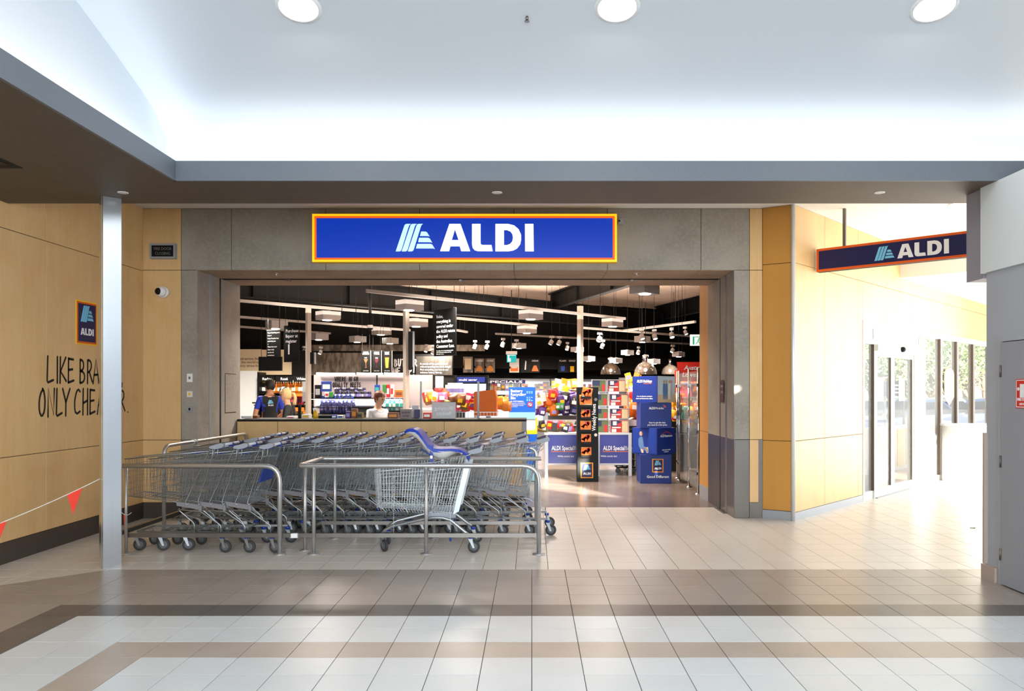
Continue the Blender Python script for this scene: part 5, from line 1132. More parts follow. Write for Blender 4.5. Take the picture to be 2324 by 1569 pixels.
prod('carton','blue carton on the quality unit right of the upright',850,861,874,892,Yq2,.1,'p_blue','p_cyan'); prod('carton','green carton behind the blue one on the quality unit',868,876,873,892,Yq2,.08,'p_green'); prod('carton','red striped tall carton behind the cashier',877,884,873,902,Yq2,.08,'p_red','p_white'); prod('carton','white striped tall carton behind the cashier',886,893,873,902,Yq2,.08,'p_white','p_red'); prod('crate','orange crate of goods on the quality unit by the second post',896,915,885,902,Yq2,.15,'p_orange','p_brown')

# ---------------------------------------------------------------- service counter
sc_ = thing('service_counter', 'long plywood fronted counter behind the trolleys', 'counter', (0,0,0)); YC = 11.54; cx0, cx1, ct = xL+.014, X(1185,YC), 1.221
q = MB(); q.box((cx0,YC+.013,.10),(cx1,YC+.7,ct-.03)); q.build('carcass', 'charcoal', sc_)
seam = [cx0]+[X(p_,YC) for p_ in (630,819.5,1008)]+[cx1]
for a, c in zip(seam, seam[1:]): q = MB(); q.cbox((a+.003,YC,.10),(c-.003,YC+.012,ct-.032),.002); q.build('panel', 'plywood', sc_)
q = MB(); q.box((cx1,YC,.10),(cx1+.06,YC+.7,ct-.03)); q.build('end_panel', 'grey', sc_); q = MB(); q.cbox((cx0,YC-.006,ct-.03),(cx1+.06,YC+.72,ct),.004); q.build('worktop', 'charcoal', sc_); q = MB(); q.box((cx0,YC+.02,0),(cx1+.04,YC+.6,.10)); q.build('plinth', 'skirting_dark', sc_)
Yk = YC+.35
def ctz(Y): return CY+(H-ct)*F/Y
def onc(name, lb, px0, px1, py0, m1, m2=None, d=.12, Y=None, lab='box', rz=0):
    Y = Y or Yk; return prod(name, lb, px0, px1, py0, ctz(Y), Y, d, m1, m2, rz, lab)
onc('paper_tray','white paper tray at the left end of the counter',547,571,944,'p_white',None,.2); onc('carton','small brown carton at the left end of the counter',573,583,943,'p_brown'); onc('card_terminal','black post terminal on the counter by the blonde woman',676,682,920,'black',None,.05,None,'terminal'); onc('paper_stack','white paper stack beside the black terminal',650,668,945,'p_white','p_pink',.2); onc('box_tray','yellow topped tray on the counter',684,702,941,'offwhite','p_yellow',.15)
t = thing('spray_bottle','yellow spray bottle on the counter','bottle',(X(716,Yk),Yk,ct)); q = MB(); q.lathe([(0,0),(.034,0),(.036,.05),(.03,.09),(.014,.115),(.012,.125)],(0,0,0),14); q.build('body','p_yellow',t); q = MB(); q.box((-.035,-.01,.125),(.02,.01,.155)); q.box((-.03,-.006,.095),(-.022,.006,.125)); q.build('trigger','p_white',t)
onc('till_keypad','dark till top on the counter',722,752,943,'black',None,.2); onc('bag_pack','blue and white packet lying on the counter',752,764,942,'p_blue','p_white'); onc('bag_pack','white packet lying beside the blue one on the counter',765,779,943,'p_white','p_blue'); onc('carton','purple carton standing on the counter',784,795,934,'p_purple','p_lilac'); onc('gift_bag','copper coloured gift bag on the counter',797,809,928,'p_brown','p_amber'); onc('basket_pack','olive pack on the counter beside the gift bag',810,822,937,'p_olive','p_dark'); onc('carton','brown carton on the counter right of the cashier',880,903,937,'p_brown','p_amber'); 
t = onc('register_sign','tilted REGISTER CLOSED plate on the counter',908,934,929,'panel_mauve',None,.02,Yk-.1,'sign'); q = MB(); words(q,'REGISTER',0,-.004,.078,.034,0,.02,'CENTER',fit=.12); words(q,'CLOSED',0,-.004,.03,.034,0,.02,'CENTER',fit=.1); q.build('lettering','dark_red',t)
onc('carry_bag','dark backpack on the counter right of the REGISTER CLOSED plate',940,952,930,'p_navy',None,.15,None,'bag'); onc('cloth_bag','pale cloth bag behind the backpack',935,949,920,'lightgrey',None,.12,Yk+.2,'bag'); onc('carton','red fruit carton on the counter',960,978,937,'p_red','p_white')
t = onc('baskets_sign','pale see through board with SHOPPING BASKETS seen from behind',980,1034.5,913,'clear_strip',None,.006,Yk-.12,'sign'); Mm = T_(.0,-.004,0) @ Matrix.Diagonal((-1,1,1,1)); q = MB(); words(q,'Shopping',0,0,.13,.075,0,.014,'CENTER',M=Mm); words(q,'Baskets',0,0,.055,.075,0,.014,'CENTER',M=Mm); q.build('lettering','white',t)
for px, lb in ((955.5,'slim pale pole on the counter left of the baskets board'),(1085.5,'slim pale pole on the counter in front of the orange bin')):
    t = thing('counter_pole', lb, 'pole', (X(px,Yk-.1),Yk-.1,ct)); q = MB(); q.cyl((0,0,0),(0,0,Z(866,Yk-.1)-ct),.016,n=12); q.build('tube','lightgrey',t); q = MB(); q.cyl((0,0,0),(0,0,.012),.03,n=14); q.build('foot','grey',t)

# ---------------------------------------------------------------- goods between counter and aisle
def wire_bin(lb, px0, px1, py_t, Y, d, zb=.45, legs=True, m='galv'):
    x0, x1, zt = X(px0,Y), X(px1,Y), Z(py_t,Y); t = thing('wire_bin', lb, 'bin', ((x0+x1)/2,Y,0)); w_ = (x1-x0)/2; q = MB()
    for z in (zb, (zb+zt)/2, zt): q.tube([V((-w_,0,z)),V((w_,0,z)),V((w_,d,z)),V((-w_,d,z))], .005, 4, 0, False, True)
    n = max(6, int(2*w_/.05))
    for i in range(n+1): xx = lerp(-w_,w_,i/n); q.cyl((xx,0,zb),(xx,0,zt),.003,n=4,caps=False,sm=False); q.cyl((xx,d,zb),(xx,d,zt),.003,n=4,caps=False,sm=False); q.cyl((xx,0,zb),(xx,d,zb),.003,n=4,caps=False,sm=False)
    q.build('basket', m, t)
    for sx in (-1,1):
        for yy in (0, d): q = MB(); q.box((sx*w_-.015,yy-.015,0),(sx*w_+.015,yy+.015,zb)); q.build('leg', 'lightgrey', t)
    return t
ORD2 = ORD+['fifteenth','sixteenth','seventeenth','eighteenth','nineteenth','twentieth','twenty-first','twenty-second','twenty-third','twenty-fourth','twenty-fifth','twenty-sixth','twenty-seventh','twenty-eighth']
def nth(i): return ORD2[i]
def heap(n, px0, px1, py0, py1, Y0, Y1, kinds, cols, where, grp, s=1.3):
    n = min(28, int(n*1.55))
    for i in range(n):
        Y = random.uniform(Y0, Y1); px = lerp(px0, px1, (i+random.uniform(.2,.8))/n); z = Z(random.uniform(py0,py1), Y)
        c = cols[i%len(cols)]; pack(random.choice(kinds), (X(px,Y),Y,z), random.uniform(-.5,.5), c, random.choice(['p_white','p_yellow',c,'p_lilac']), where+', %s from left' % nth(i), grp, s*.74, (random.uniform(-.3,.3),random.uniform(-.3,.3)))
wire_bin('wire bin of mixed goods behind the baskets board', 1000, 1076, 936, 13.4, .7, .7)
heap(16, 1000, 1076, 935, 915, 13.5, 14.0, ['bag','bag','box'], ['p_red','p_pink','p_brown','p_red','p_olive','p_purple'], 'in the wire bin behind the counter', 'goods in the bin behind the counter')
heap(9, 968, 1012, 920, 902, 14.2, 14.6, ['box','bag'], ['p_red','p_white','p_brown','p_orange'], 'piled behind the baskets board', 'goods piled behind the baskets board'); 
t = thing('goods_table', 'white topped table piled with goods behind the counter', 'table', (X(1010,14.4),14.4,0)); q = MB(); q.cbox((-.6,-.3,1.28),(.6,.3,1.32),.005); q.build('table_top','lightgrey',t)
for sx in (-1,1):
    for sy in (-1,1): q = MB(); q.box((sx*.56-.02,sy*.26-.02,0),(sx*.56+.02,sy*.26+.02,1.28)); q.build('leg','grey',t)
# open chiller with a blue header, and bottled water on a shelf
t = thing('open_chiller','open lit chiller with a blue header behind the goods','refrigerator',(X(1068,18.5),18.5,0)); q = MB(); q.box((-.38,0,0),(.38,.5,.4)); q.box((-.38,.46,0),(.38,.5,2.0)); q.box((-.4,0,0),(-.36,.5,2.0)); q.box((.36,0,0),(.4,.5,2.0)); q.build('body','black',t); q = MB(); q.cbox((-.32,-.02,1.83),(.34,.4,1.95),.01); q.build('header','brand_blue',t); q = MB(); words(q,'multi saver',-.27,-.025,1.865,.075,0,.02,fit=.42); q.build('lettering','white',t)
for z in (1.25,1.45,1.65): q = MB(); q.box((-.35,.05,z),(.35,.45,z+.02)); q.build('shelf_board','lightgrey',t)
q = MB(); q.box((-.35,.44,.5),(.35,.455,1.8)); q.build('lit_back','shelf_lit',t)
for k, z in enumerate((1.27,1.47)):
    for j in range(6): pack('tub',(X(1068,18.5)-.28+j*.11,18.62,z),0,'p_white',('p_lilac','p_white')[j%2],'%s shelf of the open lit chiller, %s from left' % (('lower','upper')[k], ORD[j]),'tubs in the open lit chiller',.9)
prod('goods_stack','white and purple stack of packs left of the open chiller',1010,1034,874,900,17.6,.3,'p_white','p_purple',-.1,'packs'); t = thing('display_plinth','dark plinth under the white and purple stack of packs','plinth',(X(1022,17.6),17.6,0)); q = MB(); q.cbox((-.14,-.02,0),(.14,.36,Z(900,17.6)),.004); q.build('body','charcoal',t)
row(9, 1018, 1048, 899, 16.2, 'drink', [('p_white','p_white','p_lilac')], 'in a row before the open chiller', 'water bottles before the open chiller'); t = thing('bottle_shelf','dark shelf carrying the row of water bottles','shelf',(X(1033,16.2),16.2,0)); q = MB(); zz = Z(899,16.2); q.box((-.22,-.15,zz-.03),(.22,.15,zz)); q.build('shelf_board','white',t); q = MB(); q.box((-.2,-.12,0),(.2,.12,zz-.03)); q.build('body','charcoal',t)
# big orange carton in a wire cage
wire_bin('wire cage holding the big orange carton', 1076, 1128, 936, 13.0, .5, 1.16)
Yo = 13.05; t = thing('orange_carton','tall plain orange carton with a torn slanting top','carton',(X(1102,Yo),Yo,Z(945.5,Yo)),-.05); w_, h_ = .17, .43
q = MB(); q.prism([(-.185,0),(.175,0),(.18,.30),(.15,.445),(-.185,.405),(-.2,.38)], -.25, 0, 0, Matrix.Rotation(PI/2,4,'X')); q.build('body', per_object(mat('carton_orange',(236,112,20),.6),.02).name, t); q = MB(); q.box((-.18,-.003,.25),(.17,0,.254)); q.box((-.08,-.003,.05),(-.072,0,.40)); q.build('crease','p_orange',t)
prod('carton','black topped carton between orange carton and battery sign',1130,1146,896,912,13.9,.2,'black','p_white'); heap(6,1130,1152,936,922,13.6,13.9,['bag'],['p_orange','p_amber'],'right of the orange carton','orange packets beside the orange carton',1.2); wire_bin('small wire bin between orange carton and battery sign',1130,1154,934,13.6,.4,.8)

# battery recycling stand
Yt = 14.35; bx = lambda px: X(px,Yt); t = thing('battery_stand','bright blue battery recycling stand at the counter end','display stand',(bx(1185),Yt,0)); xo = bx(1185)
def bb_(mb, px0, px1, py0, py1, y0=-.012, y1=.012, mi=0): mb.box((bx(px0)-xo,y0,Z(py1,Yt)),(bx(px1)-xo,y1,Z(py0,Yt)),mi)
mat('battery_blue',(10,98,214),.5); mat('battery_light',(150,220,240),.5); mat('lime',(212,236,20),.5)
q = MB(); bb_(q,1155,1215,879,936); q.build('header_panel','battery_blue',t); q = MB(); bb_(q,1155,1215,936,951); q.build('header_foot','battery_light',t)
q = MB(); 
for i, s in enumerate(('Battery','Recycling','Bin')): words(q,s,bx(1158.5)-xo,-.014,Z(890.6+i*8,Yt),.074,0,.03)
words(q,'An ALDI initiative',bx(1158.5)-xo,-.014,Z(912.5,Yt),.034,0,.03,fit=30*Yt/F)
for i in range(4): words(q,('Recycle your old household','batteries here at no cost. No','vehicle batteries, please','see the list below'),0,0,0,1) if False else words(q,('Recycle your old household','batteries here for free, no','car batteries please,','thank you')[i],bx(1158.5)-xo,-.014,Z(916+i*2.7,Yt),.02,0,.02,fit=(32,34,30,16)[i]*Yt/F)
q.build('lettering','white',t); q = MB()
for r_, (py, n_) in enumerate(((889,3),(892,3),(902,3),(906,2),(909,3))):
    for i in range(n_): q.box((bx(1195+i*5.2)-xo,-.015,Z(py+1.2,Yt)),(bx(1195+i*5.2+3.4)-xo,-.012,Z(py-.6,Yt)))
q.build('pictogram','battery_light',t); q = MB(); q.lathe([(.040,-.002),(.052,-.002),(.052,.002),(.040,.002)],(bx(1203)-xo,0,0),20,0,T_(0,-.014,Z(918.5,Yt)) @ RX); q.box((-.045,-.017,-.006),(.045,-.0145,.006),0,T_(bx(1203)-xo,0,Z(918.5,Yt)) @ Matrix.Rotation(-.8,4,'Y')); q.build('ban_ring','p_red',t); q = MB(); q.box((bx(1199.5)-xo,-.0145,Z(921.5,Yt)),(bx(1206.5)-xo,-.012,Z(915.5,Yt))); q.build('pictogram','white',t)
def cab(px0,px1,py0,py1,m,nm): q = MB(); q.cbox((bx(px0)-xo,.0,Z(py1,Yt)),(bx(px1)-xo,.3,Z(py0,Yt)),.004); q.build(nm,m,t)
cab(1191.5,1218,951,977,'fridge_white','bin_front'); cab(1191.5,1219,977,986,'lime','bin_band'); cab(1191.5,1219,986,1056,'battery_blue','bin_body'); cab(1191.5,1219,1056,1092,'battery_light','bin_foot')
q = MB(); bb_(q,1216,1219.5,948,978,-.01,.3); q.build('edge_strip','lime',t); q = MB(); words(q,'Thank',bx(1196)-xo,-.004,Z(1008,Yt),.06,0,.02); words(q,'you for',bx(1196)-xo,-.004,Z(1017,Yt),.06,0,.02); words(q,'recycling',bx(1196)-xo,-.004,Z(1030,Yt),.05,0,.02); q.build('lettering','white',t)

# special buys tables
mat('special_blue',(58,66,140),.4)
def special(lb, px0, px1, Y, txt0, last):
    x0, x1 = X(px0,Y), X(px1,Y); t = thing('special_buys_table',lb,'table',((x0+x1)/2,Y,0)); w_ = (x1-x0)/2; zt, zb = Z(983,Y), Z(1056,Y)
    q = MB(); frame(q,-w_,w_,zb,zt,.035,-.015,.015); q.build('panel_frame','lightgrey',t); q = MB(); q.box((-w_+.035,-.008,zb+.035),(w_-.035,.008,zt-.035)); q.build('panel','special_blue',t)
    zc = Z(1022,Y); q = MB(); words(q,'ALDI Special',-w_+.10,-.01,zc,.115,0,.02,fit=.41); words(q,'While stocks last',-.1,-.01,zc-.13,.045,0,.012,'CENTER'); q.build('lettering','white',t); q = MB(); words(q,'Buys',-w_+.515,-.01,zc,.115,0,.0,fit=.15); q.build('lettering','lightgrey',t); q = MB(); q.box((-w_+.09,-.01,zc-.032),(-w_+.66,-.008,zc-.02)); q.build('underline','p_orange',t)
    for sx in (-1,1):
        for yy in (0,.85): q = MB(); q.cbox((sx*w_-.03,yy-.03,0),(sx*w_+.03,yy+.03,zt),.003); q.build('leg','lightgrey',t)
    q = MB(); q.box((-w_,0,zt-.05),(w_,.85,zt-.02)); q.build('table_top','lightgrey',t); q = MB(); q.box((-w_,.82,zb),(w_,.84,zb+.04)); q.build('back_rail','lightgrey',t)
    return t
special('white framed SpecialBuys table left of the newspaper stand',1240,1352,15.0,0,0); special('white framed SpecialBuys table right of the newspaper stand',1357,1430,15.2,0,0)
t = thing('mesh_trolley','dark wire trolley frame parked beside the blue cubes','trolley',(X(1412,15.7),15.7,0)); q = MB(); q.tube([V((-.1,0,.12)),V((.25,0,.12)),V((.25,.4,.12)),V((-.1,.4,.12))],.015,6,0,False,True); q.tube([V((-.1,0,.2)),V((.25,0,.26)),V((.25,.4,.26)),V((-.1,.4,.2))],.01,6,0,False,True); q.build('frame','charcoal',t)
for px_, yy in ((-.08,0),(.22,0)): q = MB(); M_ = T_(px_,yy,.055) @ RX; q.lathe([(0,-.012),(.045,-.012),(.055,-.008),(.055,.008),(.045,.012),(0,.012)],(0,0,0),16,0,M_); q.build('wheel','rubber_hub',t)
q = MB(); t = thing('shelf_strip','long pale shelf strip with small dark emblems behind the special tables','shelf',(X(1216,15.9),15.9,Z(967,15.9))); L_ = X(1455,15.9)-X(1216,15.9); q.box((0,-.01,0),(L_,.01,(967-953)*15.9/F)); q.build('strip','clear_strip',t)
q = MB(); 
for i in range(5): emblem(q, T_(.11+i*.33,-.014,.025) @ RX, .075/392, 0)
q.build('emblem','charcoal',t); q = MB(); q.box((0,.0,-.03),(L_,.7,0)); q.build('shelf_board','charcoal',t)
for xx in (.02, L_/2, L_-.02): q = MB(); q.box((xx-.02,.62,-Z(967,15.9)),(xx+.02,.68,-.03)); q.build('leg','grey',t)
for i in range(3):
    pass
heap(12, 1212, 1236, 945, 908, 16.0, 16.3, ['bag','box'], ['p_red','p_white','p_purple','p_red','p_olive'], 'at the left end of the shelf strip', 'goods at the left of the shelf strip',1.2)
heap(14, 1236, 1262, 945, 900, 16.0, 16.4, ['bag'], ['p_red','p_orange','p_red','p_amber'], 'heaped left on the shelf strip', 'red packets on the shelf strip',1.35)
heap(18, 1262, 1312, 945, 905, 16.0, 16.4, ['bag'], ['p_purple','p_navy','p_purple','p_dark','p_blue','p_lilac'], 'heaped by the newspaper stand', 'purple packets on the shelf strip',1.4)
heap(2, 1266, 1274, 934, 930, 15.95, 15.97, ['bag'], ['p_green'], 'among the purple packets', 'green packet on the shelf strip',1.0)
heap(16, 1258, 1310, 905, 880, 18.2, 18.6, ['bag','box'], ['p_yellow','p_amber','p_yellow','p_white'], 'high behind the purple packets', 'yellow packets behind the purple ones',1.5)
t = thing('tall_gondola','tall grey gondola carrying the yellow packets','shelf',(X(1285,18.5),18.5,0)); 
for z in (1.10,1.42,1.68): q = MB(); q.box((-.42,-.3,z-.03),(.42,.3,z)); q.build('shelf_board','grey',t)
q = MB(); q.box((-.42,.26,0),(.42,.3,1.75)); q.build('back_panel','midgrey',t)
heap(10, 1222, 1300, 982, 972, 15.4, 15.8, ['box','bag'], ['p_brown','p_dark','p_olive','p_lilac','p_red'], 'on the left special table', 'goods on the left special table',1.1)
# orange trays at right, behind the poster rack
heap(14, 1426, 1456, 905, 865, 18.6, 19.2, ['bag','box'], ['p_yellow','p_amber','p_yellow'], 'behind the poster rack', 'yellow goods behind the poster rack',1.5)
heap(10, 1426, 1456, 965, 912, 17.0, 17.3, ['tub','bag'], ['p_orange','p_red','p_orange'], 'beside the blue cubes', 'orange goods beside the blue cubes',1.7)
heap(10, 1524, 1538, 962, 908, 16.0, 16.4, ['bag'], ['p_yellow','p_red','p_yellow'], 'between cubes and glass panels', 'goods between cubes and glass panels',1.1)
t = thing('tall_gondola','tall grey gondola behind the poster rack','shelf',(X(1441,18.9),18.9,0))
for z in (1.15,1.45,1.72): q = MB(); q.box((-.35,-.3,z-.03),(.35,.3,z)); q.build('shelf_board','grey',t)
q = MB(); q.box((-.35,.26,0),(.35,.3,1.95)); q.build('back_panel','midgrey',t)
t = thing('produce_bin','dark produce bin behind the blue cubes','bin',(X(1440,17.2),17.2,0)); q = MB(); q.box((-.3,-.2,0),(.3,.3,.8)); q.box((-.3,.26,.8),(.3,.3,1.35)); q.build('body','charcoal',t)
t = thing('produce_bin','dark produce bin between cubes and glass panels','bin',(X(1531,16.3),16.3,0)); q = MB(); q.box((-.2,-.2,0),(.2,.3,.75)); q.box((-.2,.26,.75),(.2,.3,1.35)); q.build('body','charcoal',t)

# poster rack: four tiers of clear frames
Ypr = 15.6; t = thing('poster_rack','clear rack with four tiers of red and green catalogue pages','display stand',(X(1384,Ypr),Ypr,0)); xo = X(1384,Ypr)
mat('page_red',(176,48,38),.5); mat('page_green',(96,108,66),.5); mat('page_navy',(44,54,92),.5); mat('page_cream',(214,194,150),.5)
for r_, (py0, py1, pa, pm, pb) in enumerate(((862,890,1343,1378,1420),(894,922,1345,1382,1426),(927,951,1345,1383,1427),(953,983,1345,1384,1427))):
    for k, (a, c) in enumerate(((pa,pm-2),(pm,pb))):
        x0, x1, z0_, z1_ = X(a,Ypr)-xo, X(c,Ypr)-xo, Z(py1,Ypr), Z(py0,Ypr); w_, h_ = x1-x0, z1_-z0_
        q = MB(); frame(q,x0,x1,z0_,z1_,.008,-.02,.02); q.build('clear_frame','lightgrey',t)
        q = MB(); q.box((x0+.01,-.004,z0_+.01),(x1-.01,.004,z1_-.01)); q.build('page',('page_green','page_red')[k],t)
        q = MB(); q.box((x0+w_*.05,-.006,z0_+h_*.5),(x0+w_*.55,-.004,z0_+h_*.93)); q.build('picture','page_navy',t)
        if k: 
            q = MB(); q.box((x0+w_*.16,-.008,z0_+h_*.58),(x0+w_*.36,-.006,z0_+h_*.88)); q.box((x0+w_*.12,-.006,z0_+h_*.36),(x0+w_*.58,-.004,z0_+h_*.46)); q.box((x0+w_*.1,-.006,z0_+h_*.06),(x0+w_*.34,-.004,z0_+h_*.3)); q.build('picture','offwhite',t)
            q = MB(); q.box((x0+w_*.64,-.006,z0_+h_*.06),(x0+w_*.95,-.004,z0_+h_*.9)); q.build('picture','page_cream',t); q = MB(); q.lathe([(0,0),(.05,0)],(0,0,0),16,0,T_(x0+w_*.52,-.007,z0_+h_*.62) @ RX @ Matrix.Diagonal((1,.6,1,1))); q.build('picture','p_red',t)
        else: q = MB(); q.box((x0+w_*.7,-.006,z0_+h_*.08),(x0+w_*.9,-.004,z0_+h_*.6)); q.build('picture','p_red',t); q = MB(); q.box((x0+w_*.15,-.008,z0_+h_*.1),(x0+w_*.4,-.006,z0_+h_*.35)); q.build('picture','p_green',t)
for a in (1344,1427): q = MB(); q.box((X(a,Ypr)-xo-.01,.02,0),(X(a,Ypr)-xo+.01,.05,1.86)); q.build('upright','lightgrey',t)

# newspaper stand
Yn = 14.25; xo = X(1334,Yn); t = thing('news_stand','tall black Weekly News stand with catalogue pockets','display stand',(xo,Yn,0)); zt = Z(879,Yn); hw = (X(1358,Yn)-X(1310,Yn))/2
q = MB(); q.cbox((-hw,0,0),(hw,.30,zt),.004); q.build('body','black',t)
pg = [(1317,1340,966-16,981-1),(1319,1341,985,1007),(1319,1341,1015,1037)]
def pages(i, px0, px1, py0, py1, tilt=0):
    x0, x1, z0_, z1_ = X(px0,Yn)-xo, X(px1,Yn)-xo, Z(py1,Yn), Z(py0,Yn); w_, h_ = x1-x0, z1_-z0_; M_ = T_((x0+x1)/2,-.02,z0_) @ Matrix.Rotation(tilt,4,'Y')
    o = thing('catalogue', 'catalogue with food photographs in the news stand, %s from the top' % ORD[i], 'magazine', (xo,Yn,0), 0, 'catalogues in the news stand')
    q = MB(); q.cbox((-w_/2,-.012,0),(w_/2,.012,h_),.004,0,M_); q.build('cover', 'p_amber' if i != 2 else 'p_brown', o)
    q = MB(); q.box((-w_*.42,-.014,0),(w_*.42,-.012,h_*.16),0,M_); q.build('title_strip', 'offwhite', o); q = MB()
    for a, c, r_ in ((-.22,.6,.05),(.1,.7,.045),(-.05,.45,.05),(.22,.42,.04),(.2,.75,.035),(-.25,.35,.04)): q.lathe([(0,0),(r_*.9,0)],(0,0,0),10,int(r_*1000)%2,M_ @ T_(a*w_*1.3,-.0145,c*h_) @ RX)
    q.build('picture', ['p_orange','p_red'], o)
    q = MB(); q.box((x0-.005,-.045,z0_-.01),(x1+.005,-.035,z0_+.03)); q.box((x0-.005,-.045,z0_-.012),(x1+.005,0,z0_-.008)); q.build('pocket','charcoal',t)
for i, (a, c, d, e, tl) in enumerate(((1318,1341,880,904,.2),(1316,1344,896,923,-.06),(1319,1340,929,951,0),(1317,1341,955,979,0),(1319,1341,985,1007,0),(1319,1342,1015,1037,0))): pages(i, a, c, d, e, tl)
Mt = T_(X(1352,Yn)-xo,-.002,Z(978,Yn)) @ Matrix.Rotation(-PI/2,4,'Y')
q = MB(); words(q,'Weekly News',0,0,0,.098,0,.012,fit=.48,M=Mt); q.build('lettering','white',t)
for py in (987.5,907): q = MB(); q.lathe([(0,0),(.028,0)],(0,0,0),18,0,T_(X(1352,Yn)-xo,-.003,Z(py,Yn)) @ RX); q.build('roundel','offwhite' if py > 950 else 'midgrey',t)
badge(t, T_(X(1332,Yn)-xo,-.001,Z(1068,Yn)), (1346-1318)*Yn/F, (1086-1051)*Yn/F, .004)

# stack of blue advertising cubes
Yc = 14.0; xc = X(1489,Yc); S = .545; yc = Yc+S/2
mat('cube_blue',(18,48,132),.5); mat('beach_sky',(206,226,238),.5); mat('denim',(96,130,180),.6); mat('sand',(222,196,160),.6); mat('skin_print',(206,160,130),.6)
def cube(lb, z0_, z1_, rz):
    t = thing('advert_cube',lb,'display box',(xc,yc,z0_),rz,'stacked blue advertising cubes'); h_ = z1_-z0_; q = MB(); q.cbox((-S/2,-S/2,0),(S/2,S/2,h_),.003); q.build('body','cube_blue',t); return t, h_
z_ = [0, Z(1032,Yc), Z(972,Yc), Z(914,Yc), Z(854,Yc)]
t, h_ = cube('bottom blue cube with the logo badge and Good Different',z_[0],z_[1]-.002,0); badge(t, T_(.03,-S/2-.001,h_*.62), .195, .235, .004); q = MB(); words(q,'Good Different',.03,-S/2-.003,.10,.062,0,.025,'CENTER'); q.build('lettering','white',t)
t, h_ = cube('second blue cube with a seated person printed on its left face',z_[1],z_[2]-.002,-PI/4)
Ml = T_(0,-S/2-.002,0)                     # left visible face (local -y); the right one is local +x
Mf = RZ(PI/2) @ T_(0,-S/2-.002,0)
q = MB(); words(q,'ALDI Insurance',0,-.001,h_*.66,.06,0,.02,'CENTER',fit=.36,M=Mf); words(q,'Scan to get a quote',0,-.001,.07,.032,0,.02,'CENTER',M=Mf); words(q,'in minutes',0,-.001,.035,.032,0,.02,'CENTER',M=Mf); q.build('lettering','white',t)
q = MB(); q.add([(-.14,-.001,h_*.78),(.0,-.001,h_*.88),(.14,-.001,h_*.78),(.14,-.001,h_*.75),(.0,-.001,h_*.85),(-.14,-.001,h_*.75)],[(0,1,4,5),(1,2,3,4)],0,False,Mf); q.build('underline','p_red',t)
q = MB(); q.box((-S*.46,-.001,.02),(S*.46,0,h_*.98),0,Ml); q.build('picture','p_blue',t)
q = MB(); q.prism([(-.10,.30),(-.05,.31),(-.03,.27),(-.01,.14),(.05,.12),(.10,.05),(.07,.03),(.0,.07),(-.10,.10),(-.13,.16),(-.13,.26)],-.004,-.001,0,Ml @ Matrix.Rotation(PI/2,4,'X') @ Matrix.Scale(-1,4,(0,0,1))); q.build('picture','denim',t)
q = MB(); q.sphere((-.075,-.003,.36),.035,12,8,0,(1,.1,1.2),Ml); q.build('picture','skin_print',t); q = MB(); q.prism([(-.09,.10),(.08,.13),(.09,.03),(.05,.02),(.03,.09),(-.02,.09),(-.02,.02),(-.06,.02)],-.004,-.001,0,Ml @ Matrix.Rotation(PI/2,4,'X') @ Matrix.Scale(-1,4,(0,0,1))); q.build('picture','sand',t)
t, h_ = cube('third blue cube reading ALDI Mobile',z_[2],z_[3]-.002,0); q = MB(); words(q,'ALDI',-.125,-S/2-.003,h_*.74,.058,0,.03,fit=.10); words(q,'Mobile',-.02,-S/2-.003,h_*.74,.058,0,.015,fit=.15); words(q,'Scan to get the data',.02,-S/2-.003,.085,.036,0,.028,'CENTER'); words(q,'you need at a low price',.02,-S/2-.003,.045,.036,0,.028,'CENTER'); q.build('lettering','white',t)
q = MB()
for r_ in (.02,.034,.048): q.tube([V((.125+r_*math.sin(a),-S/2-.003,h_*.80+r_*math.cos(a))) for a in [i*.3 for i in range(6)]],.004,4)
q.build('emblem','p_orange',t)
t, h_ = cube('top blue cube with ALDI Holidays and a beach couple',z_[3],z_[4],-PI/4)
q = MB(); words(q,'ALDI Holidays',0,-.001,h_*.76,.07,0,.025,'CENTER',fit=.33,M=Ml); words(q,'Scan to discover exclusive',0,-.001,.10,.032,0,.022,'CENTER',M=Ml); words(q,'deals and limited time offers.',0,-.001,.06,.032,0,.022,'CENTER',M=Ml); q.build('lettering','white',t); q = MB(); q.box((-.02,-.001,h_*.71),(.16,0,h_*.73),0,Ml); q.build('underline','p_orange',t)
q = MB(); q.box((-S*.48,-.001,.0),(S*.48,0,h_),0,Mf); q.build('picture','beach_sky',t); q = MB(); q.box((-S*.48,-.002,.0),(S*.48,-.001,h_*.3),0,Mf); q.build('picture','sand',t)
for xk, m_ in ((-.07,'denim'),(.0,'denim'),(.09,'p_white'),(.15,'lightgrey')):
    q = MB(); q.prism([(xk-.03,h_*.72),(xk+.03,h_*.72),(xk+.04,h_*.45),(xk+.025,h_*.12),(xk+.005,h_*.12),(xk,h_*.4),(xk-.01,h_*.12),(xk-.03,h_*.12),(xk-.04,h_*.45)],.002,.004,0,Mf @ RX); q.build('picture',m_,t); q = MB(); q.sphere((xk,-.004,h_*.79),.026,10,8,0,(1,.1,1.2),Mf); q.build('picture','skin_print',t)

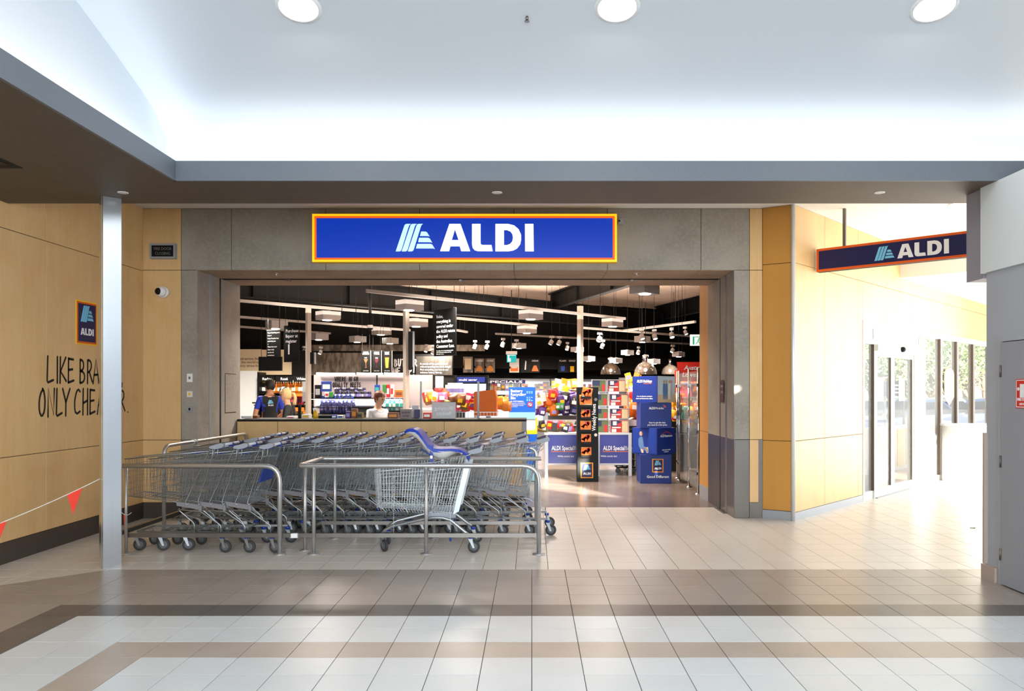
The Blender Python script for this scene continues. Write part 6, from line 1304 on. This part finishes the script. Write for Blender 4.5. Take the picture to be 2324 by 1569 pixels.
# glass panels and chrome posts at right
gp = thing('glass_barrier','clear glass barrier panels on chrome posts at the right of the entrance','barrier',(0,0,0))
pts = [FL(1585,1122),FL(1563.5,1106),FL(1541,1091)]
for p in pts+[FL(1537,1086)]:
    q = MB(); q.cyl((p.x,p.y,.0),(p.x,p.y,2.0),.02,n=14); q.build('post','chrome',gp); q = MB(); q.lathe([(0,.02),(.03,.02),(.05,.01),(.052,0)],(p.x,p.y,0),16); q.build('floor_flange','chrome',gp)
    for z in (.3,.95,1.7): q = MB(); q.cbox((p.x-.028,p.y-.02,z),(p.x-.005,p.y+.02,z+.05),.004); q.build('clamp','chrome',gp)
for a, c in zip(pts, pts[1:]): q = MB(); q.add([(a.x-.004,a.y+.04,.08),(c.x-.004,c.y-.04,.08),(c.x-.004,c.y-.04,1.95),(a.x-.004,a.y+.04,1.95),(a.x+.004,a.y+.04,.08),(c.x+.004,c.y-.04,.08),(c.x+.004,c.y-.04,1.95),(a.x+.004,a.y+.04,1.95)],[(0,1,2,3),(7,6,5,4),(0,4,5,1),(1,5,6,2),(2,6,7,3),(3,7,4,0)]); q.build('glass_pane','glass_pane',gp)
Ys_ = 14.9; t = thing('price_banner','red hanging banner starting with Australia and Lowest at right','sign',(X(1536,Ys_),Ys_,Z(866,Ys_)),.0); h_ = 44*Ys_/F; vs = []
for i in range(9):
    u = i/8; bul = .03*math.sin(PI*u); vs += [(0+.02*(1-u),-bul,h_*u),(.85,-bul,h_*u),(0+.02*(1-u),.01-bul,h_*u),(.85,.01-bul,h_*u)]
q = MB(); q.add(vs,[(4*i,4*i+1,4*i+5,4*i+4) for i in range(8)]+[(4*i+3,4*i+2,4*i+6,4*i+7) for i in range(8)],0,True); q.build('banner_sheet','red',t); q = MB(); words(q,"Australia's",.13,-.035,h_*.60,.115,0,.02,shear=.2); words(q,'Lowest Prices',.09,-.036,h_*.24,.115,0,.02,shear=.2); q.build('lettering','white',t)
for xx in (.1,.75): q = MB(); q.cyl((xx,0,h_),(xx,0,2.6),.004,n=5); q.build('hanger_wire','charcoal',t)
fv = thing('fruit_stand','sloping fruit stand behind the glass barrier','display stand',(X(1567,16.8),16.8,0)); q = MB(); q.box((-.3,0,0),(.45,.8,.75)); q.add([(-.3,0,.75),(.45,0,.75),(.45,.8,1.2),(-.3,.8,1.2),(-.3,.8,.75),(.45,.8,.75)],[(0,1,2,3),(0,3,4),(1,5,2),(5,4,3,2)]); q.build('body','charcoal',fv)
heap(14,1546,1585,968,930,16.5,16.9,['bag'],['p_yellow','p_amber','p_cyan','p_yellow','p_orange'],'on the fruit stand behind the glass','goods on the fruit stand',1.2); heap(8,1546,1584,925,880,17.4,17.8,['box','bag'],['p_red','p_orange','p_pink'],'above the fruit stand behind the glass','red goods above the fruit stand',1.7)
q = MB(); t = thing('tall_gondola','red backed shelf above the fruit stand','shelf',(X(1567,18),18,0)); q.box((-.35,.0,0),(.45,.06,2.1)); q.build('back_panel','page_red',t)
for z in (1.2,1.5,1.8): q = MB(); q.box((-.35,-.6,z-.03),(.45,0,z)); q.build('shelf_board','grey',t)
# ---------------------------------------------------------------- sliding doors, glazing and what lies outside
mat('pave', (226, 222, 214), .8); mat('asphalt', (190, 190, 192), .9); mat('window_glass', (244, 248, 248), .02, 0, .9, alpha=.10)
noisy(mat('leaf', (110, 140, 70), .6), [((2,2,2), 3, (70,104,44), .4, .65, .8), ((9,9,9), 2, (150,168,96), .5, .7, .6)]); noisy(mat('bark', (112, 92, 74), .85), [((8,8,2), 4, (84,68,54), .4, .7, .7)])
mat('car_blue', (96, 128, 178), .3, .2, coat=.5); mat('car_silver', (196, 202, 210), .3, .3, coat=.5); mat('car_white', (232, 234, 236), .3, coat=.5); mat('car_glass', (60, 70, 84), .08)
mat('sticker', (240, 196, 160), .5, alpha=.75); mat('sticker_blue', (176, 190, 214), .5, alpha=.85); mat('shade_strip', (96, 84, 72), .6)  # last one: dark strips painting the shaded sides of stiles and mullions
def dbox(mb, t0, t1, z0, z1, y0=-.03, y1=.05, mi=0): mb.box((t0,y0,z0),(t1,y1,z1),mi,MD)
T = tpx
d2 = struct('door_2', 'pale framed automatic sliding door in the corridor')
tL, tA, tB, tC, tJ = tf0, T(1983.5), T(2023.5), T(2071), T(2088); zd = 2.29
q = MB(); dbox(q, tL, tL+.07, 0, 2.68, -.02, .08); dbox(q, tL+.07, tJ, 2.60, 2.68, -.02, .08); dbox(q, tL+.07, tJ, 2.34, 2.40, -.015, .08); q.build('door_frame', 'trim_white', d2)
q = MB(); dbox(q, tL+.07, tJ, 2.40, 2.60, 0, .02); q.build('transom_panel', 'trim_white', d2)
q = MB(); dbox(q, tA-.02, tC, 2.24, 2.34, -.07, .06); q.build('door_operator', 'trim_white', d2)
for t_ in (T(1981.5), T(2084)): q = MB(); dbox(q, t_-.012, t_+.012, 2.42, 2.58, -.004, .0); q.build('shade_strip', 'shade_strip', d2)
q = MB(); dbox(q, tC+.02, tJ, 0, 2.34, -.025, .09); q.build('jamb_panel', 'door_white', d2)
q = MB(); dbox(q, tL+.07, tA-.03, .12, 2.34, .02, .028); q.build('side_glass', 'window_glass', d2); q = MB(); dbox(q, tL+.07, tA-.03, 0, .12, .0, .05); dbox(q, tA-.045, tA-.005, 0, 2.34, -.02, .06); q.build('side_frame', 'trim_white', d2)
q = MB(); dbox(q, tA-.05, tA-.045, .12, 2.34, -.02, .06); q.build('shade_strip', 'shade_strip', d2)
for a, c, yo in ((tA, tB-.006, 0), (tB+.006, tC, 0)):
    lf = bpy.data.objects.new('door_leaf', None); COL.objects.link(lf); lf.parent = d2
    q = MB(); w_ = .075; dbox(q, a, a+w_, .01, 2.24, -.02, .03); dbox(q, c-w_, c, .01, 2.24, -.02, .03); dbox(q, a+w_, c-w_, .01, .14, -.02, .03); dbox(q, a+w_, c-w_, 2.16, 2.24, -.02, .03); q.build('leaf_frame', 'trim_white', lf)
    q = MB(); dbox(q, a+w_, c-w_, .14, 2.16, .0, .008); q.build('glass_pane', 'window_glass', lf)
    q = MB(); dbox(q, c-w_-.014, c-w_, .14, 2.16, -.018, .028); q.build('shade_strip', 'shade_strip', lf)  # dark strip added for the shaded side of the stile
    q = MB(); s_ = a+w_+.03 if a == tA else lerp(a,c,.3); dbox(q, s_, s_+.30, 1.47, 1.84, -.004, -.001); q.build('notice', 'sticker_blue', lf); q = MB(); frame(q, s_, s_+.30, 1.47, 1.84, .03, -.006, -.004, 0, MD); q.build('notice_border', 'sticker', lf)
q = MB(); dbox(q, tA+.02, tC, 0, .012, -.05, .06); q.build('floor_track', 'grey', d2)
sn = thing('door_sensor', 'small dark motion sensor on the sliding door head', 'sensor', tuple(MD @ V((T(2036),-.09,2.30)))); q = MB(); q.sphere((0,0,0),.045,14,10); q.build('lens', 'black', sn); q = MB(); q.box((0,-.03,-.03),(.2,.04,.03),0,RZ(AD)); q.build('housing', 'trim_white', sn)
w1 = struct('window_1', 'full height glazing beside the sliding door')
mull = [tJ, T(2094.5), T(2133), T(2170), T(2207), T(2245), T(2290)]
q = MB(); dbox(q, tJ, tend, 2.58, 2.68, -.03, .08); q.build('head_rail', 'trim_white', w1); q = MB(); dbox(q, mull[1], tend, 0, .10, -.02, .06); q.build('sill_rail', 'trim_white', w1)
for i, t_ in enumerate(mull):
    if i == 0: continue
    q = MB(); dbox(q, t_-.05, t_+.05, .10, 2.58, -.03, .07); q.build('mullion', 'trim_white', w1)
    if i > 1: q = MB(); dbox(q, t_-.056, t_-.05, .10, 2.58, -.028, .06); dbox(q, t_-.02, t_+.0, .10, 2.58, -.034, -.03); q.build('shade_strip', 'shade_strip', w1)
    nx = mull[i+1] if i+1 < len(mull) else tend
    q = MB(); dbox(q, t_+.05, nx-.06, .10, 2.58, .02, .028); q.build('glass_pane', 'window_glass', w1)
q = MB(); dbox(q, tJ, mull[1]-.05, 0, 2.58, -.03, .07); q.build('jamb_post', 'trim_white', w1)
sk = thing('window_sticker', 'pale orange arrow sticker with white lines on the glazing', 'sticker', (0,0,0)); ta, tb = T(2141), T(2163); za, zb = zpx(2152,836), zpx(2152,921)
q = MB(); n = 8; pl = [(ta, za-.12)]+[(lerp(ta,tb,.5-.5*math.cos(PI*i/n)), za-.12+.12*math.sin(PI*i/n)) for i in range(1,n)]+[(tb, za-.12),(tb, zb+.16),((ta+tb)/2, zb),(ta, zb+.16)]
q.prism(pl, -.019, -.016, 0, MD @ RX @ Matrix.Scale(-1,4,(0,0,1))); q.build('sheet', 'sticker', sk); q = MB()
for py in (853, 864, 873, 891, 897, 902): z = zpx(2152,py); q.box((lerp(ta,tb,.25),.0135,z-.025),(lerp(ta,tb,.78),.0155,z+.025),0,MD)
q.build('print_line', 'white', sk)
# pale service desk at the end of the corridor
Yd = 13.6; de = thing('corridor_desk', 'bright white desk standing at the corridor end beside the grey wall', 'desk', (X(2199,Yd),Yd,0)); q = MB(); q.cbox((0,0,0),(1.6,.9,Z(966,Yd)-.04),.006); q.build('body', 'trim_white', de); q = MB(); q.cbox((-.02,-.02,Z(966,Yd)-.04),(1.62,.92,Z(966,Yd)),.006); q.build('desk_top', 'white', de)
# outside
g_ = MB(); g_.box((-30,12,-.12),(60,80,-.03)); o = g_.build('ground_car_park', 'pave'); tag(o, 'pale sunlit car park beyond the glass doors', None, None, 'structure')
kw = struct('wall_kerb', 'low pale wall with plywood coloured panels outside the glazing'); c0 = MD @ V((6.2,1.2,0))
q = MB(); q.box((0,0,0),(5.5,.25,.9)); o = q.build('wall_low', 'trim_white', kw, c0, AD); 
for i in range(4): q = MB(); q.box((.3+i*.55,-.02,.08),(.7+i*.55,0,.84)); q.build('panel', 'plywood', kw, c0, AD)
def tree(x, y, h, r, lb, seed):
    random.seed(seed); t = thing('tree', lb, 'tree', (x,y,-.03), 0, 'trees beyond the glazing'); q = MB()
    q.tube([V((0,0,0)),V((.1,.05,h*.25)),V((.0,.1,h*.5))], .14, 8); br = []
    for i in range(7):
        a = i*2.4; e = V((math.cos(a)*r*.7, math.sin(a)*r*.7, h*random.uniform(.55,.9))); q.tube([V((.05,.06,h*random.uniform(.25,.45))), e*.55+V((0,0,h*.12)), e], .045, 6); br.append(e)
    q.build('trunk', 'bark', t); q = MB()
    for k in range(2600):
        c = random.choice(br); d = V((random.gauss(0,1),random.gauss(0,1),random.gauss(0,.7)))*r*.33; p = c+d; s_ = random.uniform(.06,.13); u = V((random.gauss(0,1),random.gauss(0,1),random.gauss(0,1))).normalized(); v_ = u.orthogonal().normalized()
        q.add([p-u*s_, p+v_*s_*.5, p+u*s_, p-v_*s_*.5], [(0,1,2,3)])
    o = q.build('foliage', 'leaf', t); o['kind'] = 'stuff'; return t
for i, (px, Y, h, r, lb) in enumerate(((1978,32,4.2,1.6,'green tree seen through the left side glass of the sliding doors'),(2010,30,4.6,1.9,'bushy green tree seen through the left door leaf'),(2048,34,4.8,2.0,'green tree seen through the right door leaf'),(2112,33,4.6,1.9,'thin leaved tree seen through the first big pane'),(2150,30,4.8,2.0,'tree behind the arrow sticker'),(2190,34,5.2,2.2,'large tree with a bare trunk right of the arrow sticker'),(2235,33,5,2.1,'tree seen through the last pane beside the grey wall'))): tree(X(px,Y), Y, h, r, lb, 11+i)
def car(x, y, rz, m, lb):
    t = thing('car', lb, 'car', (x,y,-.03), rz, 'cars parked outside'); pf = [(-2.1,.35),(-2.12,.62),(-1.95,.82),(-1.0,.92),(-.45,1.38),(.75,1.42),(1.45,1.0),(2.0,.92),(2.12,.7),(2.1,.35)]
    q = MB(); nn = len(pf); vs = []
    for yy, k in ((-.86,0),(-.80,1),(.80,1),(.86,0)):
        for xx, zz in pf: vs.append((xx*(1 if k == 0 else .99), yy*(1-.14*max(0,zz-.9)/.5), zz+(.02 if k else 0)))
    q.add(vs, [(a*nn+i,a*nn+(i+1)%nn,(a+1)*nn+(i+1)%nn,(a+1)*nn+i) for a in range(3) for i in range(nn)]+[tuple(range(nn-1,-1,-1)),tuple(3*nn+i for i in range(nn))]); q.build('body', m, t)
    for s in (-1,1): q = MB(); q.add([(-.9,s*.85,.95),(1.3,s*.85,1.0),(.7,s*.775,1.34),(-.42,s*.775,1.32)], [(0,1,2,3) if s < 0 else (3,2,1,0)]); q.build('side_window', 'car_glass', t)
    q = MB(); q.add([(-1.02,-.75,.945),(-1.02,.75,.945),(-.5,.66,1.36),(-.5,-.66,1.36)],[(3,2,1,0)]); q.build('windscreen', 'car_glass', t)
    for xx in (-1.3,1.3):
        for s in (-1,1): q = MB(); q.lathe([(0,-.1),(.2,-.1),(.22,-.09),(.31,-.09),(.33,-.06),(.33,.06),(.31,.09),(0,.09)], (0,0,0), 18, 0, T_(xx,s*.8,.33) @ Matrix.Rotation(PI/2,4,'X')); q.build('wheel', 'rubber', t)
for px, Y, rz, m, lb in ((2003,24,.5,'car_silver','silver car seen through the left door leaf'),(2047,23.5,.5,'car_blue','pale blue car seen through the right door leaf'),(2100,25,.4,'car_white','white car seen through the first big pane'),(2178,25.5,.3,'car_blue','blue car seen right of the arrow sticker')): car(X(px,Y), Y, rz, m, lb)
ob = thing('outdoor_board', 'dark notice board with pale lines outside the sliding doors', 'sign', (X(2030,20),20,0), .5); q = MB(); q.box((-.42,-.03,1.5),(.42,.03,1.86)); q.build('panel', 'brand_navy', ob); q = MB()
for z in (1.57,1.66,1.75): q.box((-.3,-.034,z),(.25,-.03,z+.04))
q.build('print_line', 'white', ob)
for s in (-1,1): q = MB(); q.cyl((s*.36,0,-.03),(s*.36,0,1.5),.03,n=8); q.build('post', 'grey', ob)
# ---------------------------------------------------------------- people
random.seed(3)
noisy(mat('skin', (214, 164, 132), .5), [((30,30,30), 3, (204,150,120), .4, .7, .5)]); noisy(mat('skin_tan', (196, 142, 108), .5), [((30,30,30), 3, (184,128,96), .4, .7, .5)])
mat('hair_black', (24,20,18), .5); noisy(mat('hair_blonde', (206,172,120), .5), [((60,60,6), 3, (176,138,88), .4, .65, .8)]); noisy(mat('hair_auburn', (112,54,26), .5), [((60,60,6), 3, (78,36,18), .4, .65, .8)])
mat('vest_black', (22,22,24), .8); mat('tee_blue', (34,56,170), .7); mat('trousers', (34,34,40), .8); mat('shoe', (20,20,20), .5); mat('jacket_dark', (40,40,42), .8); mat('blouse_white', (222,222,224), .75); mat('lip', (176,96,84), .5); mat('eye_dark', (36,26,20), .3)
def person(name, label, loc, rz, hgt, joints, cloth, skin, hair, head_turn=0.0, head_tilt=0.0, hair_style='short'):
    """joints: overrides of the default skeleton (metres for a 1.75 m figure, facing -y)"""
    k = hgt/1.75
    J = {'pelvis':((0,0,.95),(.15,.11),'leg'),'waist':((0,0,1.08),(.14,.10),'torso'),'chest':((0,.01,1.27),(.165,.115),'torso'),'upper':((0,.015,1.39),(.13,.09),'torso'),'collar':((0,.012,1.465),(.075,.065),'neck'),
         'neck':((0,-.005,1.54),(.052,.056),'neck'),'head':((0,-.02,1.62),(.072,.088),'neck'),'crown':((0,-.012,1.69),(.07,.085),'neck')}
    for s, n in ((-1,'r'),(1,'l')):
        J['sh'+n] = ((s*.175,.015,1.41),(.068,.068),'sleeve'); J['el'+n] = ((s*.235,.04,1.13),(.046,.046),'fore'); J['wr'+n] = ((s*.245,-.03,.90),(.028,.034),'fore'); J['pa'+n] = ((s*.245,-.05,.835),(.02,.038),'hand')
        J['hip'+n] = ((s*.095,0,.88),(.098,.098),'leg'); J['kn'+n] = ((s*.10,-.015,.50),(.062,.062),'leg'); J['an'+n] = ((s*.10,.02,.10),(.042,.046),'leg'); J['to'+n] = ((s*.105,-.13,.04),(.04,.035),'foot')
    for kk, v in joints.items(): J[kk] = (v, J[kk][1], J[kk][2])
    E = [('pelvis','waist'),('waist','chest'),('chest','upper'),('upper','collar'),('collar','neck'),('neck','head'),('head','crown')]
    for n in 'rl': E += [('upper','sh'+n),('sh'+n,'el'+n),('el'+n,'wr'+n),('wr'+n,'pa'+n),('pelvis','hip'+n),('hip'+n,'kn'+n),('kn'+n,'an'+n),('an'+n,'to'+n)]
    # five fingers of unequal length, curled, each rooted in the palm
    for n, s in (('r',-1),('l',1)):
        w_, p_ = V(J['wr'+n][0]), V(J['pa'+n][0]); d = (p_-w_).normalized(); side = V((0,1,0)); side = (side-d*side.dot(d)).normalized(); inn = d.cross(side)*(-s)
        for i, ln in enumerate((.072,.08,.075,.06)):
            b = p_+side*(.026-.017*i)*-1+d*.012; m1 = b+d*ln*.5+inn*.006; m2 = b+d*ln*.92+inn*.024
            for j, q_ in enumerate((b,m1,m2)): J['f%s%d%d' % (n,i,j)] = (tuple(q_),(.0095-.001*j,)*2,'hand')
            E += [('pa'+n,'f%s%d0' % (n,i)),('f%s%d0' % (n,i),'f%s%d1' % (n,i)),('f%s%d1' % (n,i),'f%s%d2' % (n,i))]
        b = w_.lerp(p_,.55)-side*.03+inn*.01; m1 = b-side*.018+d*.03+inn*.012; m2 = m1+d*.03+inn*.004
        for j, q_ in enumerate((b,m1,m2)): J['t%s%d' % (n,j)] = (tuple(q_),(.011-.001*j,)*2,'hand')
        E += [('pa'+n,'t%s0' % n),('t%s0' % n,'t%s1' % n),('t%s1' % n,'t%s2' % n)]
    names = list(J); me = bpy.data.meshes.new('skeleton'); me.from_pydata([V(J[n][0])*k for n in names], [(names.index(a),names.index(b)) for a,b in E], [])
    ob = bpy.data.objects.new('skeleton', me); COL.objects.link(ob); ob.modifiers.new('skin','SKIN'); ob.modifiers['skin'].use_smooth_shade = True
    if not me.skin_vertices: me.attributes.new('skin','FLOAT','POINT') if False else None
    sv = me.skin_vertices[0].data if me.skin_vertices else None
    if sv is None:
        bpy.context.view_layer.objects.active = ob; ob.select_set(True); bpy.ops.mesh.customdata_skin_add(); sv = me.skin_vertices[0].data
    for i, n in enumerate(names): sv[i].radius = (J[n][1][0]*k, J[n][1][1]*k); sv[i].use_root = (n == 'pelvis')
    ob.modifiers.new('sub','SUBSURF').levels = 2; ob.modifiers['sub'].render_levels = 2
    dg = bpy.context.evaluated_depsgraph_get(); ev = ob.evaluated_get(dg); m2 = bpy.data.meshes.new_from_object(ev)
    bpy.data.objects.remove(ob)
    slots = ['skin_m','torso','sleeve','leg','foot']; mats = [skin, cloth[0], cloth[1], 'trousers', 'shoe']
    m2.materials.clear()
    for m_ in mats: m2.materials.append(MATS[m_])
    seg = [(V(J[a][0])*k, V(J[b][0])*k, J[a][2], J[b][2], a, b) for a, b in E]
    for f in m2.polygons:
        c = f.center; best = None
        for (a, b, ra, rb, na, nb) in seg:
            ab = b-a; t_ = max(0,min(1,(c-a).dot(ab)/max(ab.length_squared,1e-9))); dd = (c-a-ab*t_).length
            if best is None or dd < best[0]: best = (dd, t_, ra, rb, na, nb)
        dd, t_, ra, rb, na, nb = best
        if na[:2] in ('el',): mi = 2 if cloth[2] == 'long' else 0
        elif na[:2] == 'sh': mi = 2 if (cloth[2] == 'long' or t_ < .72) else 0
        elif na == 'upper' and nb[:2] == 'sh': mi = 1 if (abs(c.x) < .15*k) else 2
        elif ra == 'hand' or rb == 'hand': mi = 0
        elif na in ('collar','neck','head'): mi = 0
        elif na == 'upper' and nb == 'collar': mi = 1 if t_ < .75 else 0
        elif ra == 'leg' and rb == 'foot': mi = 4
        elif ra == 'leg' and rb != 'torso': mi = 3
        elif na == 'pelvis': mi = 1
        else: mi = 1
        f.material_index = mi; f.use_smooth = True
    t = thing(name, label, 'person', loc, rz); put('body', m2, t)
    hd = V(J['head'][0])*k+V((0,-.004,.028))*k; MH = T_(*hd) @ RZ(head_turn) @ Matrix.Rotation(head_tilt,4,'X') @ Matrix.Scale(k,4)
    # skull and face, merged over the body's own head
    q = MB(); q.sphere((0,0,.012),.1,20,16,0,(.80,.98,1.14),MH)
    q.sphere((0,-.045,-.055),.055,14,10,0,(.95,.85,.95),MH); q.build('face', skin, t)
    q = MB(); q.add([(0,-.095,.03),(-.016,-.094,-.022),(.016,-.094,-.022),(0,-.122,-.018),(0,-.098,-.03)],[(0,1,3),(0,3,2),(1,4,3),(3,4,2)],0,True,MH); q.build('nose', skin, t)
    for s in (-1,1):
        q = MB(); q.sphere((s*.031,-.088,.022),.012,10,8,0,(1.1,.6,.7),MH); q.build('eye','eye_dark',t); q = MB(); q.sphere((s*.08,.0,.0),.024,10,8,0,(.35,.7,1.15),MH); q.build('ear',skin,t)
        q = MB(); q.box((s*.031-.016,-.097,.042),(s*.031+.016,-.088,.048),0,MH); q.build('eyebrow',hair,t)
    q = MB(); q.sphere((0,-.094,-.05),.02,10,8,0,(1.1,.4,.3),MH); q.build('mouth','lip',t)
    # hair: a shell with the face left open
    q = MB(); n_, m_ = 28, 18; vs = []; fs = []
    for a in range(m_+1):
        th = PI*a/m_
        for b in range(n_):
            ph = 2*PI*b/n_; r_ = 1.0+.03*math.sin(7*ph+a)+.025*math.sin(11*ph)
            vs.append((.0895*math.sin(th)*math.cos(ph)*r_, .106*math.sin(th)*math.sin(ph)*r_+.012, .124*math.cos(th)*r_+.018))
    for a in range(m_):
        for b in range(n_):
            cx_, cy_, cz_ = [sum(vs[i][j] for i in (a*n_+b,a*n_+(b+1)%n_,(a+1)*n_+(b+1)%n_,(a+1)*n_+b))/4 for j in range(3)]
            low = -.07 if hair_style == 'short' else -.09
            if (cy_ < -.03 and cz_ < .062) or (cy_ < .02 and cz_ < -.02) or cz_ < low: continue
            fs.append((a*n_+b,(a+1)*n_+b,(a+1)*n_+(b+1)%n_,a*n_+(b+1)%n_))
    q.add(vs, fs, 0, True, MH)
    if hair_style == 'pony': q.tube([MH @ V(p) for p in ((0,.09,.03),(0,.15,.02),(0,.17,-.06),(0,.15,-.15),(0,.14,-.2))], .034*k, 10); 
    if hair_style == 'full': q.sphere((0,.03,.06),.104,20,12,0,(.95,.95,.85),MH)
    q.build('hair', hair, t)
    return t, MH, k
xm, ym = X(612,15.5), 15.5
pt, MH, k = person('person','man with dark hair in a black vest over a blue T-shirt, back to us','',0,1,{},('vest_black','tee_blue','short'),'skin_tan','hair_black') if False else person('person','man with dark hair in a black vest over a blue T-shirt, back to us',(xm,ym,0),PI+.45,1.83,{'ell':(.26,.05,1.14),'wrl':(.27,-.04,.91),'pal':(.27,-.07,.845),'elr':(-.25,.02,1.14),'wrr':(-.18,-.2,1.05),'par':(-.15,-.26,1.06)},('vest_black','tee_blue','short'),'skin_tan','hair_black',.5,.1)
q = MB(); M_ = T_(.0,.142,1.36) @ RZ(PI); emblem(q, M_ @ T_(-.055,0,.02) @ RX, .11/558, 0); q.build('emblem','cyan_logo',pt); q = MB(); logo(q, M_ @ T_(-.05,0,-.02) @ RX, .10/1334, 0); q.build('lettering','white',pt)
pt, MH, k = person('person','blonde woman with tied hair and glasses in a dark jacket, facing left',(X(652,14.7),14.7,0),-1.25,1.64,{'elr':(-.22,-.05,1.16),'wrr':(-.12,-.24,1.12),'par':(-.09,-.30,1.13),'ell':(.22,-.05,1.16),'wrl':(.12,-.24,1.10),'pal':(.09,-.30,1.11)},('jacket_dark','jacket_dark','long'),'skin','hair_blonde',.0,.08,'pony')
q = MB()
for s in (-1,1): q.tube([MH @ V((s*.033+.022*math.cos(a),-.104,.02+.018*math.sin(a))) for a in [i*PI/6 for i in range(12)]], .0025, 4, 0, False, True); q.tube([MH @ V((s*.055,-.1,.024)), MH @ V((s*.084,.0,.02))], .002, 4)
q.build('glasses','ink',pt)
person('person','dark haired person standing behind the blonde woman, mostly hidden',(X(645,16.4),16.4,0),-.3,1.68,{},('jacket_dark','jacket_dark','long'),'skin','hair_black',.3,.0,'full')
pt, MH, k = person('person','cashier woman with short auburn hair in a white blouse looking down to the right',(X(858,12.95),12.95,0),.85,1.60,{'head':(0,-.045,1.615),'crown':(0,-.05,1.68),'elr':(-.22,-.03,1.16),'wrr':(-.14,-.24,1.14),'par':(-.12,-.30,1.14),'ell':(.22,-.03,1.16),'wrl':(.14,-.24,1.14),'pal':(.12,-.30,1.14)},('blouse_white','blouse_white','long'),'skin','hair_auburn',.15,.42,'full')
q = MB(); q.tube([V((.075*math.sin(a),-.075*math.cos(a)-.02,1.335-.05*math.cos(a)*1)) for a in [i*PI/8-PI for i in range(17)]], .004, 5, 0, False, True); q.build('necklace','grey',pt)
